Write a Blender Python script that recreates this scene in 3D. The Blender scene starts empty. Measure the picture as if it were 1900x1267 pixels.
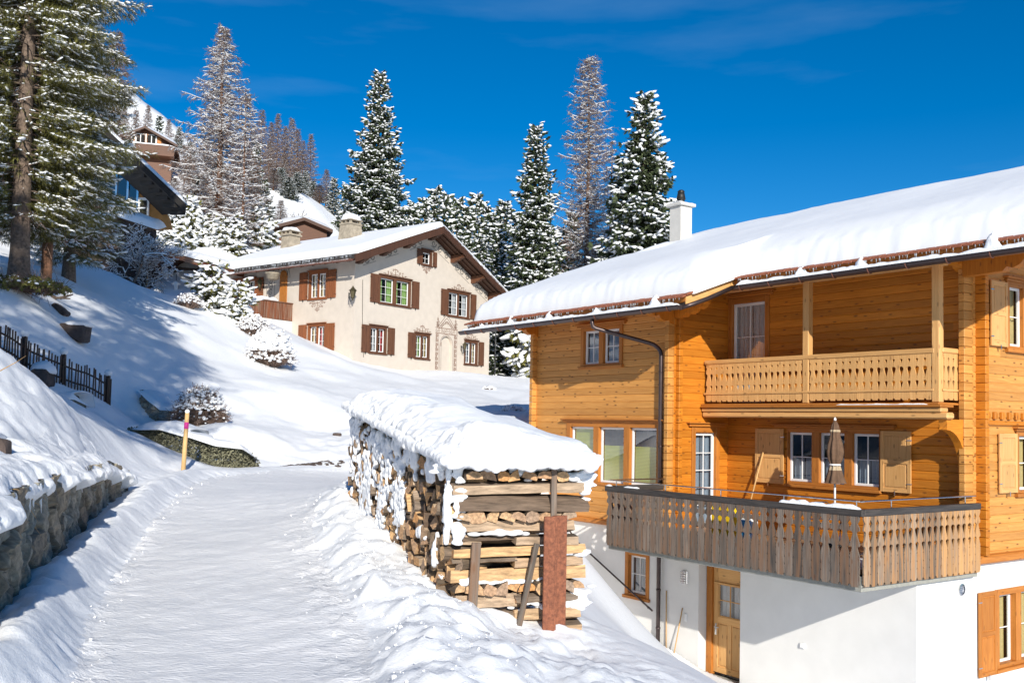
import bpy, bmesh, math, random
import numpy as np
from mathutils import Vector
sc = bpy.context.scene
COL = sc.collection
R_ = math.radians

# ------------------------------------------------------------------ camera
FPX, PCX, PCY = 1817.86, 950.0, 694.62          # focal length and principal point for a 1900 px wide frame
PIT, ROL = 0.05045, 0.01923
fw = np.array([0, math.cos(PIT), math.sin(PIT)]); rt = np.array([1.0, 0, 0]); up = np.cross(rt, fw)
RT = math.cos(ROL)*rt + math.sin(ROL)*up; UP = -math.sin(ROL)*rt + math.cos(ROL)*up
EYE = np.array([0, 0, 1.7])
cd = bpy.data.cameras.new("Camera"); cam = bpy.data.objects.new("Camera", cd); COL.objects.link(cam)
cd.sensor_fit = 'HORIZONTAL'; cd.sensor_width = 36; cd.lens = 36*FPX/1900
cd.shift_y = (PCY-633.5)/1900; cd.clip_start = .05; cd.clip_end = 5000
from mathutils import Matrix
M = Matrix.Identity(4)
for i in range(3):
    M[i][0] = RT[i]; M[i][1] = UP[i]; M[i][2] = -fw[i]; M[i][3] = EYE[i]
cam.matrix_world = M
sc.camera = cam
# ------------------------------------------------------------------ world, sun, exposure
SUN_AZ, SUN_EL = R_(-10.3), R_(23.2)            # the direction the light travels (from +Y, negative = left) and sun height
LD = np.array([math.sin(SUN_AZ)*math.cos(SUN_EL), math.cos(SUN_AZ)*math.cos(SUN_EL), -math.sin(SUN_EL)])
w = bpy.data.worlds.new("World"); sc.world = w; w.use_nodes = True
nt = w.node_tree; nt.nodes.clear()
out = nt.nodes.new('ShaderNodeOutputWorld'); bg = nt.nodes.new('ShaderNodeBackground')
sky = nt.nodes.new('ShaderNodeTexSky'); sky.sky_type = 'NISHITA'; sky.sun_disc = False
sky.sun_elevation = SUN_EL; sky.sun_rotation = math.atan2(-LD[0], -LD[1])
sky.altitude = 1800; sky.air_density = 1.0; sky.dust_density = 0.35; sky.ozone_density = 4.0
hs = nt.nodes.new('ShaderNodeHueSaturation'); hs.inputs['Saturation'].default_value = 1.36
hs.inputs['Hue'].default_value = .500; hs.inputs['Value'].default_value = 1.0
tc = nt.nodes.new('ShaderNodeTexCoord'); mp = nt.nodes.new('ShaderNodeMapping'); mp.inputs['Scale'].default_value = (1.2, 1.2, 7)
mp.inputs['Rotation'].default_value = (0, R_(-12), 0)
nz = nt.nodes.new('ShaderNodeTexNoise'); nz.inputs['Scale'].default_value = 2.2; nz.inputs['Detail'].default_value = 7
rp = nt.nodes.new('ShaderNodeValToRGB'); rp.color_ramp.elements[0].position = .50; rp.color_ramp.elements[1].position = .78
rp.color_ramp.elements[0].color = (0, 0, 0, 1); rp.color_ramp.elements[1].color = (.13, .13, .13, 1)
mx = nt.nodes.new('ShaderNodeMixRGB'); mx.inputs['Color2'].default_value = (4.6, 6.4, 8.2, 1)
L = nt.links.new
L(sky.outputs[0], hs.inputs['Color']); L(hs.outputs[0], mx.inputs['Color1']); L(tc.outputs['Generated'], mp.inputs[0]); L(mp.outputs[0], nz.inputs['Vector'])
L(nz.outputs['Fac'], rp.inputs[0]); L(rp.outputs[0], mx.inputs['Fac']); L(mx.outputs[0], bg.inputs['Color'])
bg.inputs['Strength'].default_value = .09; L(bg.outputs[0], out.inputs['Surface'])
sl = bpy.data.lights.new("Sun", 'SUN'); sun = bpy.data.objects.new("Sun", sl); COL.objects.link(sun)
sl.energy = 4.5; sl.angle = R_(.53); sl.color = (1, .94, .83)
sun.rotation_euler = Vector(LD).to_track_quat('-Z', 'Y').to_euler(); sun.location = (5, -20, 30)
sc.view_settings.view_transform = 'Standard'; sc.view_settings.look = 'None'
sc.view_settings.exposure = .35; sc.view_settings.gamma = 1
sc.render.engine = 'CYCLES'
try:
    sc.cycles.use_denoising = True; sc.cycles.max_bounces = 7; sc.cycles.diffuse_bounces = 4; sc.cycles.transparent_max_bounces = 8
except Exception: pass

# ------------------------------------------------------------------ measuring helpers
def ray(x, y): return fw + RT*((x-PCX)/FPX) - UP*((y-PCY)/FPX)
def atY(x, y, Y): d = ray(x, y); return EYE + d*(Y/d[1])
def atZ(x, y, Z): d = ray(x, y); return EYE + d*((Z-EYE[2])/d[2])
class Frame:
    def __init__(s, org, yaw):
        s.o = np.array([org[0], org[1], 0.]); s.yaw = yaw
        s.a = np.array([-math.sin(yaw), math.cos(yaw), 0]); s.b = np.array([math.cos(yaw), math.sin(yaw), 0])
    def w(s, u, v, z): return s.o + s.a*u + s.b*v + np.array([0, 0, z])
    def loc(s, p): q = np.array(p)-s.o; return np.array([q@s.a, q@s.b, p[2]])
    def onV(s, x, y, v): d = ray(x, y); t = (v-(EYE-s.o)@s.b)/(d@s.b); return s.loc(EYE+d*t)
    def onU(s, x, y, u): d = ray(x, y); t = (u-(EYE-s.o)@s.a)/(d@s.a); return s.loc(EYE+d*t)
class FaceA:                                    # a wall plane v = c of a frame, seen from the -v side; s runs along u
    def __init__(s, fr, c): s.f, s.c = fr, c; s.S = fr.a; s.N = -fr.b
    def p(s, q, z, d=0): return s.f.w(q, s.c-d, z)
    def px(s, x, y): r = s.f.onV(x, y, s.c); return r[0], r[2]
class FaceB:                                    # a wall plane u = c, seen from the -u side; s runs along v
    def __init__(s, fr, c): s.f, s.c = fr, c; s.S = fr.b; s.N = -fr.a
    def p(s, q, z, d=0): return s.f.w(s.c-d, q, z)
    def px(s, x, y): r = s.f.onU(x, y, s.c); return r[1], r[2]

# ------------------------------------------------------------------ noise
def _h(ix, iy, iz, seed):
    n = (ix.astype(np.int64)*374761393 + iy.astype(np.int64)*668265263 + iz.astype(np.int64)*2147483647 + seed*1274126177) & 0xffffffff
    n = ((n ^ (n >> 13))*1274126177) & 0xffffffff
    n = ((n ^ (n >> 16))*2246822519) & 0xffffffff
    return ((n ^ (n >> 15)) & 0xffffff)/float(0xffffff)*2-1
def vnoise(x, y, z=None, seed=0):
    x = np.asarray(x, float); y = np.asarray(y, float); z = np.zeros_like(x) if z is None else np.asarray(z, float)
    ix, iy, iz = np.floor(x), np.floor(y), np.floor(z); fx, fy, fz = x-ix, y-iy, z-iz
    fx = fx*fx*(3-2*fx); fy = fy*fy*(3-2*fy); fz = fz*fz*(3-2*fz); r = 0
    for a in (0, 1):
        for b in (0, 1):
            for c in (0, 1):
                r = r + _h(ix+a, iy+b, iz+c, seed)*(fx if a else 1-fx)*(fy if b else 1-fy)*(fz if c else 1-fz)
    return r
def fbm(x, y, z=None, oct=4, seed=0, gain=.5):
    r, a, f = 0, 1., 1.
    for i in range(oct):
        r = r + a*vnoise(np.asarray(x)*f+i*17.3, np.asarray(y)*f-i*9.1, None if z is None else np.asarray(z)*f, seed+i); a *= gain; f *= 2.03
    return r
def sstep(a, b, x): t = np.clip((x-a)/(b-a), 0, 1); return t*t*(3-2*t)

# ------------------------------------------------------------------ mesh builder
WL = {}
def tag(o, label=None, cat=None, group=None, kind=None):
    if label: o['label'] = label
    if cat: o['category'] = cat
    if group: o['group'] = group
    if kind: o['kind'] = kind
    return o
def thing(name, label, cat, loc=(0, 0, 0), group=None):
    o = bpy.data.objects.new(name, None); COL.objects.link(o); o.location = tuple(loc); o.empty_display_size = .2
    WL[o.name] = np.array(loc, float); return tag(o, label, cat, group)
def mkobj(name, me, mats, parent=None, loc=None):
    o = bpy.data.objects.new(name, me); COL.objects.link(o)
    for m in (mats if isinstance(mats, (list, tuple)) else [mats]): me.materials.append(m)
    if parent is not None: o.parent = parent; WL[o.name] = WL[parent.name]
    else: WL[o.name] = np.array(loc if loc is not None else (0, 0, 0), float); o.location = tuple(WL[o.name])
    return o
def npmesh(name, V, F, smooth=False, uv=None, mi=None, rnd=None):
    V = np.asarray(V, np.float32); F = np.asarray(F, np.int32); k = F.shape[1]
    me = bpy.data.meshes.new(name); me.vertices.add(len(V)); me.vertices.foreach_set('co', V.ravel())
    me.loops.add(F.size); me.loops.foreach_set('vertex_index', F.ravel())
    me.polygons.add(len(F)); me.polygons.foreach_set('loop_start', np.arange(0, F.size, k, dtype=np.int32))
    me.polygons.foreach_set('use_smooth', np.full(len(F), smooth))
    if mi is not None: me.polygons.foreach_set('material_index', np.asarray(mi, np.int32))
    if rnd is not None:
        at = me.attributes.new('rnd', 'FLOAT', 'POINT'); at.data.foreach_set('value', np.asarray(rnd, np.float32))
    me.update(); me.validate(); return me
class MB:
    def __init__(s): s.V, s.F, s.U, s.R, s.M = [], [], [], [], []
    def add(s, V, F, uv=None, rnd=None, mi=0):
        b = len(s.V); s.V += [tuple(v) for v in V]; r = random.random() if rnd is None else rnd
        s.R += [r]*len(V)
        for k, f in enumerate(F):
            s.F.append([b+i for i in f]); s.M.append(mi)
            s.U += (uv[k] if uv is not None else [(V[i][0]+V[i][1], V[i][2]) for i in f])
    def box(s, c, ax, h, grain=None, mi=0, bev=0.0, rnd=None):
        c = np.array(c, float); ax = [np.array(a, float)/np.linalg.norm(a) for a in ax]; h = [max(1e-4, abs(t)) for t in h]
        if grain is None: grain = int(np.argmax(h))
        if bev > min(h)*.9: bev = min(h)*.45
        sg = [(-1, -1, -1), (1, -1, -1), (1, 1, -1), (-1, 1, -1), (-1, -1, 1), (1, -1, 1), (1, 1, 1), (-1, 1, 1)]
        faces = [(0, 3, 2, 1), (4, 5, 6, 7), (0, 1, 5, 4), (2, 3, 7, 6), (1, 2, 6, 5), (0, 4, 7, 3)]
        if np.dot(np.cross(ax[0], ax[1]), ax[2]) < 0: faces = [f[::-1] for f in faces]
        r = random.random() if rnd is None else rnd; os, ot = r*40, int(r*97)*1.37
        if bev <= 0:
            V = [c+ax[0]*h[0]*a+ax[1]*h[1]*b+ax[2]*h[2]*d for a, b, d in sg]; F = faces
            LC = [(h[0]*a, h[1]*b, h[2]*d) for a, b, d in sg]
        else:
            V, LC, idx = [], [], {}
            def vid(ci, k):
                if (ci, k) not in idx:
                    p = [sg[ci][j]*(h[j] if j == k else h[j]-bev) for j in range(3)]
                    idx[(ci, k)] = len(V); LC.append(tuple(p)); V.append(c+ax[0]*p[0]+ax[1]*p[1]+ax[2]*p[2])
                return idx[(ci, k)]
            fax = [2, 2, 1, 1, 0, 0]; F = [[vid(i, fax[k]) for i in f] for k, f in enumerate(faces)]
            edges = {}
            for k, f in enumerate(faces):
                for j in range(4):
                    a, b = f[j], f[(j+1) % 4]; edges.setdefault((min(a, b), max(a, b)), []).append((k, a, b))
            for (a, b), l in edges.items():
                k1, a1, b1 = l[0]; k2 = l[1][0]; F.append([vid(b1, fax[k1]), vid(a1, fax[k1]), vid(a1, fax[k2]), vid(b1, fax[k2])])
            for i in range(8):
                t = [vid(i, 0), vid(i, 1), vid(i, 2)]
                n = np.cross(V[t[1]]-V[t[0]], V[t[2]]-V[t[0]])
                if np.dot(n, V[t[0]]-c) < 0: t = t[::-1]
                F.append(t)
        uv = []
        for f in F:
            pts = [LC[i] for i in f]; ext = [max(p[j] for p in pts)-min(p[j] for p in pts) for j in range(3)]
            n = int(np.argmin(ext)); o = [j for j in range(3) if j != n]
            if n == grain: sa, ta = o
            else: sa = grain; ta = [j for j in o if j != grain][0]
            uv.append([(p[sa]+os, p[ta]+ot) for p in pts])
        s.add(V, F, uv, r, mi)
    def fbox(s, fc, s0, s1, z0, z1, d0, d1, grain=None, bev=0., mi=0, rnd=None):
        c = fc.p((s0+s1)/2, (z0+z1)/2, (d0+d1)/2)
        g = {None: None, 's': 0, 'z': 2, 'd': 1}[grain]
        s.box(c, (fc.S, fc.N, (0, 0, 1)), ((s1-s0)/2, (d1-d0)/2, (z1-z0)/2), g, mi, bev, rnd)
    def bar(s, p, q, w, h, grain=0, bev=0., upv=(0, 0, 1), mi=0, rnd=None):
        p = np.array(p, float); q = np.array(q, float); d = q-p; l = np.linalg.norm(d); d /= l
        x = np.cross(d, upv); x /= np.linalg.norm(x); y = np.cross(x, d)
        s.box((p+q)/2, (d, x, y), (l/2, w/2, h/2), grain, mi, bev, rnd)
    def poly(s, pts, off, mi=0, grain=0, rnd=None):       # extrude a planar polygon by a vector
        n = len(pts); P = [np.array(p, float) for p in pts]; Q = [p+np.array(off) for p in P]
        r = random.random() if rnd is None else rnd
        c = sum(P)/n; e = P[1]-P[0]; e = e/np.linalg.norm(e)
        nn = np.zeros(3)
        for i in range(n): nn += np.cross(P[i]-c, P[(i+1) % n]-c)
        nn /= np.linalg.norm(nn)+1e-9
        flip = np.dot(nn, off) > 0
        F = [list(range(n)), list(range(2*n-1, n-1, -1))]+[[i, n+i, n+(i+1) % n, (i+1) % n] for i in range(n)]
        if flip: F = [f[::-1] for f in F]
        V = P+Q; t = np.cross(nn, e)
        uv = [[((V[i]-c)@e+r*40, (V[i]-c)@t+r*31+((V[i]-c)@nn)) for i in f] for f in F]
        s.add(V, F, uv, r, mi)
    def tube(s, path, rad, n=8, mi=0, cap=True, flat=1., rnd=None):
        P = [np.array(p, float) for p in path]; m = len(P)
        rad = [rad]*m if np.isscalar(rad) else list(rad)
        T = [(P[min(i+1, m-1)]-P[max(i-1, 0)]) for i in range(m)]; T = [t/(np.linalg.norm(t)+1e-9) for t in T]
        ref = np.array([0, 0, 1.]) if abs(T[0][2]) < .9 else np.array([1., 0, 0]); V, F, uv = [], [], []
        x = np.cross(T[0], ref); x /= np.linalg.norm(x); ln = 0; LL = []
        for i in range(m):
            x = x-T[i]*(x@T[i]); x /= np.linalg.norm(x)+1e-9; y = np.cross(T[i], x)
            if i: ln += np.linalg.norm(P[i]-P[i-1])
            LL.append(ln)
            for k in range(n):
                a = 2*math.pi*k/n; V.append(P[i]+x*rad[i]*math.cos(a)+y*rad[i]*math.sin(a)*flat)
        for i in range(m-1):
            for k in range(n):
                k2 = (k+1) % n; F.append([i*n+k, i*n+k2, (i+1)*n+k2, (i+1)*n+k])
                uv.append([(LL[i], k*.1), (LL[i], k*.1+.1), (LL[i+1], k*.1+.1), (LL[i+1], k*.1)])
        if cap:
            for f in (list(range(n))[::-1], [(m-1)*n+k for k in range(n)]): F.append(f); uv.append([(V[i][0], V[i][1]) for i in f])
        s.add(V, F, uv, rnd, mi)
    def lathe(s, c, prof, n=16, mi=0, axis=(0, 0, 1)):
        ax = np.array(axis, float); ax /= np.linalg.norm(ax); c = np.array(c, float)
        x = np.cross(ax, (0, 1, 0.1)); x /= np.linalg.norm(x); y = np.cross(ax, x); V, F = [], []
        for r, z in prof:
            for k in range(n): a = 2*math.pi*k/n; V.append(c+ax*z+(x*math.cos(a)+y*math.sin(a))*max(r, 1e-4))
        for i in range(len(prof)-1):
            for k in range(n): k2 = (k+1) % n; F.append([i*n+k, i*n+k2, (i+1)*n+k2, (i+1)*n+k])
        F.append(list(range(n))[::-1]); F.append([(len(prof)-1)*n+k for k in range(n)])
        s.add(V, F, None, None, mi)
    def quad(s, a, b, c, d, mi=0, rnd=None):
        a, b, c, d = [np.array(t, float) for t in (a, b, c, d)]; e = (b-a)/(np.linalg.norm(b-a)+1e-9); g = (d-a)/(np.linalg.norm(d-a)+1e-9)
        s.add([a, b, c, d], [[0, 1, 2, 3]], [[((p-a)@e, (p-a)@g) for p in (a, b, c, d)]], rnd, mi)
    def grid(s, P, mi=0, flip=False):           # P: (n,m,3)
        n, m = P.shape[:2]; V = P.reshape(-1, 3)
        F = [[i*m+j, i*m+j+1, (i+1)*m+j+1, (i+1)*m+j] for i in range(n-1) for j in range(m-1)]
        if flip: F = [f[::-1] for f in F]
        s.add(V, F, None, None, mi)
    def build(s, name, mat, parent=None, smooth=False, loc=None, label=None, recalc=False):
        o0 = WL[parent.name] if parent is not None else np.array(loc if loc is not None else (0, 0, 0), float)
        me = bpy.data.meshes.new(name); me.from_pydata([(v[0]-o0[0], v[1]-o0[1], v[2]-o0[2]) for v in s.V], [], s.F)
        uvl = me.uv_layers.new(name='UV'); uvl.data.foreach_set('uv', np.array(s.U, np.float32).ravel())
        at = me.attributes.new('rnd', 'FLOAT', 'POINT'); at.data.foreach_set('value', np.array(s.R, np.float32))
        me.polygons.foreach_set('material_index', np.array(s.M, np.int32)); me.polygons.foreach_set('use_smooth', np.full(len(s.F), smooth))
        me.update()
        if recalc:
            bm = bmesh.new(); bm.from_mesh(me); bmesh.ops.recalc_face_normals(bm, faces=bm.faces); bm.to_mesh(me); bm.free()
        o = mkobj(name, me, mat, parent, o0)
        if label: o['label'] = label
        return o
ICO_V, ICO_F = None, None
def ico(sub=1):
    bm = bmesh.new(); bmesh.ops.create_icosphere(bm, subdivisions=sub, radius=1)
    V = np.array([v.co[:] for v in bm.verts]); F = np.array([[v.index for v in f.verts] for f in bm.faces]); bm.free(); return V, F
ICO1 = ico(1); ICO2 = ico(2); ICO3 = ico(3)
def scatter(V0, F0, T, MX):                     # instance base mesh with positions T (m,3) and matrices MX (m,3,3)
    m, n = len(T), len(V0)
    V = np.einsum('mij,nj->mni', MX, V0)+T[:, None, :]
    F = F0[None, :, :]+(np.arange(m)*n)[:, None, None]
    return V.reshape(-1, 3), F.reshape(-1, F0.shape[1])

# ------------------------------------------------------------------ materials
def mat(name):
    m = bpy.data.materials.new(name); m.use_nodes = True; t = m.node_tree; b = t.nodes['Principled BSDF']
    return m, t, b, t.nodes.new, t.links.new
def flat(name, col, rough=.6, var=.12, scale=8, bump=0., metal=0, spec=.5, coord='Object'):
    m, t, b, N, L = mat(name); b.inputs['Roughness'].default_value = rough; b.inputs['Metallic'].default_value = metal
    b.inputs['Specular IOR Level'].default_value = spec
    tc = N('ShaderNodeTexCoord'); nz = N('ShaderNodeTexNoise'); nz.inputs['Scale'].default_value = scale; nz.inputs['Detail'].default_value = 6
    L(tc.outputs[coord], nz.inputs['Vector']); cr = N('ShaderNodeValToRGB')
    cr.color_ramp.elements[0].position = .3; cr.color_ramp.elements[1].position = .7
    cr.color_ramp.elements[0].color = (*[c*(1-var) for c in col], 1); cr.color_ramp.elements[1].color = (*[min(1, c*(1+var)) for c in col], 1)
    L(nz.outputs['Fac'], cr.inputs[0]); L(cr.outputs[0], b.inputs['Base Color'])
    if bump:
        bp = N('ShaderNodeBump'); bp.inputs['Strength'].default_value = bump; bp.inputs['Distance'].default_value = .02
        L(nz.outputs['Fac'], bp.inputs['Height']); L(bp.outputs[0], b.inputs['Normal'])
    return m
def snow_mat(name, col=(.87, .89, .92), bump=.3, sc1=6, sc2=45, dist=.03, stretch=None, patch=None, rough=.55):
    m, t, b, N, L = mat(name); b.inputs['Base Color'].default_value = (*col, 1); b.inputs['Roughness'].default_value = rough
    b.inputs['Specular IOR Level'].default_value = .3
    tc = N('ShaderNodeTexCoord'); n1 = N('ShaderNodeTexNoise'); n1.inputs['Scale'].default_value = sc1; n1.inputs['Detail'].default_value = 8
    n1.inputs['Roughness'].default_value = .6
    n2 = N('ShaderNodeTexNoise'); n2.inputs['Scale'].default_value = sc2; n2.inputs['Detail'].default_value = 4
    src = tc.outputs['Object']
    if stretch:
        mp = N('ShaderNodeMapping'); mp.inputs['Scale'].default_value = stretch[0]; mp.inputs['Rotation'].default_value = (0, 0, stretch[1]); L(src, mp.inputs[0]); src = mp.outputs[0]
    L(src, n1.inputs['Vector']); L(src, n2.inputs['Vector'])
    ad = N('ShaderNodeMath'); ad.operation = 'MULTIPLY_ADD'; ad.inputs[1].default_value = .22; L(n2.outputs['Fac'], ad.inputs[0]); L(n1.outputs['Fac'], ad.inputs[2])
    bp = N('ShaderNodeBump'); bp.inputs['Strength'].default_value = bump; bp.inputs['Distance'].default_value = dist
    L(ad.outputs[0], bp.inputs['Height']); L(bp.outputs[0], b.inputs['Normal'])
    if patch:
        n3 = N('ShaderNodeTexNoise'); n3.inputs['Scale'].default_value = 1.3; n3.inputs['Detail'].default_value = 9; n3.inputs['Roughness'].default_value = .7; L(src, n3.inputs['Vector'])
        cr = N('ShaderNodeValToRGB'); cr.color_ramp.elements[0].position = .42; cr.color_ramp.elements[1].position = .6
        cr.color_ramp.elements[0].color = (*patch, 1); cr.color_ramp.elements[1].color = (*col, 1)
        L(n3.outputs['Fac'], cr.inputs[0]); L(cr.outputs[0], b.inputs['Base Color'])
    return m
def wood(name, a, b_, knots=.5, rough=.55, grain=18, knotcol=(.10, .035, .01), bump=.15, tint=.22, streak=None):
    m, t, b, N, L = mat(name); b.inputs['Roughness'].default_value = rough; b.inputs['Specular IOR Level'].default_value = .35
    uv = N('ShaderNodeUVMap'); mp = N('ShaderNodeMapping'); mp.inputs['Scale'].default_value = (1.1, grain, 1)
    L(uv.outputs[0], mp.inputs[0]); nz = N('ShaderNodeTexNoise'); nz.inputs['Scale'].default_value = 1.6; nz.inputs['Detail'].default_value = 6; nz.inputs['Distortion'].default_value = .8
    L(mp.outputs[0], nz.inputs['Vector']); cr = N('ShaderNodeValToRGB'); cr.color_ramp.elements[0].position = .32; cr.color_ramp.elements[1].position = .68
    cr.color_ramp.elements[0].color = (*a, 1); cr.color_ramp.elements[1].color = (*b_, 1); L(nz.outputs['Fac'], cr.inputs[0])
    at = N('ShaderNodeAttribute'); at.attribute_name = 'rnd'
    ma = N('ShaderNodeMath'); ma.operation = 'MULTIPLY_ADD'; ma.inputs[1].default_value = tint; ma.inputs[2].default_value = 1-tint/2; L(at.outputs['Fac'], ma.inputs[0])
    m1 = N('ShaderNodeVectorMath'); m1.operation = 'SCALE'; L(cr.outputs[0], m1.inputs[0]); L(ma.outputs[0], m1.inputs['Scale'])
    col = m1.outputs[0]
    if knots > 0:
        mp2 = N('ShaderNodeMapping'); mp2.inputs['Scale'].default_value = (1.9, 5.2, 1); L(uv.outputs[0], mp2.inputs[0])
        vo = N('ShaderNodeTexVoronoi'); vo.inputs['Scale'].default_value = 1.0; vo.voronoi_dimensions = '2D'; L(mp2.outputs[0], vo.inputs['Vector'])
        k = N('ShaderNodeValToRGB'); k.color_ramp.elements[0].position = .045; k.color_ramp.elements[1].position = .12
        k.color_ramp.elements[0].color = (1, 1, 1, 1); k.color_ramp.elements[1].color = (0, 0, 0, 1); L(vo.outputs['Distance'], k.inputs[0])
        pk = N('ShaderNodeMath'); pk.operation = 'GREATER_THAN'; pk.inputs[1].default_value = .30; sp = N('ShaderNodeSeparateColor'); L(vo.outputs['Color'], sp.inputs[0]); L(sp.outputs[0], pk.inputs[0])
        mu = N('ShaderNodeMath'); mu.operation = 'MULTIPLY'; L(k.outputs[0], mu.inputs[0]); L(pk.outputs[0], mu.inputs[1])
        mu2 = N('ShaderNodeMath'); mu2.operation = 'MULTIPLY'; mu2.inputs[1].default_value = knots; L(mu.outputs[0], mu2.inputs[0])
        mx = N('ShaderNodeMixRGB'); mx.inputs['Color2'].default_value = (*knotcol, 1); L(mu2.outputs[0], mx.inputs['Fac']); L(col, mx.inputs['Color1']); col = mx.outputs[0]
    if streak:
        mp3 = N('ShaderNodeMapping'); mp3.inputs['Scale'].default_value = (.6, 9, 1); L(uv.outputs[0], mp3.inputs[0])
        n3 = N('ShaderNodeTexNoise'); n3.inputs['Scale'].default_value = 1.3; n3.inputs['Detail'].default_value = 5; L(mp3.outputs[0], n3.inputs['Vector'])
        c3 = N('ShaderNodeValToRGB'); c3.color_ramp.elements[0].position = .45; c3.color_ramp.elements[1].position = .62
        c3.color_ramp.elements[0].color = (0, 0, 0, 1); c3.color_ramp.elements[1].color = (.8, .8, .8, 1); L(n3.outputs['Fac'], c3.inputs[0])
        mx3 = N('ShaderNodeMixRGB'); mx3.inputs['Color2'].default_value = (*streak, 1); L(c3.outputs[0], mx3.inputs['Fac']); L(col, mx3.inputs['Color1']); col = mx3.outputs[0]
    L(col, b.inputs['Base Color'])
    bp = N('ShaderNodeBump'); bp.inputs['Strength'].default_value = bump; bp.inputs['Distance'].default_value = .01; L(nz.outputs['Fac'], bp.inputs['Height']); L(bp.outputs[0], b.inputs['Normal'])
    return m
def glass_mat(name, tint=(.85, .88, .9), f=.03):
    m, t, b, N, L = mat(name); t.nodes.remove(b); o = t.nodes['Material Output']
    tr = N('ShaderNodeBsdfTransparent'); tr.inputs[0].default_value = (*tint, 1); gl = N('ShaderNodeBsdfGlossy'); gl.inputs['Roughness'].default_value = .02
    lw = N('ShaderNodeLayerWeight'); lw.inputs['Blend'].default_value = .35; ma = N('ShaderNodeMath'); ma.operation = 'MULTIPLY_ADD'; ma.inputs[1].default_value = .22; ma.inputs[2].default_value = f
    L(lw.outputs['Fresnel'], ma.inputs[0]); mx = N('ShaderNodeMixShader'); L(ma.outputs[0], mx.inputs[0]); L(tr.outputs[0], mx.inputs[1]); L(gl.outputs[0], mx.inputs[2]); L(mx.outputs[0], o.inputs[0]); return m
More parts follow.
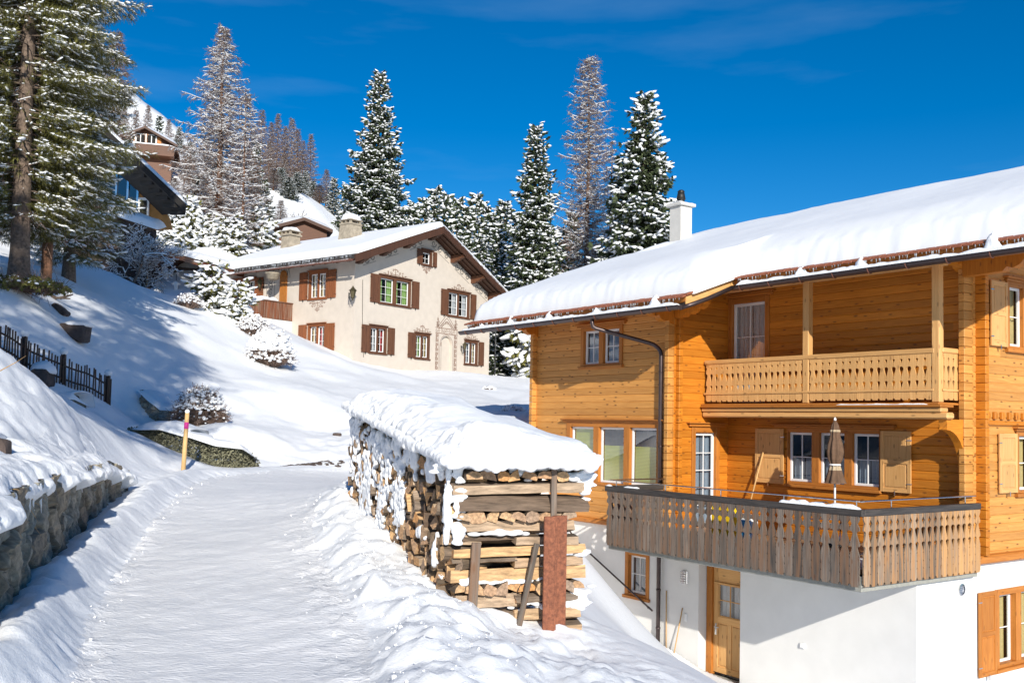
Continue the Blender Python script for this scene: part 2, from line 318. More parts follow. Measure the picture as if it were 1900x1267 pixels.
MT = dict(
    snow=snow_mat('snow', bump=.45, sc1=7, sc2=70, dist=.028), roofsnow=snow_mat('roof snow', bump=.18, sc1=3, sc2=40, dist=.02),
    road=snow_mat('packed snow', col=(.93, .93, .94), bump=.7, sc1=26, sc2=70, dist=.022, stretch=((.6, 1.3, 1), R_(0)), patch=(.84, .85, .87), rough=.45),
    crumb=snow_mat('crumbly snow', bump=.55, sc1=10, sc2=50, dist=.04), treesnow=snow_mat('clinging snow', col=(.88, .9, .93), bump=.2, sc1=12, sc2=60),
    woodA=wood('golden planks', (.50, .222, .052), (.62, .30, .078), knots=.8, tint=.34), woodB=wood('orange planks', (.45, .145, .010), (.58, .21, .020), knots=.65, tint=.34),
    trim=wood('orange trim', (.38, .130, .020), (.50, .19, .034), knots=.45, grain=14), pale=wood('pale pine', (.58, .305, .105), (.70, .40, .155), knots=.5, grain=22),
    grey=wood('weathered boards', (.075, .064, .056), (.215, .17, .135), knots=.7, grain=26, tint=.9, bump=.3, streak=(.20, .105, .055)),
    greyB=wood('half weathered boards', (.13, .105, .085), (.34, .235, .15), knots=.6, grain=26, tint=.8, bump=.3, streak=(.42, .20, .07)),
    dark=wood('dark eaves wood', (.045, .020, .012), (.095, .042, .024), knots=.2), shut=wood('brown shutters', (.085, .034, .018), (.14, .058, .028), knots=.3),
    shutO=wood('reddish shutters', (.17, .055, .018), (.26, .085, .028), knots=.3), redbrown=wood('red brown boards', (.13, .04, .018), (.22, .07, .028), knots=.3, tint=.5, streak=(.22, .16, .12)),
    railor=wood('sun orange boards', (.42, .22, .085), (.56, .31, .125), knots=.6, grain=24, tint=.5, streak=(.30, .20, .13)), chalkwhite=flat('chimney render', (.60, .58, .54), .9, .06, 6, .2),
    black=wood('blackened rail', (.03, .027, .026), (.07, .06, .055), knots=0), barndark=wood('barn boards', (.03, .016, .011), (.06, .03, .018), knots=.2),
    white=flat('white render', (.72, .715, .705), .85, .035, 2.2, .12), cream=flat('cream render', (.57, .505, .435), .85, .045, 3, .12),
    winwhite=flat('white window paint', (.80, .80, .80), .4, .02), glass=glass_mat('window glass'), blueglass=glass_mat('blue window glass', (.12, .42, .6), .15),
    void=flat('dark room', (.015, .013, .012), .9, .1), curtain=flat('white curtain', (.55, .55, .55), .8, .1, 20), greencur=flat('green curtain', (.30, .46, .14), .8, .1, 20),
    redcur=flat('red curtain', (.5, .03, .04), .8, .1, 20), yelcur=flat('yellow curtain', (.5, .38, .15), .8, .1, 20), blind=None, bluecur=flat('grey blue curtain', (.22, .27, .33), .8, .1, 20),
    bronze=flat('dark brown gutter', (.075, .055, .055), .38, .12, 10, metal=.6), copper=flat('copper gutter', (.20, .085, .06), .45, .15, 10, metal=.4), steel=flat('stainless steel', (.62, .62, .63), .2, .05, 10, metal=1),
    iron=flat('black iron', (.03, .03, .028), .5, .2, 20, metal=.5), rust=None, tile=flat('red clay tiles', (.27, .085, .04), .7, .25, 25, .3), concrete=flat('grey concrete', (.30, .30, .27), .9, .12, 12, .3),
    ice=None, chim=flat('weathered chimney render', (.34, .29, .22), .9, .25, 5, .4), bark=flat('grey bark', (.15, .11, .085), .95, .45, 14, .9), larchbark=flat('reddish bark', (.17, .085, .05), .95, .4, 14, .9),
    needle=flat('spruce needles', (.055, .075, .030), .8, .45, 3), pine=flat('olive pine needles', (.15, .145, .035), .75, .5, 1.5), twig=flat('bare twigs', (.17, .115, .09), .9, .3, 3),
    rock=None, darkrock=flat('dark stone', (.075, .055, .048), .9, .4, 6, .8), logbark=flat('log bark', (.15, .10, .065), .95, .5, 16, .9), pole=flat('pale pole wood', (.62, .40, .17), .6, .1, 8), pink=flat('pink band', (.75, .04, .30), .5, .03),
    orn=flat('sgraffito pigment', (.26, .17, .13), .9, .1, 20), orngrey=flat('grey sgraffito', (.20, .185, .165), .9, .1, 20), brass=flat('old brass lamp', (.10, .085, .045), .5, .3, 20, metal=.6),
    hedge=flat('frosted hedge', (.19, .185, .12), .9, .5, 4), ochre=flat('ochre render', (.42, .20, .06), .9, .1, 5), stick=flat('broom handle', (.55, .33, .13), .55, .1, 8), parasol=flat('brown canvas', (.13, .075, .045), .9, .2, 12, .2),
    parlight=flat('beige canvas', (.42, .33, .22), .9, .1, 12), yellow=flat('yellow plastic', (.85, .55, .01), .4, .03), azure=flat('blue plastic', (.02, .32, .70), .4, .03), redp=flat('red plastic', (.6, .03, .01), .4, .03), sheet=flat('galvanised sheet', (.22, .30, .32), .45, .2, 10, metal=.5))
def blindmat():
    m, t, b, N, L = mat('pleated blind'); tc = N('ShaderNodeTexCoord'); wv = N('ShaderNodeTexWave'); wv.bands_direction = 'Z'; wv.inputs['Scale'].default_value = 9
    L(tc.outputs['Object'], wv.inputs['Vector']); cr = N('ShaderNodeValToRGB'); cr.color_ramp.elements[0].color = (.26, .28, .03, 1); cr.color_ramp.elements[1].color = (.50, .52, .10, 1)
    L(wv.outputs['Fac'], cr.inputs[0]); L(cr.outputs[0], b.inputs['Base Color']); b.inputs['Roughness'].default_value = .8; return m
MT['blind'] = blindmat()
def rustmat():
    m, t, b, N, L = mat('rusty steel'); tc = N('ShaderNodeTexCoord'); nz = N('ShaderNodeTexNoise'); nz.inputs['Scale'].default_value = 28; nz.inputs['Detail'].default_value = 9; nz.inputs['Roughness'].default_value = .7
    L(tc.outputs['Object'], nz.inputs['Vector']); cr = N('ShaderNodeValToRGB'); cr.color_ramp.elements[0].position = .35; cr.color_ramp.elements[1].position = .7
    cr.color_ramp.elements[0].color = (.13, .045, .025, 1); cr.color_ramp.elements[1].color = (.34, .12, .06, 1); L(nz.outputs['Fac'], cr.inputs[0]); L(cr.outputs[0], b.inputs['Base Color'])
    b.inputs['Roughness'].default_value = .85; bp = N('ShaderNodeBump'); bp.inputs['Strength'].default_value = .3; bp.inputs['Distance'].default_value = .01; L(nz.outputs['Fac'], bp.inputs['Height']); L(bp.outputs[0], b.inputs['Normal']); return m
MT['rust'] = rustmat()
def rockmat():
    m, t, b, N, L = mat('slate stone'); at = N('ShaderNodeAttribute'); at.attribute_name = 'rnd'; cr = N('ShaderNodeValToRGB')
    es = cr.color_ramp.elements; es[0].color = (.17, .19, .185, 1); es[1].color = (.38, .35, .28, 1)
    e = es.new(.35); e.color = (.29, .30, .275, 1); e = es.new(.7); e.color = (.21, .18, .14, 1); L(at.outputs['Fac'], cr.inputs[0])
    tc = N('ShaderNodeTexCoord'); mp = N('ShaderNodeMapping'); mp.inputs['Rotation'].default_value = (.5, .7, 0); mp.inputs['Scale'].default_value = (3, 9, 9); L(tc.outputs['Object'], mp.inputs[0])
    nz = N('ShaderNodeTexNoise'); nz.inputs['Scale'].default_value = 1.6; nz.inputs['Detail'].default_value = 10; nz.inputs['Roughness'].default_value = .68; L(mp.outputs[0], nz.inputs['Vector'])
    c2 = N('ShaderNodeValToRGB'); c2.color_ramp.elements[0].position = .3; c2.color_ramp.elements[1].position = .75; c2.color_ramp.elements[0].color = (.45, .45, .45, 1); c2.color_ramp.elements[1].color = (1.7, 1.6, 1.45, 1)
    L(nz.outputs['Fac'], c2.inputs[0]); mu = N('ShaderNodeMixRGB'); mu.blend_type = 'MULTIPLY'; mu.inputs['Fac'].default_value = 1; L(cr.outputs[0], mu.inputs['Color1']); L(c2.outputs[0], mu.inputs['Color2'])
    L(mu.outputs[0], b.inputs['Base Color']); b.inputs['Roughness'].default_value = .8; bp = N('ShaderNodeBump'); bp.inputs['Strength'].default_value = .7; bp.inputs['Distance'].default_value = .03
    L(nz.outputs['Fac'], bp.inputs['Height']); L(bp.outputs[0], b.inputs['Normal']); return m
MT['rock'] = rockmat()
def icemat():
    m, t, b, N, L = mat('ice'); b.inputs['Base Color'].default_value = (.75, .8, .85, 1); b.inputs['Roughness'].default_value = .08; b.inputs['Transmission Weight'].default_value = .6; b.inputs['IOR'].default_value = 1.31; return m
MT['ice'] = icemat()
# ------------------------------------------------------------------ frames of the buildings and the pile
PH = atY(1598, 1096, 17.0); H = Frame(PH, 0.6197)
PW = atY(655, 640, 50.0); W = Frame(PW, R_(53.4))
PG = np.array([-0.47, 8.94, .1]); G = Frame(PG, R_(19.5))

# ------------------------------------------------------------------ terrain
def tps(P):
    P = np.array(P, float); X = P[:, :2]; n = len(P)
    r = np.linalg.norm(X[:, None]-X[None], axis=2); K = np.where(r > 0, r*r*np.log(r+1e-9), 0)+np.eye(n)*.02
    Q = np.c_[np.ones(n), X]; A = np.block([[K, Q], [Q.T, np.zeros((3, 3))]])
    c = np.linalg.solve(A, np.r_[P[:, 2], 0, 0, 0])
    def f(x, y):
        s = np.shape(x); q = np.c_[np.ravel(x), np.ravel(y)]; o = np.empty(len(q))
        for i in range(0, len(q), 40000):
            d = np.linalg.norm(q[i:i+40000, None]-X[None], axis=2); o[i:i+40000] = np.where(d > 0, d*d*np.log(d+1e-9), 0)@c[:n]+c[n]+q[i:i+40000]@c[n+1:n+3]
        return o.reshape(s)
    return f
def q(x, y, Y): return list(atY(x, y, Y))
UP_ = [(-3.35, 5, 1.25), (-4.05, 7.5, 1.19), (-4.5, 9, 1.18), (-4.85, 10.05, 1.17), (-5.35, 11.6, 1.13), (-5.8, 13.2, 1.08), (-6.2, 14.5, 1.03), (-6.6, 16.2, .85), (-5.2, 8.5, 1.62), (-4.6, 6.2, 1.6), (-5.0, 5, 2.3), q(0, 680, 13), q(40, 702, 13.6), (-6.3, 10.5, 2.1), (-7.5, 9, 2.7), q(100, 745, 15), q(160, 792, 16.2), q(200, 825, 17), q(250, 845, 18), q(300, 870, 19), q(340, 895, 19.8),
       (-9, 12, 2.8), (-9, 16, 2.5), q(0, 650, 21), q(200, 748, 25), q(150, 745, 23), q(110, 735, 22), q(250, 800, 22.5), q(60, 690, 22), q(-200, 600, 22), q(30, 540, 26), q(-150, 480, 28),
       q(250, 778, 27), q(420, 790, 26), q(345, 868, 20.5), q(470, 872, 23.6), q(560, 868, 25), q(300, 822, 24.8), q(400, 826, 25.2), q(640, 862, 26), (2, 26, .55), (6, 28, .9), q(590, 790, 30),
       q(150, 640, 27.5), q(90, 640, 25.3), q(200, 690, 27.3), q(300, 640, 31.5), q(240, 590, 32.5), q(420, 700, 33), q(430, 745, 30), q(560, 720, 33), q(100, 590, 27), q(180, 548, 34), q(70, 528, 28.5), q(120, 515, 32), q(300, 550, 42), q(282, 543, 46), q(235, 534, 46), q(190, 503, 42), q(160, 488, 39), q(420, 590, 42), q(340, 590, 38), q(520, 650, 42), q(600, 655, 44), q(480, 625, 42), q(640, 668, 46), q(500, 690, 37),
       q(770, 700, 50), q(900, 696, 56), q(985, 702, 60), q(860, 740, 40), q(930, 760, 34), q(980, 790, 29), q(780, 760, 34), q(700, 720, 38), q(980, 745, 42), q(720, 690, 46), q(830, 690, 53),
       q(270, 540, 52), q(400, 560, 48), q(300, 543, 53), q(345, 546, 55), q(240, 540, 55), q(300, 540, 60), (-25, 52, 10.4), (-24, 58, 11.5), q(350, 470, 60), q(405, 425, 66), q(500, 440, 76), q(600, 428, 92), q(600, 385, 116), q(280, 322, 108), q(540, 352, 130), q(120, 330, 95), (-60, 60, 26), (-60, 100, 33), (-40, 45, 16), (-60, 30, 16), (-30, 20, 9), (-40, 0, 8),
       q(240, 350, 97), q(330, 345, 99), q(250, 385, 75), q(330, 405, 70), q(180, 365, 72), q(440, 400, 80), (-13, 60, 7), (-5, 66, 5.5), (2, 75, 5.5), (5, 100, 8), (-15, 90, 12), (-25, 130, 28), (20, 80, 4), (30, 60, 1), (30, 110, 6), (60, 60, -8), (70, 130, 0), (0, 150, 14), (-60, 160, 36), (60, 200, 20), (12, 45, 1.5), (20, 40, -3), (5, 33, 1.4), (-120, 100, 50), (-120, 0, 25), (150, 100, -15), (0, 250, 22), (150, 250, 20), (-120, 250, 62)]
bw = lambda x, y: list(H.w(*H.onV(x, y, 1.9)))
LOW_ = [(-2.5, 3, -.05), (0, 3, -.1), (-3.4, 7.9, .03), (-1.3, 7, 0), (0, 6.5, 0), (-4.2, 10.7, .12), (-2, 10, .14), (-5.0, 14.4, .32), (-3, 14, .36), (-5.9, 18, .5), (-3.5, 18, .5), (-5.9, 22, .6), (-3.3, 23, .55), (0, 24, .52), (3, 26, .7), (-2.2, 13, .38),
        (-1.0, 8.5, .08), (-2.3, 13.5, .48), (-1.4, 12, .33), (.6, 9.2, -.2), (.35, 8.6, -.22), (-.2, 8.5, -.03), (.3, 7.8, -.12), (1.4, 8.2, -.32), (1.7, 10, -.62), (.3, 14, -.1), (-1.2, 16, .5), (-1.5, 20, .55), (2.4, 7, -.75), (1.2, 5, -.3), (4, 8, -2.0), (2.6, 12, -1.75), (1.5, 14, -1.15), (2.2, 17, -1.95), (1.0, 12, -.65), (5, 13, -2.7), (3.4, 16.5, -2.75), (5.2, 18, -3.8), (7, 16, -4.0), (7, 20.5, -3.95), (6, 12, -3.6), (9, 17, -4.4), (9, 12, -4.5), (6, 7, -3.2), (12, 14, -5), (12, 25, -5),
        bw(1085, 1075), bw(1150, 1122), bw(1200, 1160), bw(1240, 1192), bw(1312, 1238), list(H.w(12.5, 1.8, -.7)), list(H.w(11.2, 1.9, -1.5)), list(H.w(14, 2, .2)), list(H.w(10, 1, -1.7)), (-1, 23, .5), (.4, 19, .3), (0, 27, .7), (-8, 20, .6), (-8, 10, .2), (-4.3, 7.6, .06), (-5.0, 9.6, .12), (-6.2, 13.6, .3), (20, 5, -6), (20, 30, -6), (0, 0, -.1), (-3, 0, 0), (6, 0, -2), (-8, 28, .8), (3, 32, 1.3), (12, 45, 1.5)]
fU, fL = tps(UP_), tps(LOW_)
EDGE = np.array([(-2.6, 2.0), (-3.15, 5), (-3.93, 7.5), (-4.72, 10.05), (-5.2, 11.6), (-6.05, 14.5), (-6.35, 16), (-6.75, 18), (-6.7, 20), (-5.9, 22.6), (-4.6, 23.7), (-2.5, 24.6), (1, 26), (2.6, 28.5), (4, 33), (15, 47), (40, 60)])
WALLN = 6                                       # the retaining wall follows the first points of this line
def sdist(x, y, PL=EDGE):                       # signed distance: positive on the road side (right hand of the line's direction)
    x = np.asarray(x, float); y = np.asarray(y, float); best = np.full(x.shape, 1e9); sg = np.ones(x.shape); al = np.zeros(x.shape)
    acc = 0
    for i in range(len(PL)-1):
        a, b = PL[i], PL[i+1]; d = b-a; l = np.hypot(*d); t = np.clip(((x-a[0])*d[0]+(y-a[1])*d[1])/l**2, 0, 1)
        ex, ey = x-a[0]-d[0]*t, y-a[1]-d[1]*t; r = np.hypot(ex, ey); s = np.sign(d[1]*ex-d[0]*ey)
        m = r < best-1e-9; best = np.where(m, r, best); sg = np.where(m, s, sg); al = np.where(m, acc+t*l, al); acc += l
    return best*sg, al
ROADL = np.array([(-2.2, 3.0), (-2.75, 6.3), (-3.35, 7.9), (-4.1, 10.6), (-4.85, 13.4), (-5.6, 17.0), (-5.9, 19.5), (-5.2, 22.2), (-3.6, 23.3), (-1, 24.3), (3, 26.5)])
ROADR = np.array([(-.9, 3.0), (-.95, 6.3), (-1.15, 7.6), (-1.8, 9.6), (-2.5, 12), (-3.0, 15), (-2.9, 17.5), (-1.6, 19.5), (.8, 21.5), (4, 24)])
def hbase(x, y):
    d, al = sdist(x, y); wd = 0.10+1.15*sstep(13.4, 17.0, y)
    m = sstep(-wd, wd*.3, d-.02); return fU(x, y)*(1-m)+fL(x, y)*m, d, m
def hgt(x, y):
    x = np.asarray(x, float); y = np.asarray(y, float)
    h, d, m = hbase(x, y); n1 = fbm(x*.35, y*.35, oct=3, seed=3); near = sstep(90, 30, np.hypot(x, y))
    # drift snow on the slope
    h = h+(1-m)*(.10*n1+.035*fbm(x*1.3, y*1.3, oct=3, seed=5))*(.4+.6*near)+sstep(60, 120, y)*1.2*fbm(x*.05, y*.05, oct=3, seed=6)
    lum = (1-m)*sstep(19, 25, y)*sstep(-8, -4, x)*sstep(34, 28, y)
    h = h+lum*.05*fbm(x*3, y*3, oct=3, seed=8)
    md = (1-m)*sstep(20, 15, y)                 # wind and thaw carved mound over the wall
    h = h+md*(.05*fbm(x*5, y*2.2, oct=3, seed=9)+.03*np.abs(fbm(x*9, y*3.5, oct=3, seed=10)))
    # ploughed banks along the road
    rl, al = sdist(x, y, ROADL); rr, _ = sdist(x, y, ROADR)
    cr = fbm(x*1.1, y*1.1, oct=2, seed=12)
    hb = np.interp(y, [4, 8, 12, 16, 19, 21], [.42, .30, .26, .22, .16, .08])*(1+.13*cr)
    dd = -rl+.05*fbm(x*1.2, y*1.2, oct=2, seed=13)
    bank = hb*sstep(-.03, .36, dd)*(1-.72*sstep(.35, .85, dd))*m*sstep(23, 20, y)
    h = h+bank+(bank*.10+.012*m*sstep(0, .4, dd))*fbm(x*7, y*7, oct=3, seed=14)*sstep(.2, .5, dd)+.018*m*sstep(-.1, .1, dd)*sstep(.5, .3, dd)*np.abs(fbm(x*12, y*12, h*12, oct=2, seed=24))
    d2 = rr+.12*fbm(x*1.8, y*1.8, oct=3, seed=15)
    rb = .17*sstep(0, .5, d2)*np.exp(-np.clip(d2-.5, 0, 9)**2/.5)*sstep(26, 18, y)*sstep(3, 5, y)
    lump = sstep(.0, .4, d2)*sstep(3.2, 1.6, d2)*sstep(20, 15, y)
    h = h+rb+lump*(.048*fbm(x*3.2, y*3.2, oct=3, seed=16)+.05*np.abs(fbm(x*6.5, y*6.5, oct=3, seed=17)))
    inr = sstep(.15, -.05, np.maximum(-rr*0+rr, -rl))*m
    h = h+inr*(.007*fbm(x*2, y*2, oct=2, seed=18)+.007*fbm(x*9, y*9, oct=3, seed=19))
    edge = (np.exp(-((-rl)/.25)**2)+np.exp(-(rr/.35)**2))*m*sstep(25, 20, y)
    h = h+edge*.035*np.abs(fbm(x*9, y*9, oct=2, seed=20))
    # keep the snow below the chalet's floor inside its walls
    qx = (x-H.o[0])*H.a[0]+(y-H.o[1])*H.a[1]; qv = (x-H.o[0])*H.b[0]+(y-H.o[1])*H.b[1]
    ins = sstep(1.75, 2.3, qv)*sstep(12.4, 11.9, qx)*sstep(-.2, .3, qx)*sstep(15, 14, qv)
    h = np.where(ins > 0, np.minimum(h, h*(1-ins)+(-5.2)*ins), h)
    return h
def Z(x, y): return float(hgt(np.array([x]), np.array([y]))[0])
def axis_pts(segs):
    o = [segs[0][0]]
    for a, b, s0, s1 in segs:
        x = a; n = 0
        while x < b-1e-6:
            t = (x-a)/(b-a); x = min(b, x+s0+(s1-s0)*t); o.append(x)
    return np.array(o)
xs = np.r_[-axis_pts([(8, 30, .12, .7), (30, 140, .8, 5), (140, 900, 8, 60)])[::-1], axis_pts([(-8, 3, .052, .052), (3, 10, .07, .12), (10, 40, .2, 1.5), (40, 160, 2, 8), (160, 900, 10, 60)])[1:]]
ys = axis_pts([(-60, -4, 5, 1.5), (-4, 4.5, .8, .2), (4.5, 20, .055, .075), (20, 34, .08, .2), (34, 70, .25, .7), (70, 170, .9, 5), (170, 900, 8, 60)])
GX, GY = np.meshgrid(xs, ys, indexing='xy'); GZ = hgt(GX, GY); far = np.hypot(GX, GY)
GZ = np.where(far > 170, GZ*np.clip(1-(far-170)/400, .2, 1), GZ)
nx, ny = len(xs), len(ys); ii, jj = np.meshgrid(np.arange(nx-1), np.arange(ny-1), indexing='xy')
F = np.stack([jj*nx+ii, jj*nx+ii+1, (jj+1)*nx+ii+1, (jj+1)*nx+ii], -1).reshape(-1, 4)
cxx = (GX[:-1, :-1]+GX[1:, 1:]).ravel()/2; cyy = (GY[:-1, :-1]+GY[1:, 1:]).ravel()/2
rl, _ = sdist(cxx, cyy, ROADL); rr, _ = sdist(cxx, cyy, ROADR)
onroad = (rl > -.0) & (rr < .1) & (cyy > 1.5) & (cyy < 25.5) & (cxx < 4)
rl2, _ = sdist(GX.ravel(), GY.ravel(), EDGE)
V = np.stack([GX.ravel(), GY.ravel(), GZ.ravel()], -1)
def submesh(mask):
    f = F[mask]; u, inv = np.unique(f, return_inverse=True); return V[u], inv.reshape(f.shape)
v, f = submesh(~onroad); g_ = mkobj('snowy_ground', npmesh('snowy_ground', v, f, True), MT['crumb' if 0 else 'snow']); tag(g_, kind='structure')
v, f = submesh(onroad); g_ = mkobj('road', npmesh('road', v, f, True), MT['road']); tag(g_, kind='structure')

# ------------------------------------------------------------------ far mountain
def mountain():
    rid = [(-400, -250), (-100, -60), (60, 40), (150, 105), (215, 150), (240, 165), (268, 190), (300, 212), (330, 238), (352, 262), (400, 300), (480, 350), (600, 420), (760, 520), (1000, 640)]
    R = np.array([atY(x, y, 620) for x, y in rid]); n = 90; xq = np.linspace(R[0, 0], R[-1, 0], n); zq = np.interp(xq, R[:, 0], R[:, 2]); m = 50; P = np.zeros((n, m, 3))
    for j in range(m):
        t = j/(m-1); yy = 620-t*400; P[:, j, 0] = xq; P[:, j, 1] = yy+60*0
        P[:, j, 2] = zq-t*(zq-10)*(1.0)+12*fbm(xq*.012, np.full(n, yy*.012), oct=4, seed=40)*min(1, t*3)
    back = P[:, :1].copy(); back[:, 0, 1] += 300; back[:, 0, 2] = -50
    mb = MB(); mb.grid(np.concatenate([back, P], 1)); tag(mb.build('mountain', MT['snow'], smooth=True, recalc=True), kind='structure')
mountain()
# ------------------------------------------------------------------ shared building parts
def cutbands(z0, z1, rows, holes):
    zc = {z0, z1}
    for r in rows:
        if z0 < r < z1: zc.add(r)
    for h in holes:
        for t in h[2:4]:
            if z0 < t < z1: zc.add(t)
    zc = sorted(zc); return [(a, b) for a, b in zip(zc[:-1], zc[1:]) if b-a > 1e-4]
def free(s0, s1, za, zb, holes):
    segs = [(s0, s1)]; zm = (za+zb)/2
    for h in holes:
        if h[2] <= zm <= h[3]:
            o = []
            for a, b in segs:
                if h[1] <= a or h[0] >= b: o.append((a, b)); continue
                if h[0] > a: o.append((a, h[0]))
                if h[1] < b: o.append((h[1], b))
            segs = o
    return segs
def log_wall(mb, fc, s0, s1, z0, z1, holes=(), row=.178, ztop=None, dep=.014, zbase=0, seed=1, lim=None):
    """planked log wall: rows with rounded edges; ztop(s) clips the top along a slope"""
    rg = random.Random(seed); k0 = int(math.floor((z0-zbase)/row)); k1 = int(math.ceil((z1-zbase)/row))
    for k in range(k0, k1):
        ra, rb = zbase+k*row, zbase+(k+1)*row; c = .018
        cuts = [ra+.002, ra+c, rb-c, rb-.002]; za, zb = max(z0, ra), min(z1, rb)
        if zb-za < .003: continue
        joints = sorted(rg.uniform(s0, s1) for _ in range(int((s1-s0)/4.5)+(rg.random() < .5)))
        for qa, qb in cutbands(za, zb, cuts, holes):
            for a, b in free(s0, s1, qa, qb, holes):
                pts = [a]+[j for j in joints if a+.3 < j < b-.3]+[b]
                for i in range(len(pts)-1):
                    e0, e1 = pts[i], pts[i+1]; r = ((k*37+i*11+seed*7) % 101)/101.
                    def dp(z): return 0 if ra+c-1e-5 <= z <= rb-c+1e-5 else -dep*(min(1, (ra+c-z)/c) if z < ra+c else min(1, (z-rb+c)/c))
                    if ztop is not None:
                        n = max(1, int((e1-e0)/.25)); ss = np.linspace(e0, e1, n+1)
                    else: ss = [e0, e1]
                    for m in range(len(ss)-1):
                        x0, x1 = ss[m], ss[m+1]; t0 = [qa, qb, qb, qa]
                        if ztop is not None:
                            za1, zb1 = min(qb, ztop(x0)), min(qb, ztop(x1))
                            if za1 <= qa+1e-4 and zb1 <= qa+1e-4: continue
                            t0 = [qa, qa, max(qa, zb1), max(qa, za1)]
                            q4 = [(x0, t0[0]), (x1, t0[1]), (x1, t0[2]), (x0, t0[3])]
                        else: q4 = [(x0, qa), (x1, qa), (x1, qb), (x0, qb)]
                        V = [fc.p(s, z, dp(z)) for s, z in q4]; o = r*40
                        mb.add(V, [[0, 1, 2, 3]], [[(s+o, z+int(r*97)*1.37) for s, z in q4]], r)
def plain_wall(mb, fc, s0, s1, z0, z1, holes=(), ztop=None, t=.2, step=None):
    for qa, qb in cutbands(z0, z1, [], holes):
        for a, b in free(s0, s1, qa, qb, holes):
            n = 1 if ztop is None or qb <= min(ztop(a), ztop(b)) else max(1, int((b-a)/.2)); ss = np.linspace(a, b, n+1)
            for m in range(n):
                x0, x1 = ss[m], ss[m+1]; h0, h1 = qb, qb
                if ztop is not None: h0, h1 = min(qb, ztop(x0)), min(qb, ztop(x1))
                if h0 <= qa and h1 <= qa: continue
                mb.quad(fc.p(x0, qa), fc.p(x1, qa), fc.p(x1, max(qa, h1)), fc.p(x0, max(qa, h0)))
    for h in holes:                              # reveals
        a, b, c, e = h[:4]
        for (p, q) in (((a, c), (b, c)), ((b, c), (b, e)), ((b, e), (a, e)), ((a, e), (a, c))):
            mb.quad(fc.p(*p), fc.p(*q), fc.p(*q, -t), fc.p(*p, -t))
def sash(fc, s0, s1, z0, z1, par, d=-.07, nx=2, ny=2, fr=.055, mt=.018, cur='curtain', curfrac=1., dark=True, gl='glass', openc=.3, frm='winwhite', curtop=None):
    """one glazed light: white frame with bars, pane, curtain, dark room behind"""
    f = MB(); th = .05
    f.fbox(fc, s0, s0+fr, z0, z1, d-th, d, bev=.006); f.fbox(fc, s1-fr, s1, z0, z1, d-th, d, bev=.006)
    f.fbox(fc, s0+fr, s1-fr, z0, z0+fr, d-th, d, bev=.006); f.fbox(fc, s0+fr, s1-fr, z1-fr, z1, d-th, d, bev=.006)
    for i in range(1, nx): x = s0+fr+(s1-s0-2*fr)*i/nx; f.fbox(fc, x-mt/2, x+mt/2, z0+fr, z1-fr, d-.035, d-.01)
    for j in range(1, ny): z = z0+fr+(z1-z0-2*fr)*j/ny; f.fbox(fc, s0+fr, s1-fr, z-mt/2, z+mt/2, d-.034, d-.011)
    f.build('window_frame', MT[frm], par)
    p = MB(); p.quad(fc.p(s0+fr, z0+fr, d-.028), fc.p(s1-fr, z0+fr, d-.028), fc.p(s1-fr, z1-fr, d-.028), fc.p(s0+fr, z1-fr, d-.028)); p.build('pane', MT[gl], par)
    if cur:
        for side in (0, 1):
            c = MB(); wd = (s1-s0)*(curfrac/2); a = s0 if side == 0 else s1-wd; n = max(6, int(wd/.025)); P = np.zeros((n+1, 2, 3))
            top = z1 if curtop is None else z0+(z1-z0)*curtop
            for i in range(n+1):
                s = a+wd*i/n; dd = d-.13+.016*math.sin(i*1.25+side)+.006*math.sin(i*.5)
                P[i, 0] = fc.p(s, z0, dd); P[i, 1] = fc.p(s, top, dd)
            c.grid(P); c.build('curtain', MT[cur if isinstance(cur, str) else cur[side]], par, smooth=True)
            if curfrac > .98 and side == 0 and isinstance(cur, str): pass
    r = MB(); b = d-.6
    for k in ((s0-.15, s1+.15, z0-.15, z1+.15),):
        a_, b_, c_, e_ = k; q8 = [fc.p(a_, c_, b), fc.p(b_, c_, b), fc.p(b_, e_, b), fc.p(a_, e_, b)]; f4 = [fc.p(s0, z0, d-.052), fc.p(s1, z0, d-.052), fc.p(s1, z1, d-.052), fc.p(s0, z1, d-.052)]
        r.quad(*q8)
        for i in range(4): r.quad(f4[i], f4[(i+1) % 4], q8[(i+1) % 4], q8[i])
    r.build('room_interior', MT['void'], par)
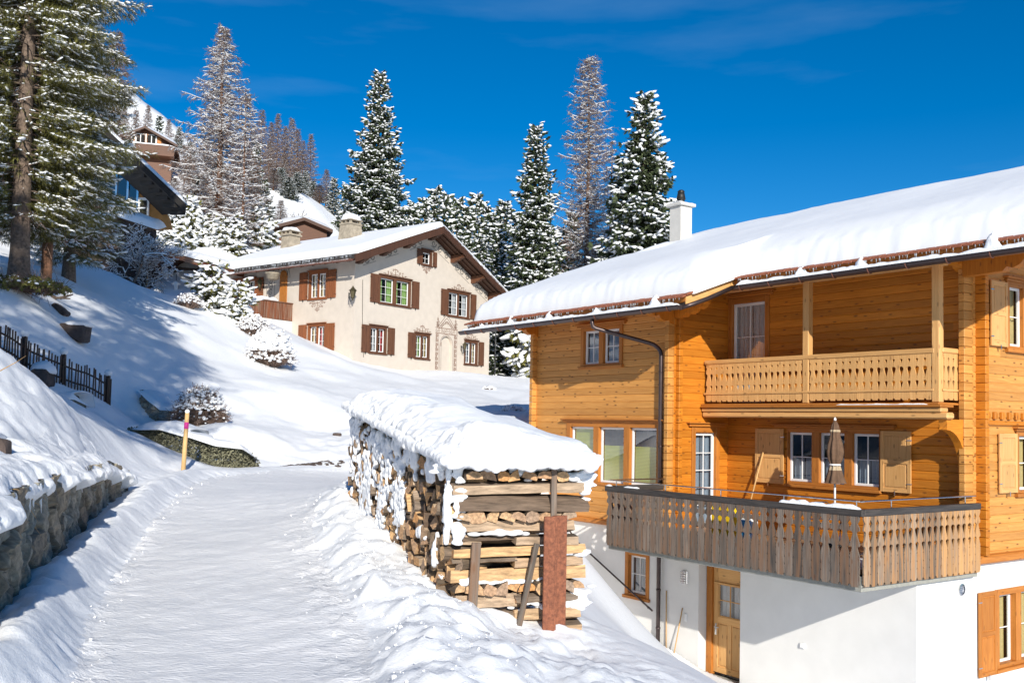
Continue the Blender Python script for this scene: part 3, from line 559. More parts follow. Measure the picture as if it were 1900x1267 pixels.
def shutter(fc, s0, s1, z0, z1, par, mt='shut', d=.03, panels=2, hook=False, ang=0):
    m = MB(); t = .035
    if panels:
        st = .085
        m.fbox(fc, s0, s0+st, z0, z1, d, d+t, 'z', .004); m.fbox(fc, s1-st, s1, z0, z1, d, d+t, 'z', .004)
        zz = np.linspace(z0, z1-st, panels+1) if panels > 1 else [z0, z1-st]
        for z in zz: m.fbox(fc, s0+st, s1-st, z, z+st, d+.001, d+t-.001, 's', .004)
        for i in range(len(zz)-1):
            m.fbox(fc, s0+st, s1-st, zz[i]+st, zz[i+1], d+.004, d+t-.016, 'z'); a = .03
            m.fbox(fc, s0+st+a, s1-st-a, zz[i]+st+a, zz[i+1]-a, d+.004, d+t-.006, 'z', .006)
    else:
        n = max(2, int(round((s1-s0)/.14)));
        for i in range(n): a = s0+(s1-s0)*i/n; m.fbox(fc, a+.003, a+(s1-s0)/n-.003, z0, z1, d, d+.028, 'z', .004)
        for z in (z0+.12, z1-.2): m.fbox(fc, s0+.01, s1-.01, z, z+.08, d-.02, d, 's')
    o = m.build('shutter', MT[mt], par)
    for z in (z0+.18, z1-.2): k = MB(); k.fbox(fc, s0-.03, s0+.09, z, z+.02, d+t, d+t+.006); k.build('hinge', MT['steel' if hook else 'iron'], o)
    k = MB(); k.fbox(fc, (s0+s1)/2-.012, (s0+s1)/2+.012, z0-.07, z0+.03, d, d+.06); k.build('shutter_holder', MT['steel' if hook else 'iron'], o)
def window(name, fc, s0, s1, z0, z1, par, lights=1, nx=2, ny=2, case=.11, mullion=.16, mt='trim', proud=.035, hood=True, sill=True, cur='curtain', curfrac=1., gl='glass', deep=.08, label=None, frm='winwhite', curtop=None, hw=.06, jw=None):
    """timber surround as the part, with frame, pane, curtain, sill and hood as sub-parts; s0..z1 is the outer edge of the surround"""
    m = MB(); jw = case if jw is None else jw
    m.fbox(fc, s0, s0+jw, z0, z1, -deep, proud, 'z', .006); m.fbox(fc, s1-jw, s1, z0, z1, -deep, proud, 'z', .006)
    m.fbox(fc, s0+jw, s1-jw, z1-case, z1, -deep, proud-.002, 's', .006); m.fbox(fc, s0+jw, s1-jw, z0, z0+case*.6, -deep, proud-.002, 's', .006)
    a, b = s0+jw, s1-jw; wl = (b-a-mullion*(lights-1))/lights; c, e = z0+case*.6, z1-case
    for i in range(1, lights): x = a+wl*i+mullion*(i-1); m.fbox(fc, x, x+mullion, c, e, -deep, proud-.003, 'z', .006)
    o = m.build(name, MT[mt], par, label=label)
    for i in range(lights):
        x = a+(wl+mullion)*i
        sash(fc, x+.002, x+wl-.002, c+.002, e-.002, o, -.05 if deep < .07 else -deep+.03, nx, ny, cur=cur[i] if isinstance(cur, list) else cur, curfrac=curfrac, gl=gl, frm=frm, curtop=curtop[i] if isinstance(curtop, list) else curtop)
    if sill:
        k = MB(); k.fbox(fc, s0-.04, s1+.04, z0-.075, z0-.002, -.02, proud+.05, 's', .008); k.build('sill', MT[mt], o)
    if hood:
        k = MB(); k.fbox(fc, s0-hw, s1+hw, z1+.002, z1+.05, -.02, proud+.04, 's', .008); k.fbox(fc, s0-hw-.04, s1+hw+.04, z1+.052, z1+.09, -.02, proud+.09, 's', .008); k.build('lintel', MT[mt], o)
    return o

# ------------------------------------------------------------------ the timber chalet
ch = thing('timber_chalet', 'golden timber chalet with snowy roof, two balconies and white plaster ground floor beside the road', 'chalet', H.w(6, 6, -4))
RS = math.tan(R_(19.37)); roofz = lambda v: 4.59+RS*(v-.65)     # upper face of the roof covering
UB = .15; VB = 1.9; VR = 3.83; UR = 6.5; UL = 12.07; RIDGE = 9.75; VE1, VE2 = .65, 2.18
UE0, UE1, UE2 = -2.3, 4.87, 13.55
undr = lambda v: roofz(v)-.26
FA, FR, FB, FRET = FaceA(H, VB), FaceA(H, VR), FaceB(H, UB), FaceB(H, UR)
# windows: pixel-measured edges turned into metres on their walls
def rect(fc, x0, y0, x1, y1): a = fc.px(x0, y0); b = fc.px(x1, y1); return min(a[0], b[0]), max(a[0], b[0]), min(a[1], b[1]), max(a[1], b[1])
wUp = rect(FA, 1079, 607, 1156, 677); wLo = rect(FA, 1053, 787, 1228, 902); wBs = rect(FA, 1159, 1022, 1204, 1112)
wUp = (8.25, 10.0, wUp[2], wUp[3])
def spx(fc, x, y): return fc.px(x, y)[0]
wUp = (spx(FA, 1156, 640), spx(FA, 1079, 640), FA.px(1120, 678)[1], FA.px(1120, 605)[1])
wLo = (spx(FA, 1228, 840), spx(FA, 1052, 840), FA.px(1150, 903)[1], FA.px(1150, 784)[1])
wBs = (spx(FA, 1205, 1065), spx(FA, 1160, 1065), FA.px(1182, 1106)[1], FA.px(1182, 1024)[1])
walls = MB()
log_wall(walls, FA, UR-.02, UL, -.72, undr(VB), [wUp, wLo], seed=2); walls.build('front_wall', MT['woodA'], ch)
dRet = (2.55, 3.52, -.70, 1.72)
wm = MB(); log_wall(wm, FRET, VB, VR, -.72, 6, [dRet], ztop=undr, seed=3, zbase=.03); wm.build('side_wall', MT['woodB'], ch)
dUp = (FR.px(1428, 620)[0], FR.px(1352, 620)[0], 2.32, FR.px(1390, 551)[1])
wIn = (FR.px(1634, 850)[0], FR.px(1462, 850)[0], FR.px(1550, 903)[1], FR.px(1550, 795)[1])
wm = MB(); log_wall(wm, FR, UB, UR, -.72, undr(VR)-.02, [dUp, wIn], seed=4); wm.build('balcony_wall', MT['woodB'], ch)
bU = (FB.px(1866, 580)[0], FB.px(1866, 580)[0]+1.5, FB.px(1872, 647)[1], FB.px(1872, 522)[1])
bL = (FB.px(1884, 870)[0], FB.px(1884, 870)[0]+1.5, FB.px(1884, 915)[1], FB.px(1884, 800)[1])
wm = MB(); log_wall(wm, FB, VR, 15.5, -.72, 9, [bU, bL], ztop=lambda v: undr(v) if v < RIDGE else undr(2*RIDGE-v), seed=5, zbase=.05); wm.build('gable_wall', MT['woodA'], ch)
wm = MB(); plain_wall(wm, FaceB(H, UL), VB, 15.5, -1, 9, ztop=lambda v: undr(v) if v < RIDGE else undr(2*RIDGE-v)); plain_wall(wm, FaceA(H, 15.5), UB, UL, -1, 5.6); wm.build('rear_wall', MT['woodA'], ch)
# plaster basement
DO = (4.42, 5.58)
bB = (FB.px(1846, 1170)[0], FB.px(1846, 1170)[0]+1.75, FB.px(1870, 1235)[1], FB.px(1870, 1090)[1])
wm = MB(); plain_wall(wm, FA, 5.6, UL, -5.4, -.80, [wBs]); plain_wall(wm, FA, UB, 4.36, -5.4, -1.06)
plain_wall(wm, FaceB(H, 5.6), VB, 2.2, -5.4, -1.06); plain_wall(wm, FaceA(H, 2.2), 4.3, 5.6, -5.4, -1.06, [(DO[0], DO[1], -3.9, -1.3)])
plain_wall(wm, FB, VB, 15.5, -5.4, -.86, [bB]); plain_wall(wm, FaceB(H, UL), VB, 15.5, -5.4, -.9)
wm.quad(H.w(4.36, VB, -5.4), H.w(4.36, VB, -1.06), H.w(4.36, 2.2, -1.06), H.w(4.36, 2.2, -5.4)); wm.build('plaster_wall', MT['white'], ch)
wm = MB()                                       # timber ledge on top of the plaster
wm.fbox(FB, VR-.25, 15.5, -.86, -.70, -.1, .16, 's', .03); wm.fbox(FA, UR-.12, UL+.1, -.83, -.70, -.1, .14, 's', .03); wm.build('base_beam', MT['trim'], ch)
# crossed log corners
def corner(fcA, fcB, sA, sB, z0, z1, mbA, mbB, ext=.16, w=.13):
    k = 0; z = z0
    while z < z1-.02:
        zt = min(z+.178, z1)
        mbB.fbox(fcA, sA, sA+w, z+.003, zt-.003, -.05, ext, 'd', .012, rnd=(k*29 % 83)/83)     # logs of the side wall running out through the front
        mbA.fbox(fcB, sB, sB+w, z+.003, zt-.003, -.05, ext*.75, 'd', .012, rnd=(k*53 % 89)/89)
        z = zt; k += 1
m1, m2 = MB(), MB()
corner(FA, FRET, UR-.002, VB+.10, -.70, undr(VB)-.08, m2, m1); m1.build('log_corner', MT['woodA'], ch); m2.build('log_corner', MT['woodB'], ch); m1, m2 = MB(), MB(); corner(FR, FB, UB+.0, VR+.12, -.70, undr(VR)-.1, m2, m1, ext=.28)
m1.build('log_corner', MT['woodA'], ch); m2.build('log_corner', MT['woodB'], ch); m1 = MB(); z = -.70; k = 0
while z < undr(VB)-.1:
    m1.fbox(FA, UL-.16, UL-.02, z+.003, z+.175, -.03, .15, 'd', .012, rnd=(k*31 % 71)/71); z += .178; k += 1
m1.build('log_corner', MT['woodA'], ch)
# windows and doors
window('window', FA, *wUp, ch, lights=2, case=.09, mullion=.17, mt='trim', cur='bluecur', nx=2, ny=2, jw=.12, hw=.12)
o = window('window', FA, *wLo, ch, lights=3, nx=1, ny=1, case=.12, mullion=.22, cur=None, sill=False, hw=.14, jw=.16, label='triple window with green pleated blinds')
a, b = wLo[0]+.16, wLo[1]-.16; wl = (b-a-.44)/3
for i in range(3):
    x = a+(wl+.22)*i; k = MB(); top = wLo[3]-.17-(.0 if i == 2 else .42); k.fbox(FA, x+.06, x+wl-.06, wLo[2]+.12, top, -.125, -.118); k.build('blind', MT['blind'], o)
window('window', FA, *wBs, ch, lights=1, nx=2, ny=2, case=.09, cur='bluecur', deep=.12, proud=.02, hood=False, jw=.12)
window('window', FR, *wIn, ch, lights=3, nx=2, ny=2, case=.10, mullion=.2, cur='bluecur', curtop=.5, hw=.35, curfrac=.98, jw=.02)
zi0, zi1 = wIn[2]+.03, wIn[3]-.03
shutter(FR, FR.px(1693, 850)[0], wIn[0]-.03, zi0-.05, zi1, ch, 'pale', hook=True); shutter(FR, wIn[1]+.09, FR.px(1404, 850)[0], zi0-.05, zi1, ch, 'pale', hook=True)
window('window', FB, *bU, ch, lights=2, nx=1, ny=2, case=.10, cur='yelcur', mullion=.18); shutter(FB, bU[0]-.66, bU[0]-.02, bU[2]+.02, bU[3]-.05, ch, 'pale', hook=True)
window('window', FB, *bL, ch, lights=2, nx=1, ny=2, case=.10, cur='yelcur', mullion=.18); shutter(FB, bL[0]-.72, bL[0]-.02, bL[2]+.02, bL[3]-.05, ch, 'pale', hook=True)
window('window', FB, *bB, ch, lights=2, nx=1, ny=2, case=.12, cur='yelcur', mullion=.2, mt='trim', hood=False, deep=.12); shutter(FB, bB[0]-.68, bB[0]-.02, bB[2]-.08, bB[3]+.0, ch, 'trim', hook=True)
def glazed_door(fc, r, par, ny, nx=2, label=None, mt='trim', cur='bluecur'):
    m = MB(); s0, s1, z0, z1 = r; m.fbox(fc, s0, s0+.13, z0, z1, -.08, .03, 'z', .006); m.fbox(fc, s1-.13, s1, z0, z1, -.08, .03, 'z', .006); m.fbox(fc, s0+.13, s1-.13, z1-.14, z1, -.08, .028, 's', .006)
    m.fbox(fc, s0-.12, s1+.12, z1+.002, z1+.07, -.02, .08, 's', .01); m.fbox(fc, s0-.18, s1+.18, z1+.072, z1+.11, -.02, .13, 's', .01)
    o = m.build('balcony_door', MT[mt], par, label=label); sash(fc, s0+.132, s1-.132, z0+.02, z1-.142, o, -.05, nx, ny, fr=.07, cur=cur); return o
glazed_door(FR, dUp, ch, 3, cur='curtain'); glazed_door(FRET, dRet, ch, 5)
# basement door
f2 = FaceA(H, 2.2); m = MB()
m.fbox(f2, DO[0], DO[0]+.05, -3.9, -1.3, -.08, .06, 'z', .006); m.fbox(f2, DO[1]-.16, DO[1], -3.9, -1.3, -.08, .06, 'z', .006); m.fbox(f2, DO[0]+.05, DO[1]-.16, -1.42, -1.3, -.08, .055, 's', .006)
dd = m.build('entrance_door', MT['trim'], ch); m = MB(); a, b = DO[0]+.05, DO[1]-.16; zt = -1.44; zb = -3.84
m.fbox(f2, a, a+.13, zb, zt, -.06, -.01, 'z', .005); m.fbox(f2, b-.13, b, zb, zt, -.06, -.01, 'z', .005); m.fbox(f2, a+.13, b-.13, zt-.36, zt, -.06, -.012, 's', .005)
m.fbox(f2, a+.13, b-.13, zb+1.12, zb+1.26, -.06, -.012, 's', .005); m.fbox(f2, a+.13, b-.13, zb, zb+.14, -.06, -.012, 's', .005); m.fbox(f2, (a+b)/2-.05, (a+b)/2+.05, zb+.14, zb+1.12, -.06, -.014, 'z', .005)
m.fbox(f2, a+.05, b-.05, zt-.4, zt-.36, -.02, .04, 's', .01)
for s0, s1 in ((a+.13, (a+b)/2-.05), ((a+b)/2+.05, b-.13)): m.fbox(f2, s0+.03, s1-.03, zb+.17, zb+1.09, -.055, -.02, 'z', .012); m.fbox(f2, s0, s1, zb+.14, zb+1.12, -.055, -.035, 'z')
m.build('door_leaf', MT['pale'], dd); sash(f2, a+.132, b-.132, zb+1.262, zt-.402, dd, -.02, 2, 2, fr=.02, mt=.02, cur='curtain', frm='pale', curfrac=.9)
m = MB(); m.fbox(f2, b-.10, b-.05, -3.0, -2.75, -.01, .0); m.bar(f2.p(b-.075, -2.82, .05), f2.p(b-.22, -2.82, .05), .018, .018); m.bar(f2.p(b-.075, -2.82, 0), f2.p(b-.075, -2.82, .05), .02, .02); m.build('door_handle', MT['steel'], dd)
m = MB(); m.fbox(f2, DO[0]-.0, DO[1]+.3, -4.1, -3.9, -.1, 1.1, bev=.02); m.build('doorstep', MT['concrete'], ch)
# terrace slab, railing
TU, TV = 6.62, 3.78
m = MB(); c = H.w(TU/2+.02, TV/2+.02, -.95); m.box(c, (H.a, H.b, (0, 0, 1)), (TU/2-.01, TV/2-.03, .135), bev=.01); m.build('terrace_slab', MT['concrete'], ch)
m = MB(); m.box(H.w(TU/2+.03, TV/2+.02, -.75), (H.a, H.b, (0, 0, 1)), (TU/2-.08, TV/2-.06, .045)); m.build('terrace_floor', MT['greyB'], ch)
m = MB(); snow_strip_ = None
P = np.zeros((50, 20, 3))
for i in range(50):
    for j in range(20):
        u, v_ = .1+(TU-.3)*i/49, .1+1.25*j/19; e = min(i, 49-i, j*1.5, (19-j)*.6)/6; P[i, j] = H.w(u, v_, -.705+.10*min(1, max(e, 0))**.6*(1+.3*math.sin(u*3+v_*4)))
m.grid(P); m.build('terrace_snow', MT['crumb'], ch, smooth=True)
def heart_gap(t, A):
    """half width of the cut-out between two boards at t (0 top .. 1 bottom)"""
    g = A['base']
    for k, c, h, wd in A['shapes']:
        q_ = (t-c)/h
        if k == 'd' and abs(q_) < 1: g = max(g, wd*(1-abs(q_)))
        if k == 'h' and 0 <= q_ <= 1:
            g = max(g, wd*(math.sqrt(max(0, 1-((q_-.22)/.22)**2)) if q_ < .22 else (1-(q_-.22)/.78)**.85))
        if k == 'o' and abs(q_) < 1: g = max(g, wd*math.sqrt(1-q_*q_))
    return g
def board_fence(fc, s0, s1, z0, z1, pitch, A, par, mt, name='railing', d=0, th=.028, seed=1):
    m = MB(); n = max(1, int(round((s1-s0)/pitch))); p = (s1-s0)/n; rg = random.Random(seed)
    lv = sorted(set([0, 1]+[round(c+e*h, 4) for k, c, h, wd in A['shapes'] for e in ((-1, -.5, -.02, .02, .5, 1) if k != 'h' else (0, .05, .12, .22, .4, .7, 1)) if 0 < c+e*h < 1]+[A['lobe']*1, .5]))
    for i in range(n):
        cs = s0+p*(i+.5); zt = z1; zb = z0+rg.uniform(-.004, .004); r = rg.random()
        for side in (d, d+th):
            for a, b in zip(lv[:-1], lv[1:]):
                ga, gb = heart_gap(a, A), heart_gap(b, A)
                za, zc = zt-(zt-zb)*a, zt-(zt-zb)*b; o = r*40
                V = [fc.p(cs-p/2+gb, zc, side), fc.p(cs+p/2-gb, zc, side), fc.p(cs+p/2-ga, za, side), fc.p(cs-p/2+ga, za, side)]
                m.add(V, [[0, 1, 2, 3]], [[(zc+o, cs-p/2+gb+r*30), (zc+o, cs+p/2-gb+r*30), (za+o, cs+p/2-ga+r*30), (za+o, cs-p/2+ga+r*30)]], r)
        for sg in (-1, 1):
            for a, b in zip(lv[:-1], lv[1:]):
                ga, gb = heart_gap(a, A), heart_gap(b, A); za, zc = zt-(zt-zb)*a, zt-(zt-zb)*b
                m.quad(fc.p(cs+sg*(p/2-ga), za, d), fc.p(cs+sg*(p/2-gb), zc, d), fc.p(cs+sg*(p/2-gb), zc, d+th), fc.p(cs+sg*(p/2-ga), za, d+th), rnd=r*.6)
        m.quad(fc.p(cs-p/2, zb, d), fc.p(cs+p/2, zb, d), fc.p(cs+p/2, zb, d+th), fc.p(cs-p/2, zb, d+th), rnd=r)
    return m.build(name, MT[mt], par)
AT = dict(base=.004, lobe=.97, shapes=[('d', .13, .06, .048), ('h', .225, .18, .066), ('h', .44, .13, .050), ('d', .60, .018, .014), ('d', .72, .018, .014), ('d', .83, .018, .014), ('o', 1.0, .035, .035)])
ABN = dict(base=.003, lobe=.97, shapes=[('h', .09, .10, .030), ('h', .26, .24, .050), ('d', .52, .02, .012), ('h', .57, .17, .038), ('d', .77, .02, .012), ('o', 1.0, .035, .035)])
T0, T1 = -.99, .25
tA, tB = FaceA(H, 0), FaceB(H, 0)
ra = board_fence(tA, 0.02, TU, T0, T1, .2, AT, ch, 'grey', 'terrace_railing', seed=1)
rb_ = board_fence(tB, 0.03, 2.43, T0, T1, .2, AT, ch, 'greyB', 'terrace_railing', seed=2); board_fence(tB, 2.43, TV, T0, T1, .2, AT, ch, 'railor', 'terrace_railing', seed=12)['label'] = 'unweathered orange end of the railing'
rc_ = board_fence(FaceB(H, TU+.03), 0.03, VB-.02, T0, T1, .2, AT, ch, 'grey', 'terrace_railing', seed=3)
m = MB(); m.fbox(tA, -.05, TU+.06, T1-.03, T1+.09, -.05, .05, 's', .012); m.fbox(FaceB(H, TU), 0.05, VB-.02, T1-.03, T1+.09, -.08, .02, 's', .012); m.build('cap_rail', MT['black'], ra)
m = MB(); m.fbox(tB, .052, TV, T1-.03, T1+.09, -.05, .05, 's', .012); m.build('cap_rail', MT['black'], rb_)
def snow_strip(mb, fc, s0, s1, z, d0, d1, h, seed=1, step=.03, sag=0):
    n = max(4, int((s1-s0)/step)); mm = 9; P = np.zeros((n+1, mm, 3))
    for i in range(n+1):
        t = i/n; s = s0+(s1-s0)*t; e = min(1, min(t, 1-t)*n/3.)**.5; hh = h*(.65+.6*float(vnoise([s*3.1], [seed*7.7])[0]*.5+.5)+.25*float(vnoise([s*11.], [seed*3.3])[0]))*e
        for j in range(mm):
            a = math.pi*j/(mm-1); P[i, j] = fc.p(s, z+(hh*math.sin(a) if 0 < j < mm-1 else -sag), (d0+d1)/2+(d1-d0)/2*math.cos(a)*(.85+.3*e))
    mb.grid(P)
m = MB(); snow_strip(m, tA, 0.02, 1.75, T1+.09, -.05, .05, .07, 3); snow_strip(m, tA, 5.6, 6.05, T1+.09, -.05, .05, .04, 4); snow_strip(m, tA, 6.5, 6.66, T1+.09, -.05, .05, .04, 5); m.build('snow_cap', MT['crumb'], ra, smooth=True)
m = MB(); zt = .47
for k in range(3):
    o_ = -.03+.03*k; m.tube([FaceA(H, .08).p(.02, zt, o_), FaceA(H, .08).p(TU+.0, zt, o_)], .012, 8); m.tube([FaceB(H, .08).p(.02, zt+.002, o_), FaceB(H, .08).p(TV-.02, zt+.002, o_)], .012, 8)
    m.tube([FaceB(H, TU-.04).p(.05, zt+.004, o_), FaceB(H, TU-.04).p(VB-.02, zt+.004, o_)], .012, 8)
m.build('steel_handrail', MT['steel'], ch); m = MB()
for s in np.linspace(.15, TU-.2, 5): m.tube([FaceA(H, .08).p(s, .3, 0), FaceA(H, .08).p(s, zt, 0)], .011, 8)
for s in np.linspace(1.0, TV-.35, 2): m.tube([FaceB(H, .08).p(s, .3, 0), FaceB(H, .08).p(s, zt, 0)], .011, 8)
m.build('handrail_uprights', MT['steel'], ch)
# upper balcony
VU = 2.97; uA = FaceA(H, VU); U0, U1 = .33, 6.46; Z0, Z1 = 2.33, 3.24; uB = FaceB(H, U0)
ob = board_fence(uA, U0+.12, 3.36, Z0, Z1, .172, ABN, ch, 'pale', 'balcony_railing', seed=5); board_fence(uA, 3.56, U1-.05, Z0, Z1, .172, ABN, ch, 'pale', 'balcony_railing', seed=6)
board_fence(uB, VU+.10, VR-.06, Z0, Z1, .172, ABN, ch, 'pale', 'balcony_railing', seed=7)
m = MB(); m.fbox(uA, U0+.08, U1, Z1-.01, Z1+.10, -.09, .05, 's', .02); m.fbox(uB, VU+.05, VR-.0, Z1+.005, Z1+.11, -.09, .05, 's', .02)
m.fbox(uA, U0+.1, U1, Z0+.17, Z0+.215, .029, .05, 's', .004); m.fbox(uB, VU+.05, VR-.02, Z0+.17, Z0+.215, .029, .05, 's', .004); m.build('balcony_rail', MT['pale'], ch)
m = MB(); m.fbox(uA, U0+.12, U1, Z0+.02, Z1-.02, -.06, -.03, 's'); 
m = MB(); m.fbox(uA, U0-.05, U1+.02, 2.235, 2.275, -.95, .12, 's', .005); m.fbox(uA, U0-.12, U1-.0, 2.18, 2.232, -.3, .16, 's', .012); m.build('balcony_floor', MT['trim'], ch)
m = MB(); m.fbox(uA, U0-.1, U1+.02, 2.085, 2.178, -.14, .11, 's', .02); m.fbox(uA, U0-.22, U1+.02, 1.955, 2.083, -.16, .085, 's', .03); m.build('balcony_beam', MT['pale'], ch)
m = MB()
for u in np.linspace(1.2, 5.8, 5): m.fbox(uA, u-.07, u+.07, 2.02, 2.17, -.9, -.17, 'd')
m.fbox(uA, U0, U1, 2.276, 2.281, -.86, -.05); m.build('balcony_joists', MT['trim'], ch)
m = MB()
for s in (3.46, .39): m.fbox(uA, s-.08, s+.08, 2.28, undr(VU)-.03, -.12, .04, 'z', .012)
m.fbox(uA, U0-.12, U1+.02, undr(VU)-.20, undr(VU)-.01, -.13, .03, 's', .012); m.build('balcony_post', MT['pale'], ch)
m = MB(); snow_strip(m, uA, .5, 2.6, 2.232, .02, .15, .025, 9); m.build('balcony_snow', MT['crumb'], ch, smooth=True)
# curved log bracket under the balcony (runs out from the corner)
pts = []; zl = [(-.70)]; vb0 = VR-.02
prof = [(vb0, -.70), (VR-.16, -.70), (VR-.17, .95)]
for a in np.linspace(0, math.pi/2, 9): prof.append((VR-.17-.68*(1-math.cos(a)), .95+.80*math.sin(a)))
prof += [(3.0, 1.80), (2.98, 1.95), (vb0, 1.95)]
m = MB(); m.poly([H.w(UB+.04, v_, z_) for v_, z_ in prof], H.a*.16); m.build('balcony_bracket', MT['woodB'], ch)
# same scrolled bracket ends under the eaves (bay and corner)
def purlin_end(fc, s, z, L_, par, mt='woodB', w_=.2):
    m = MB(); pr = [(0, 0), (0, .42)]; pr += [(L_, .42), (L_, .30), (L_-.06, .26), (L_-.10, .2), (L_-.22, .16), (L_-.30, .20), (L_-.36, .12), (L_-.50, .06), (L_-.62, .10), (L_-.70, .02)]
    m.poly([fc.p(s-w_/2, z+b, a) for a, b in pr], np.array(fc.S)*w_); m.build('purlin_end', MT[mt], par)
purlin_end(FB, VR-.25, undr(VR-.25)-.60, 1.5, ch); purlin_end(FB, RIDGE, undr(RIDGE)-.6, 1.6, ch)
purlin_end(FRET, VB+.12, undr(VB+.12)-.50, 1.0, ch); purlin_end(FaceA(H, VB), UR+.08, undr(VB)-.62, .8, ch)
purlin_end(FaceA(H, VB), UL-.1, undr(VB)-.60, .75, ch); purlin_end(FaceA(H, VR), UB+.1, undr(VR)-.62, .7, ch)
# roof: boards below, covering above
def slope_box(mb, u0, u1, v0, v1, z0off, z1off, grain=None):
    pts = []
    for u in (u0, u1):
        for v_ in (v0, v1):
            for o_ in (z0off, z1off): pts.append(H.w(u, v_, roofz(v_)+o_))
    V_ = pts; F_ = [(0, 2, 3, 1), (4, 5, 7, 6), (0, 1, 5, 4), (2, 6, 7, 3), (0, 4, 6, 2), (1, 3, 7, 5)]
    uvf = []
    for f_ in F_: uvf.append([((V_[i]-H.o)@H.a, (V_[i]-H.o)@H.b+V_[i][2]*.3) if grain == 's' else ((V_[i]-H.o)@H.b, (V_[i]-H.o)@H.a+V_[i][2]*.3) for i in f_])
    mb.add(V_, F_, uvf)
m = MB(); n = 26
for v0_ in np.arange(VE1, RIDGE, .2):
    for (ua, ub, vs) in ((UE1+.002, UE2, VE1), (UE0, UE1, VE2)):
        if v0_+.2 <= vs: continue
        slope_box(m, ua, ub, max(v0_, vs), min(v0_+.197, RIDGE), -.16, -.13, 's')
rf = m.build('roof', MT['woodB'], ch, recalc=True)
m = MB(); slope_box(m, UE1, UE2+.03, VE1-.03, RIDGE, -.128, -.02); slope_box(m, UE0-.03, UE1, VE2-.03, RIDGE, -.128, -.021)
for u0, u1 in ((UE0, UE2),):                     # far side of the roof
    V_ = [H.w(u0, RIDGE, roofz(RIDGE)-.02), H.w(u1, RIDGE, roofz(RIDGE)-.02), H.w(u1, 17.5, roofz(2*RIDGE-17.5)-.02), H.w(u0, 17.5, roofz(2*RIDGE-17.5)-.02)]; m.poly(V_, (0, 0, -.14))
m.build('roof_deck', MT['trim'], rf, recalc=True)
m = MB()
for u in np.arange(UE1+.3, UE2, .82): slope_box(m, u-.06, u+.06, VE1+.02, 3.2, -.30, -.162)
for u in np.arange(UE0+.3, UE1-.2, .82): slope_box(m, u-.06, u+.06, VE2+.02, 4.4, -.30, -.162)
m.build('rafters', MT['woodB'], rf, recalc=True)
m = MB(); slope_box(m, UE1-.03, UE1-.004, VE1-.02, VE2+.1, -.26, .0); m.build('barge_board', MT['pale'], rf, recalc=True); m = MB(); slope_box(m, UE2+.004, UE2+.04, VE1-.02, RIDGE, -.28, .0); m.build('barge_board', MT['pale'], rf, recalc=True); m = MB(); slope_box(m, UE0-.04, UE0-.004, VE2-.02, RIDGE, -.28, .0); m.build('barge_board', MT['pale'], rf, recalc=True)
m = MB(); m.fbox(FaceA(H, VE1+.02), UE1, UE2, 4.36, roofz(VE1)-.03, -.03, .0); m.build('fascia_board', MT['black'], rf); m = MB(); m.fbox(FaceA(H, VE2+.02), UE0, UE1, roofz(VE2)-.26, roofz(VE2)-.03, -.03, .0); m.build('fascia_board', MT['black'], rf)
m = MB()                                         # tile edges
for (ua, ub, vs) in ((UE1-.06, UE2+.05, VE1), (UE0-.05, UE1-.06, VE2)):
    for u in np.arange(ua, ub, .21):
        c = H.w(u+.1, vs-.0, roofz(vs)+.005+random.uniform(-.006, .006)); m.box(c, (H.a, H.b+np.array([0, 0, RS]), (0, 0, 1)), (.098, .16, .022), bev=.012)
for v_ in np.arange(VE1, VE2+.2, .3): m.box(H.w(UE1-.03, v_+.1, roofz(v_+.1)+.02), (H.a, H.b+np.array([0, 0, RS]), (0, 0, 1)), (.07, .16, .022), bev=.012)
m.build('roof_tiles', MT['tile'], rf)
def icicles(name, P0, P1, n, par, lmin=.05, lmax=.18, seed=1):
    rg = random.Random(seed); T, MX = [], []
    for i in range(n):
        t = rg.random(); p = np.array(P0)*(1-t)+np.array(P1)*t; l = rg.uniform(lmin, lmax)*rg.uniform(.5, 1); r = .006+l*.055
        T.append(p); MX.append(np.diag([r, r, l]))
    a = np.linspace(0, 2*math.pi, 6)[:-1]; V0 = np.array([[math.cos(t), math.sin(t), 0] for t in a]+[[0, 0, -1]]); F0 = np.array([[i, (i+1) % 5, 5] for i in range(5)])
    V_, F_ = scatter(V0, F0, np.array(T)-WL[par.name], np.array(MX)); o = mkobj(name, npmesh(name, V_, F_, True), MT['ice'], par)
icicles('icicles', H.w(UE1, VE1-.14, roofz(VE1)-.06), H.w(UE2, VE1-.14, roofz(VE1)-.06), 130, rf, seed=1)
icicles('icicles', H.w(UE0, VE2-.14, roofz(VE2)-.06), H.w(UE1, VE2-.14, roofz(VE2)-.06), 110, rf, seed=2)
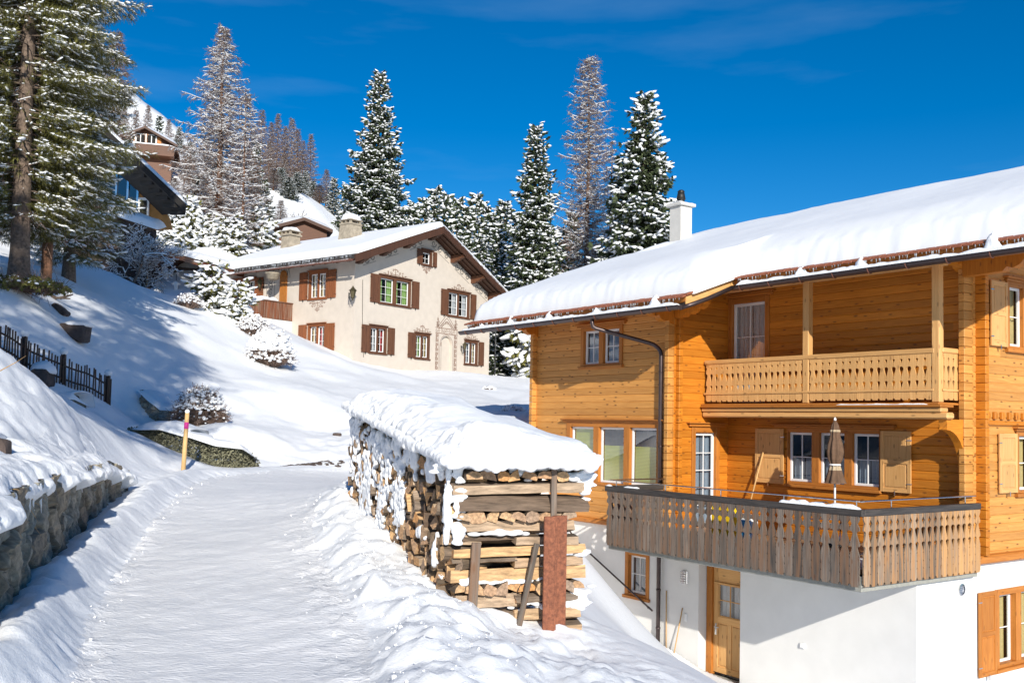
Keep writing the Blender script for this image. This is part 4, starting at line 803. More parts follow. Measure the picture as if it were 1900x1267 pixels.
def roof_snow(name, par, fr, rz, u0, u1, v0, v1, th, notch=None, nu=None, nv=None, seed=1, es=.16, lw=.12, eb=.038, sgn=1, soft=.9, amp=.05, mt='roofsnow', holes=(), ridge_round=.35, lip=.0, edge_n=.025, vt=None, zu=0., bump=(.5, 0)):
    """snow blanket lying on a roof plane: thick, rounded at its edges"""
    nu = nu or int(abs(u1-u0)/.09); nv = nv or int(abs(v1-v0)/.09); U_, Vv = np.meshgrid(np.linspace(u0, u1, nu), np.linspace(v0, v1, nv), indexing='ij')
    en = edge_n*lw*fbm(U_*1.3, Vv*1.3, oct=2, seed=seed)+edge_n*.7*fbm(U_*9, Vv*9, oct=2, seed=seed+2)
    du = np.minimum(U_-min(u0, u1), max(u0, u1)-U_); dv = np.abs(Vv-v0)
    dist = np.minimum(du, dv)
    if notch is not None:                        # notch = (u_limit, v_start): for u < u_limit the blanket starts at v_start
        inn = U_ < notch[0]; dn = np.where(inn, Vv-notch[1], np.where(Vv < notch[1], np.minimum(dist, U_-notch[0]), np.hypot(np.maximum(notch[0]-U_, 0), np.maximum(notch[1]-Vv, 0))+9)); dist = np.minimum(dist, dn)
    dist = dist+en*.5; k = np.clip(dist/soft, 0, 1); prof = (1-(1-k)**2.6)
    hgt_ = th*(.50*np.clip(dist/es, 0, 1)**.5+.50*prof)
    hgt_ = hgt_*(1+amp*fbm(U_*.4, Vv*.5, oct=2, seed=seed+5))+.005*fbm(U_*4, Vv*4, oct=3, seed=seed+6)*np.clip(k*3, 0, 1)+eb*np.exp(-(dist/.30)**2)*fbm(U_*10, Vv*10, oct=2, seed=seed+7)
    for (hu, hv, hr, hd) in holes: hgt_ -= hd*np.exp(-((U_-hu)**2+(Vv-hv)**2)/hr**2)
    hgt_ += bump[1]*fbm(U_*bump[0], Vv*bump[0]*.8, oct=2, seed=seed+9)*np.clip(k*2, 0, 1)
    if vt is not None: hgt_ *= 1-vt[2]*sstep(vt[0], vt[1], Vv)
    hgt_ = np.where(dist <= 0.0, 0, np.maximum(hgt_, .0)); rid = rz(Vv)-ridge_round*np.exp(-np.abs(v1-Vv)/.9)*.5
    Zt = rid+hgt_+zu*U_; P = np.zeros((nu, nv, 3)); P[:] = fr.o; P = P+U_[..., None]*fr.a+Vv[..., None]*fr.b; P[..., 2] = Zt
    idx = np.arange(nu*nv).reshape(nu, nv); F_ = np.stack([idx[:-1, :-1], idx[1:, :-1], idx[1:, 1:], idx[:-1, 1:]], -1).reshape(-1, 4)
    dd = dist.ravel()[F_].max(axis=1) > 0; F_ = F_[dd]
    top = P.reshape(-1, 3); bot = top.copy(); bot[:, 2] = (rz(Vv)+zu*U_-.015).ravel()
    # close the blanket underneath along its border
    Vall = np.r_[top, bot]; ec = {}
    for f_ in F_:
        for j in range(4):
            a, b = int(f_[j]), int(f_[(j+1) % 4]); ec[(a, b)] = 1
    side = [[b, a, a+nu*nv, b+nu*nv] for (a, b) in ec if (b, a) not in ec]
    Fq = np.r_[F_, np.array(side)] if side else F_
    u_, inv = np.unique(Fq, return_inverse=True); Vq = Vall[u_]-WL[par.name]
    o = mkobj(name, npmesh(name, Vq, inv.reshape(Fq.shape), True), MT[mt], par)
    bm = bmesh.new(); bm.from_mesh(o.data); bmesh.ops.recalc_face_normals(bm, faces=bm.faces); bm.to_mesh(o.data); bm.free(); return o
roof_snow('roof_snow', rf, H, roofz, UE0-.05, UE2+.05, VE1+.12, RIDGE+.02, .71, notch=(UE1-.1, VE2+.12), seed=21, soft=1.5, holes=((11.9, 6.5, .5, .30),), ridge_round=.12)
roof_snow('roof_snow', rf, H, lambda v: roofz(2*RIDGE-v)-.02, UE0-.05, UE2+.05, 17.5, RIDGE-.02, .62, seed=22, nu=60, nv=40, ridge_round=.12)
# gutter with brackets and lumps of slid snow
def gutter(fr, u0, u1, v_, z_, r, par, mt='bronze', step=.82, slope=0., seg=10):
    m = MB(); n = max(2, int((u1-u0)/1.0)); P = np.zeros((n+1, seg+1, 3)); Q = np.zeros((n+1, seg+1, 3))
    for i in range(n+1):
        u = u0+(u1-u0)*i/n
        for j in range(seg+1):
            a = math.pi+math.pi*j/seg; P[i, j] = fr.w(u, v_+r*math.cos(a), z_+r*math.sin(a)+slope*(u-u0)); Q[i, j] = fr.w(u, v_+(r-.006)*math.cos(a), z_+(r-.006)*math.sin(a)+slope*(u-u0))
    m.grid(P); m.grid(Q, flip=True)
    for u in (u0, u1):
        c = fr.w(u, v_, z_+slope*(u-u0)); V_ = [c]+[fr.w(u, v_+r*math.cos(math.pi+math.pi*j/seg), z_+r*math.sin(math.pi+math.pi*j/seg)+slope*(u-u0)) for j in range(seg+1)]
        m.add(V_, [[0, j+1, j+2] for j in range(seg)])
    for s_ in (-1, 1): m.tube([fr.w(u0, v_+s_*r, z_), fr.w(u1, v_+s_*r, z_+slope*(u1-u0))], .009, 6)
    g = m.build('gutter', MT[mt], par, smooth=True); m = MB()
    for u in np.arange(u0+.35, u1, step):
        m.tube([fr.w(u, v_+(r+.008)*math.cos(a), z_+(r+.008)*math.sin(a)+slope*(u-u0)) for a in np.linspace(math.pi*.95, 2*math.pi, 9)], .012, 6)
        m.bar(fr.w(u, v_+r, z_), fr.w(u, v_+r+.18, z_+.05), .03, .012)
    m.build('gutter_bracket', MT['copper' if mt == 'bronze' else mt], g, smooth=True); return g
gut1 = gutter(H, UE1+.02, UE2+.25, VE1-.13, 4.355, .095, ch); gut2 = gutter(H, UE0-.1, UE1-.12, VE2-.14, roofz(VE2)-.23, .095, ch)
m = MB(); pth = [H.w(UE1+.1, VE1-.1, 4.30), H.w(UE1-.1, VE1+.05, 4.37), H.w(UE1-.13, 1.2, 4.55), H.w(UE1-.14, VE2-.2, roofz(VE2)-.26)]; m.tube(pth, .05, 10); m.build('overflow_pipe', MT['bronze'], ch, smooth=True)
def gutter_snow(fr, u0, u1, v_, z_, par, lumps, seed, h=.10, wd=.11):
    m = MB(); fc = FaceA(fr, v_); snow_strip(m, fc, u0, u1, z_-.02, -wd, wd, h, seed, step=.05)
    o = m.build('gutter_snow', MT['crumb'], par, smooth=True)
    for k, (u, hh) in enumerate(lumps):
        V0, F0 = ICO3; V_ = V0.copy(); n_ = fbm(V_[:, 0]*1.7+k*9, V_[:, 1]*1.7, V_[:, 2]*1.7, oct=3, seed=seed+k)
        V_ = V_*(1+.28*n_)[:, None]; V_[:, 2] = np.where(V_[:, 2] > 0, V_[:, 2]*hh, V_[:, 2]*.05); V_[:, 0] *= .17*(1-.55*np.clip(V_[:, 2]/max(hh, .01), 0, 1)); V_[:, 1] *= .11
        Wp = fr.w(u, v_+.03, z_)+V_[:, :1]*fr.a+V_[:, 1:2]*fr.b+V_[:, 2:]*np.array([0, 0, 1]); q_ = mkobj('snow_lump', npmesh('snow_lump', Wp-WL[par.name], F0, True), MT['crumb'], par)
    return o
gutter_snow(H, UE1+.1, UE2+.1, VE1-.13, 4.38, gut1, [(5.7, .30), (7.7, .18), (9.6, .2), (11.3, .22), (12.7, .16)], 31, h=.09)
gutter_snow(H, UE0, UE1-.25, VE2-.14, roofz(VE2)-.21, gut2, [(2.9, .2), (1.45, .22), (-1.25, .34), (4.4, .1)], 41, h=.09, wd=.11)
m = MB(); pp = [FA.p(7.25, 4.33, 1.32), FA.p(7.25, 4.12, 1.32), FA.p(7.2, 4.0, 1.25)]; tgt = FA.px(1235, 648); pp += [FA.p(6.86, tgt[1]+.12, .16), FA.p(6.80, tgt[1]-.02, .10), FA.p(6.80, -4.6, .10)]
pp = [np.array(FA.p(FA.px(1177, 590)[0]+.0, 4.27, VB-VE1+.13)), np.array(FA.p(FA.px(1177, 590)[0], 4.08, VB-VE1+.13)), np.array(FA.p(6.95, tgt[1]+.12, .2)), np.array(FA.p(6.80, tgt[1]-.04, .10)), np.array(FA.p(6.80, -4.6, .10))]
pth = []
for i in range(len(pp)):                         # round the bends
    if 0 < i < len(pp)-1:
        a_, b_ = pp[i-1]-pp[i], pp[i+1]-pp[i]; a_ = a_/np.linalg.norm(a_)*.1; b_ = b_/np.linalg.norm(b_)*.1
        for t in (0, .5, 1): pth.append(pp[i]+a_*(1-t)**2+b_*t*t)
    else: pth.append(pp[i])
m.tube(pth, .05, 12)
for z_ in (3.0, 1.2, -.5, -2.2, -3.1): m.tube([FA.p(6.80, z_, .10), FA.p(6.80, z_+.05, .10)], .058, 12)
m.build('downpipe', MT['bronze'], ch, smooth=True)
# chimney of the chalet
cv, cu = 7.5, 11.85; zc = roofz(cv)
m = MB(); m.box(H.w(cu, cv, zc+.75), (H.a, H.b, (0, 0, 1)), (.25, .25, .95), bev=.01); cm = m.build('chimney', MT['chalkwhite'], ch)
m = MB(); m.box(H.w(cu, cv, zc+1.76), (H.a, H.b, (0, 0, 1)), (.34, .34, .05), bev=.015); m.build('chimney_cap', MT['chalkwhite'], cm)
m = MB(); m.lathe(H.w(cu, cv, zc+1.815), [(.12, 0), (.12, .1), (.09, .11), (.15, .15), (.11, .36), (.09, .37), (.12, .40), (.07, .45), (0, .46)], 16); m.build('chimney_cowl', MT['iron'], cm, smooth=True)
m = MB(); snow_strip(m, FaceA(H, cv), cu-.31, cu+.31, zc+1.81, .13, .32, .04, 7); snow_strip(m, FaceA(H, cv), cu-.31, cu+.31, zc+1.81, -.32, -.14, .04, 8); m.build('snow_cap', MT['crumb'], cm, smooth=True)
# small carved frieze on the gable wall
m = MB()
for k in range(40):
    s_ = VR+.45+k*.28; m.fbox(FB, s_, s_+.10, 1.98, 2.13, .0, .06, bev=.01); m.fbox(FB, s_+.14, s_+.18, 2.0, 2.10, .0, .03)
m.fbox(FB, VR+.25, 15, 1.86, 1.95, -.02, .05, 's', .02); m.build('frieze', MT['woodB'], ch)
# things fixed to the plaster
m = MB(); p_ = FA.px(1271, 1070); m.fbox(FA, p_[0]-.09, p_[0]+.09, p_[1]-.15, p_[1]+.15, .003, .03, bev=.01)
lampo = thing('wall_lamp', 'small louvred metal wall lamp on the white plaster left of the basement door', 'lamp', FA.p(p_[0], p_[1], 0))
m.build('back_plate', MT['steel'], lampo); m = MB()
for k in range(5): m.fbox(FA, p_[0]-.08, p_[0]+.08, p_[1]-.13+k*.055, p_[1]-.095+k*.055, .03, .085, bev=.008)
m.build('louvre', MT['steel'], lampo)
p_ = FA.px(1490, 1197); m = MB(); m.fbox(FA, p_[0]-.06, p_[0]+.06, p_[1]-.055, p_[1]+.055, .002, .035, bev=.015); m.fbox(FA, p_[0]-.04, p_[0]+.04, p_[1]-.035, p_[1]+.035, .035, .05, bev=.01); tag(m.build('outdoor_socket', MT['winwhite'], loc=FA.p(p_[0], p_[1])), 'small white socket box low on the white plaster wall under the terrace', 'socket')
p_ = FA.px(1273, 1145); m = MB(); m.fbox(FA, p_[0]-.04, p_[0]+.04, p_[1]-.09, p_[1]+.09, .002, .02, bev=.006); m.fbox(FA, p_[0]-.03, p_[0]+.03, p_[1]-.02, p_[1]+.0, .02, .025); tag(m.build('light_switch', MT['winwhite'], loc=FA.p(p_[0], p_[1])), 'white switch plate on the plaster beside the leaning broom handle', 'switch')
p_ = FB.px(1783, 1093); m = MB(); m.lathe(FB.p(p_[0], p_[1], .0), [(.115, .002), (.115, .03), (.09, .035), (.085, .012), (0, .012)], 20, axis=FB.N)
for k in range(4): m.fbox(FB, p_[0]-.07, p_[0]+.07, p_[1]-.06+k*.035, p_[1]-.045+k*.035, .014, .024)
tag(m.build('air_vent', MT['steel'], loc=FB.p(p_[0], p_[1])), 'round metal air vent in the white plaster gable wall', 'vent')
hr = thing('stair_handrail', 'thin metal handrail sloping down the white plaster wall beside the woodpile', 'handrail', FA.p(8.5, -3))
a_ = FA.px(1075, 1003); b_ = FA.px(1216, 1132); m = MB(); m.tube([FA.p(a_[0]+.4, a_[1]+.33, .1), FA.p(*a_, .1), FA.p(*b_, .1)], .022, 8); m.build('rail', MT['bronze'], hr, smooth=True)
for t in (.25, .93):
    s_, z_ = a_[0]+(b_[0]-a_[0])*t, a_[1]+(b_[1]-a_[1])*t; m = MB(); m.tube([FA.p(s_, z_-.02, .1), FA.p(s_, z_-.08, .06), FA.p(s_, z_-.08, 0)], .01, 6); m.lathe(FA.p(s_, z_-.08, .001), [(.035, 0), (.035, .01), (0, .011)], 12, axis=FA.N); m.build('bracket', MT['steel'], hr)
def stick_(name, lab, cat, p0, p1, r=.014, head=False):
    m = MB(); m.tube([p0, p1], r, 8); t = thing(name, lab, cat, p0); m.build('handle', MT['stick'], t, smooth=True)
    m = MB(); d_ = (np.array(p0)-np.array(p1)); d_ /= np.linalg.norm(d_); m.bar(np.array(p0)-H.a*.16, np.array(p0)+H.a*.16, .05, .06, bev=.01); m.build('head', MT['iron'], t)
a_, b_ = FA.px(1238, 1095), FA.px(1239, 1187); stick_('broom', 'wooden broom handle standing upright just right of the dark downpipe', 'broom', FA.p(b_[0], b_[1]-.25, .05), FA.p(a_[0], a_[1], .03))
a_, b_ = FA.px(1268, 1127), FA.px(1261, 1200); stick_('broom', 'brown broom handle leaning on the white plaster left of the basement door', 'broom', FA.p(b_[0], b_[1]-.28, .22), FA.p(a_[0], a_[1], .03))
a_ = FR.px(1421, 838); b_ = (FR.px(1404, 925)[0], -.70)
stick_('broom', 'pale broom handle leaning against the shutter on the terrace', 'broom', FR.p(FR.px(1404, 925)[0]+.05, -.66, .40), FR.p(a_[0], a_[1], .09), r=.02)
# parasol, table, chairs on the terrace
pb = H.onV(1549, 932, 2.6)
ps = thing('parasol', 'closed brown and beige parasol tied up on the chalet terrace', 'parasol', H.w(pb[0], 2.6, -.70)); zt = H.onV(1549, 778, 2.6)[2]
c0 = H.w(pb[0], 2.6, 0); m = MB(); m.tube([H.w(pb[0], 2.6, -.70), H.w(pb[0], 2.6, zt-.05)], .022, 10); m.build('pole', MT['winwhite'], ps, smooth=True)
def fold(zs, rs, mt, nm):
    m = MB(); n = 40; P = np.zeros((len(zs), n+1, 3))
    for i, (z_, r_) in enumerate(zip(zs, rs)):
        for k in range(n+1): a = 2*math.pi*k/n; r2 = r_*(1+.17*math.sin(8*a+i*.25)+.06*math.sin(17*a)); P[i, k] = (c0[0]+r2*math.cos(a), c0[1]+r2*math.sin(a), z_)
    m.grid(P); m.build(nm, MT[mt], ps, smooth=True)
zz = lambda y: H.onV(1549, y, 2.6)[2]
fold([zt-.02, zz(790), zz(800), zz(812)], [.02, .07, .085, .10], 'parasol', 'canopy_top'); fold([zz(797), zz(801)], [.088, .095], 'parlight', 'canopy_stripe')
fold([zz(812), zz(825), zz(838), zz(850), zz(862)], [.10, .14, .155, .14, .09], 'parasol', 'canopy'); fold([zz(862), zz(872)], [.09, .12], 'parlight', 'canopy_stripe'); fold([zz(872), zz(882), zz(896)], [.12, .15, .20], 'parasol', 'canopy_hem')
m = MB(); m.tube([c0*[1, 1, 0]+np.array([.105*math.cos(a), .105*math.sin(a), zz(862)]) for a in np.linspace(0, 6.28, 14)], .022, 6); m.build('tie_band', MT['winwhite'], ps, smooth=True)
m = MB(); m.lathe(H.w(pb[0], 2.6, zt-.03), [(.02, 0), (.03, .02), (.022, .06), (0, .08)], 10); m.build('finial', MT['winwhite'], ps, smooth=True)
m = MB(); m.lathe(H.w(pb[0], 2.6, -.70), [(.25, 0), (.25, .05), (.05, .09), (.03, .3), (0, .3)], 20); m.build('base', MT['iron'], ps, smooth=True)
tp = H.onV(1605, 936, 1.2); tb = thing('terrace_table', 'round shiny metal bistro table at the terrace corner', 'table', H.w(.75, 1.2, -.70))
m = MB(); m.lathe(H.w(.75, 1.2, .18+.0), [(.02, -.02), (.40, -.015), (.42, 0), (.40, .015), (0, .015)], 30); m.build('table_top', MT['steel'], tb, smooth=True)
m = MB(); m.tube([H.w(.75, 1.2, -.70), H.w(.75, 1.2, .17)], .03, 10); m.build('pedestal', MT['steel'], tb, smooth=True)
for k in range(3): a = k*2.09; m = MB(); m.tube([H.w(.75, 1.2, -.55), H.w(.75+.3*math.cos(a), 1.2+.3*math.sin(a), -.69)], .015, 8); m.build('leg', MT['steel'], tb)
def alu_chair(u, v_, rz, lab, top=.20):
    t = thing('bistro_chair', lab, 'chair', H.w(u, v_, -.70), 'metal bistro chairs on the terrace'); c, s_ = math.cos(rz), math.sin(rz)
    def q_(x, y, z_): return H.w(u+c*x-s_*y, v_+s_*x+c*y, -.70+z_)
    m = MB(); m.tube([q_(-.22, .2, .42), q_(-.25, .3, .82), q_(-.15, .33, .9), q_(.15, .33, .9), q_(.25, .3, .82), q_(.22, .2, .42)], .014, 8); m.build('back_frame', MT['steel'], t, smooth=True)
    m = MB()
    for z_ in (.55, .64, .73, .82): m.tube([q_(-.235, .27, z_), q_(0, .31, z_), q_(.235, .27, z_)], .014, 6)
    m.build('backrest', MT['steel'], t, smooth=True); m = MB()
    for y in np.linspace(-.2, .18, 7): m.bar(q_(-.21, y, .43), q_(.21, y, .43), .04, .012)
    m.build('seat', MT['steel'], t)
    for sx in (-1, 1): m = MB(); m.tube([q_(.22*sx, -.22, 0), q_(.25*sx, -.24, .62), q_(.26*sx, 0, .66), q_(.24*sx, .24, .64)], .013, 8); m.build('arm', MT['steel'], t, smooth=True)
    for sx in (-1, 1): m = MB(); m.tube([q_(.2*sx, .26, 0), q_(.22*sx, .18, .44)], .013, 8); m.build('leg', MT['steel'], t, smooth=True)
alu_chair(2.05, 1.9, 2.6, 'metal bistro chair nearer the parasol, its back curved above the snowy cap rail'); alu_chair(2.95, 2.5, 1.9, 'metal bistro chair farther left, seen below the middle terrace window')
m = MB(); m.box(H.w(3.75, .75, -.28), (H.a, H.b, (0, 0, 1)), (.30, .16, .40), bev=.05); m.box(H.w(3.75, .75, .14), (H.a, H.b, (0, 0, 1)), (.31, .17, .03), bev=.02); tag(m.build('storage_box', MT['yellow'], loc=H.w(3.75, .75, -.7)), 'yellow plastic box glimpsed through the heart cut-outs of the terrace railing', 'box')
bt = thing('carrier_bag', 'white and blue bag glimpsed through the terrace railing beside the yellow box', 'bag', H.w(3.05, .6, -.7)); m = MB(); m.box(H.w(3.05, .6, -.35), (H.a, H.b, (0, 0, 1)), (.22, .10, .33), bev=.04); m.build('bag_body', MT['winwhite'], bt); m = MB(); m.box(H.w(3.05, .495, -.33), (H.a, H.b, (0, 0, 1)), (.17, .01, .2), bev=.008); m.build('blue_band', MT['azure'], bt)
# ------------------------------------------------------------------ the cream coloured house
wh = thing('plastered_house', 'cream plastered house with brown shutters, painted ornaments and a wide snowy gable roof', 'house', W.w(5, 5, 4.9))
WG, WS = FaceB(W, 0), FaceA(W, 0); WV = 11.32; WU = 10.6; RV = 5.65; OV = 1.05
Zr, Zl, Zd = 12.55, 10.0, 9.22                  # roof heights: ridge, left eave, right eave
def wroof(v): v = np.asarray(v, float); return np.where(v < RV, Zr+(v-RV)*(Zr-Zl)/(RV+1.0), Zr-(v-RV)*(Zr-Zd)/(12.35-RV))
wtop = lambda v: float(wroof(v))-.30
def R4(fc, x0, x1, y0, y1, xm=None):
    xm = (x0+x1)/2; a, b = fc.px(x0, (y0+y1)/2)[0], fc.px(x1, (y0+y1)/2)[0]; return min(a, b), max(a, b), fc.px(xm, y1)[1], fc.px(xm, y0)[1]
gw = dict(UL=R4(WG, 703, 762, 516, 566), UR=R4(WG, 830, 871, 542, 588), AT=R4(WG, 782, 801.5, 465.5, 492), LL=R4(WG, 685, 717, 606, 655), LM=R4(WG, 769, 797, 620, 665), LR=R4(WG, 861, 886, 633, 676))
sw = dict(SU=R4(WS, 573, 607, 504, 554), SL=R4(WS, 571, 604, 602, 650), SB=R4(WS, 433, 475, 519, 552))
niche = (WG.px(817, 660)[0], WG.px(838.5, 660)[0], 4.3, WG.px(828, 640)[1]); NR = (niche[1]-niche[0])/2
m = MB(); plain_wall(m, WG, 0, WV, 3.6, 13, [gw[k] for k in gw]+[(niche[0], niche[1], 4.3, niche[3]+NR)], ztop=wtop, t=.16); plain_wall(m, WS, 0, WU, 3.6, 9.95, [sw[k] for k in sw], t=.16)
plain_wall(m, FaceB(W, WU), 0, WV, 3.6, 13, ztop=wtop); plain_wall(m, FaceA(W, WV), 0, WU, 3.6, 9.3)
r_ = (niche[1]-niche[0])/2; nc = (niche[0]+niche[1])/2
m.build('plaster_wall', MT['cream'], wh)
m = MB(); m.quad(WG.p(niche[0], niche[2], -.158), WG.p(niche[1], niche[2], -.158), WG.p(niche[1], niche[3]+r_, -.158), WG.p(niche[0], niche[3]+r_, -.158)); m.fbox(WG, niche[0]-.02, niche[0]+.05, niche[2], niche[3]-.1, -.15, .0)
m.build('niche', MT['cream'], wh)
# arch head of the niche: filled spandrels with a round opening painted above it
m = MB(); n = 14
for sg in (-1, 1):
    P = [WG.p(nc+sg*r_*math.cos(a), niche[3]+r_*math.sin(a), 0) for a in np.linspace(0, math.pi/2, n)]; m.add([WG.p(nc+sg*r_, niche[3]+r_, 0)]+P, [[0, i+1, i+2] for i in range(n-1)])
    Q = [p-np.array(WG.N)*.15 for p in P]; m.add(P+Q, [[i, i+1, n+i+1, n+i] for i in range(n-1)])
m.build('niche_arch', MT['cream'], wh); m = MB(); m.fbox(WG, niche[0]+.01, niche[0]+.09, niche[2], niche[3]+.15, -.15, -.02); m.build('niche_door_edge', MT['shut'], wh)
def shpair(fc, r, w_, par, mt, right=True, left=True, d=.03):
    if left: shutter(fc, r[0]-.05-w_, r[0]-.05, r[2]-.03, r[3]+.02, par, mt, d, panels=0)
    if right: shutter(fc, r[1]+.05, r[1]+.05+w_, r[2]-.03, r[3]+.02, par, mt, d, panels=0)
cz = dict(UL=('greencur', 2, 2, 2), UR=('curtain', 2, 2, 2), AT=(None, 1, 2, 2), LL=(['curtain', 'redcur'], 2, 2, 2), LM=(['greencur', 'yelcur'], 2, 2, 2), LR=(['bluecur', 'yelcur'], 2, 2, 2), SU=('yelcur', 2, 2, 2), SL=(['redcur', 'yelcur'], 2, 2, 2), SB=('curtain', 3, 2, 2))
for k, r in list(gw.items())+list(sw.items()):
    fc = WG if k in gw else WS; cu_, li, nx_, ny_ = cz[k]
    mul = .16 if k == 'UL' else .02; mt = 'shut' if k in gw else 'shutO'
    window('window', fc, *r, wh, lights=li, nx=nx_, ny=3 if k not in ('AT',) else 2, case=.10, mullion=mul, mt=mt, cur=cu_, hood=True, deep=.14, proud=.03, hw=.02, curfrac=.7)
    if k == 'UL': shpair(fc, r, .62, wh, 'shut')
    elif k == 'AT': shpair(fc, r, .34, wh, 'shut')
    elif k in ('SU', 'SL'): shpair(fc, r, .66, wh, 'shutO')
    elif k == 'SB': shpair(fc, (r[0], r[1], r[2], r[3]), .62, wh, 'shutO', right=False)
    elif k == 'LM': shpair(fc, r, .52, wh, 'shut', right=False)
    elif k == 'LR': shpair(fc, r, .52, wh, 'shut', left=False)
    else: shpair(fc, r, .55, wh, 'shut')
# painted door of the side wall
dr = (WS.px(540, 530)[0], WS.px(519, 530)[0], WS.px(528, 566)[1], WS.px(530, 508)[1])
dr = (5.2, 5.8, dr[2]-.4, dr[3]); m = MB(); m.fbox(WS, dr[0], dr[1], dr[2], dr[3]-.1, -.02, .04, 'z', .01); n = 10; c_ = (dr[0]+dr[1])/2
m.add([WS.p(c_, dr[3]-.1, .04)]+[WS.p(c_+.3*math.cos(a), dr[3]-.1+.3*math.sin(a), .04) for a in np.linspace(0, math.pi, n)], [[0, i+1, i+2] for i in range(n-1)])
m.fbox(WS, dr[0]+.2, dr[1]-.15, dr[2]+1.0, dr[3]-.1, .041, .05); m.build('side_door', MT['trim'], wh)
# sgraffito ornaments: flat ribbons on the render
def ribbon(mb, fc, pts, w0, w1, d=.004, d2=None):
    n = len(pts); P = np.zeros((n, 2, 3))
    for i in range(n):
        a, b = pts[max(i-1, 0)], pts[min(i+1, n-1)]; tx, tz = b[0]-a[0], b[1]-a[1]; l = math.hypot(tx, tz)+1e-9; w_ = (w0+(w1-w0)*i/(n-1))/2
        P[i, 0] = fc.p(pts[i][0]-tz/l*w_, pts[i][1]+tx/l*w_, d); P[i, 1] = fc.p(pts[i][0]+tz/l*w_, pts[i][1]-tx/l*w_, d)
    mb.grid(P)
def spiral(cx, cz_, r, turns, a0, sg): return [(cx+r*(1-t)*math.cos(a0+sg*turns*2*math.pi*t), cz_+r*(1-t)*math.sin(a0+sg*turns*2*math.pi*t)) for t in np.linspace(0, .93, 18)]
def crest(mb, fc, cx, z0, w_, h_, down=1, wd=.05):
    for sg in (-1, 1):
        for k, (fx, fz, fr, tn) in enumerate(((.18, .32, .20, 1.3), (.30, .12, .13, 1.2), (.42, .1, .09, 1.1), (.10, .66, .15, 1.2), (.30, .42, .11, 1.1))):
            ribbon(mb, fc, spiral(cx+sg*fx*w_, z0+down*fz*h_, fr*h_*1.0, tn, math.pi*.5*(k % 2)+.3, sg), wd, wd*.5)
        ribbon(mb, fc, [(cx+sg*w_*.5*t, z0+down*(.04*h_+.10*h_*math.sin(t*9))) for t in np.linspace(0, 1, 14)], wd*.8, wd*.4)
    ribbon(mb, fc, [(cx, z0+down*.1*h_), (cx, z0+down*h_)], wd*1.4, wd*.4)
    ribbon(mb, fc, [(cx-.06*w_, z0+down*.8*h_), (cx+.06*w_, z0+down*.8*h_)], wd, wd)
m = MB()
def cr_(r, h_, w_=None, down=1, fc=WG, dz=.12): c = (r[0]+r[1])/2; crest(m, fc, c, (r[3] if down > 0 else r[2])+down*dz, (w_ or (r[1]-r[0])*.85), h_, down)
cr_(gw['UL'], .42, 1.9); cr_(gw['UR'], .38, 1.4); cr_(gw['LM'], .42, 1.5); cr_(gw['LR'], .38, 1.3); cr_(gw['AT'], .42, .8, -1); cr_(sw['SU'], .6, 1.3, -1, WS, .16)
m.build('painted_ornament', MT['orn'], wh)
m = MB(); zt = niche[3]+r_
def lattice(s0, s1, z0, z1, fc, k0):              # scroll band
    n = max(1, int((z1-z0)/(s1-s0)/1.0)); h_ = (z1-z0)/n
    for i in range(n):
        sg = 1 if (i+k0) % 2 else -1; ribbon(m, fc, spiral((s0+s1)/2, z0+h_*(i+.5), min(h_, s1-s0)*.48, 1.5, 1.57*sg, sg), .07, .045)
    for s in (s0, s1): ribbon(m, fc, [(s, z0), (s, z1)], .03, .03)
lattice(niche[0]-.42, niche[0]-.18, 4.4, zt+.1, WG, 0); lattice(niche[1]+.18, niche[1]+.42, 4.4, zt+.1, WG, 1)
zb_ = zt+.12
for z_ in (zb_, zb_+.3): ribbon(m, WG, [(nc-.98, z_), (nc+.98, z_)], .05, .05)
for i in range(9): ribbon(m, WG, spiral(nc-.88+i*.22, zb_+.15, .11, 1.4, i, 1 if i % 2 else -1), .035, .025)
for k in range(3): ribbon(m, WG, [(nc-.8+k*.16, zb_+.34), (nc, zb_+1.12-k*.2), (nc+.8-k*.16, zb_+.34)], .05, .05)
for i in range(7): ribbon(m, WG, spiral(nc-.45+i*.15, zb_+.45+.22*(1-abs(i-3)/3), .09, 1.4, i, 1 if i % 2 else -1), .03, .02)
for sg in (-1, 1): crest(m, WG, nc+sg*.78, zb_+.36, .22, .62, 1, .03)
ribbon(m, WG, [(nc+(r_+.06)*math.cos(a), niche[3]+(r_+.06)*math.sin(a)) for a in np.linspace(0, math.pi, 16)], .03, .03)
for s_ in (niche[0]-.08, niche[1]+.08): ribbon(m, WG, [(s_, 4.3), (s_, niche[3])], .03, .03)
m.build('painted_portal', MT['orn'], wh)
m = MB(); c_ = 5.95; ribbon(m, WS, [(c_+.95*math.cos(a), dr[3]-.25+.95*math.sin(a)) for a in np.linspace(0, math.pi, 20)], .05, .05); ribbon(m, WS, [(c_+.8*math.cos(a), dr[3]-.25+.8*math.sin(a)) for a in np.linspace(0, math.pi, 20)], .03, .03)
for s_ in (6.25, 6.9): ribbon(m, WS, [(s_, dr[3]-.25), (s_, dr[2])], .04, .04)
for i in range(6): ribbon(m, WS, spiral(6.57, dr[3]-.3-i*.33, .18, 1.6, i*1.2, 1 if i % 2 else -1), .06, .03)
for i in range(5): a = math.pi*(.12+.19*i); ribbon(m, WS, spiral(c_+.6*math.cos(a), dr[3]-.25+.6*math.sin(a), .16, 1.4, a, 1), .05, .03)
m.build('painted_door_frame', MT['orngrey'], wh)
m = MB()                                        # scroll panels between the purlins of the gable
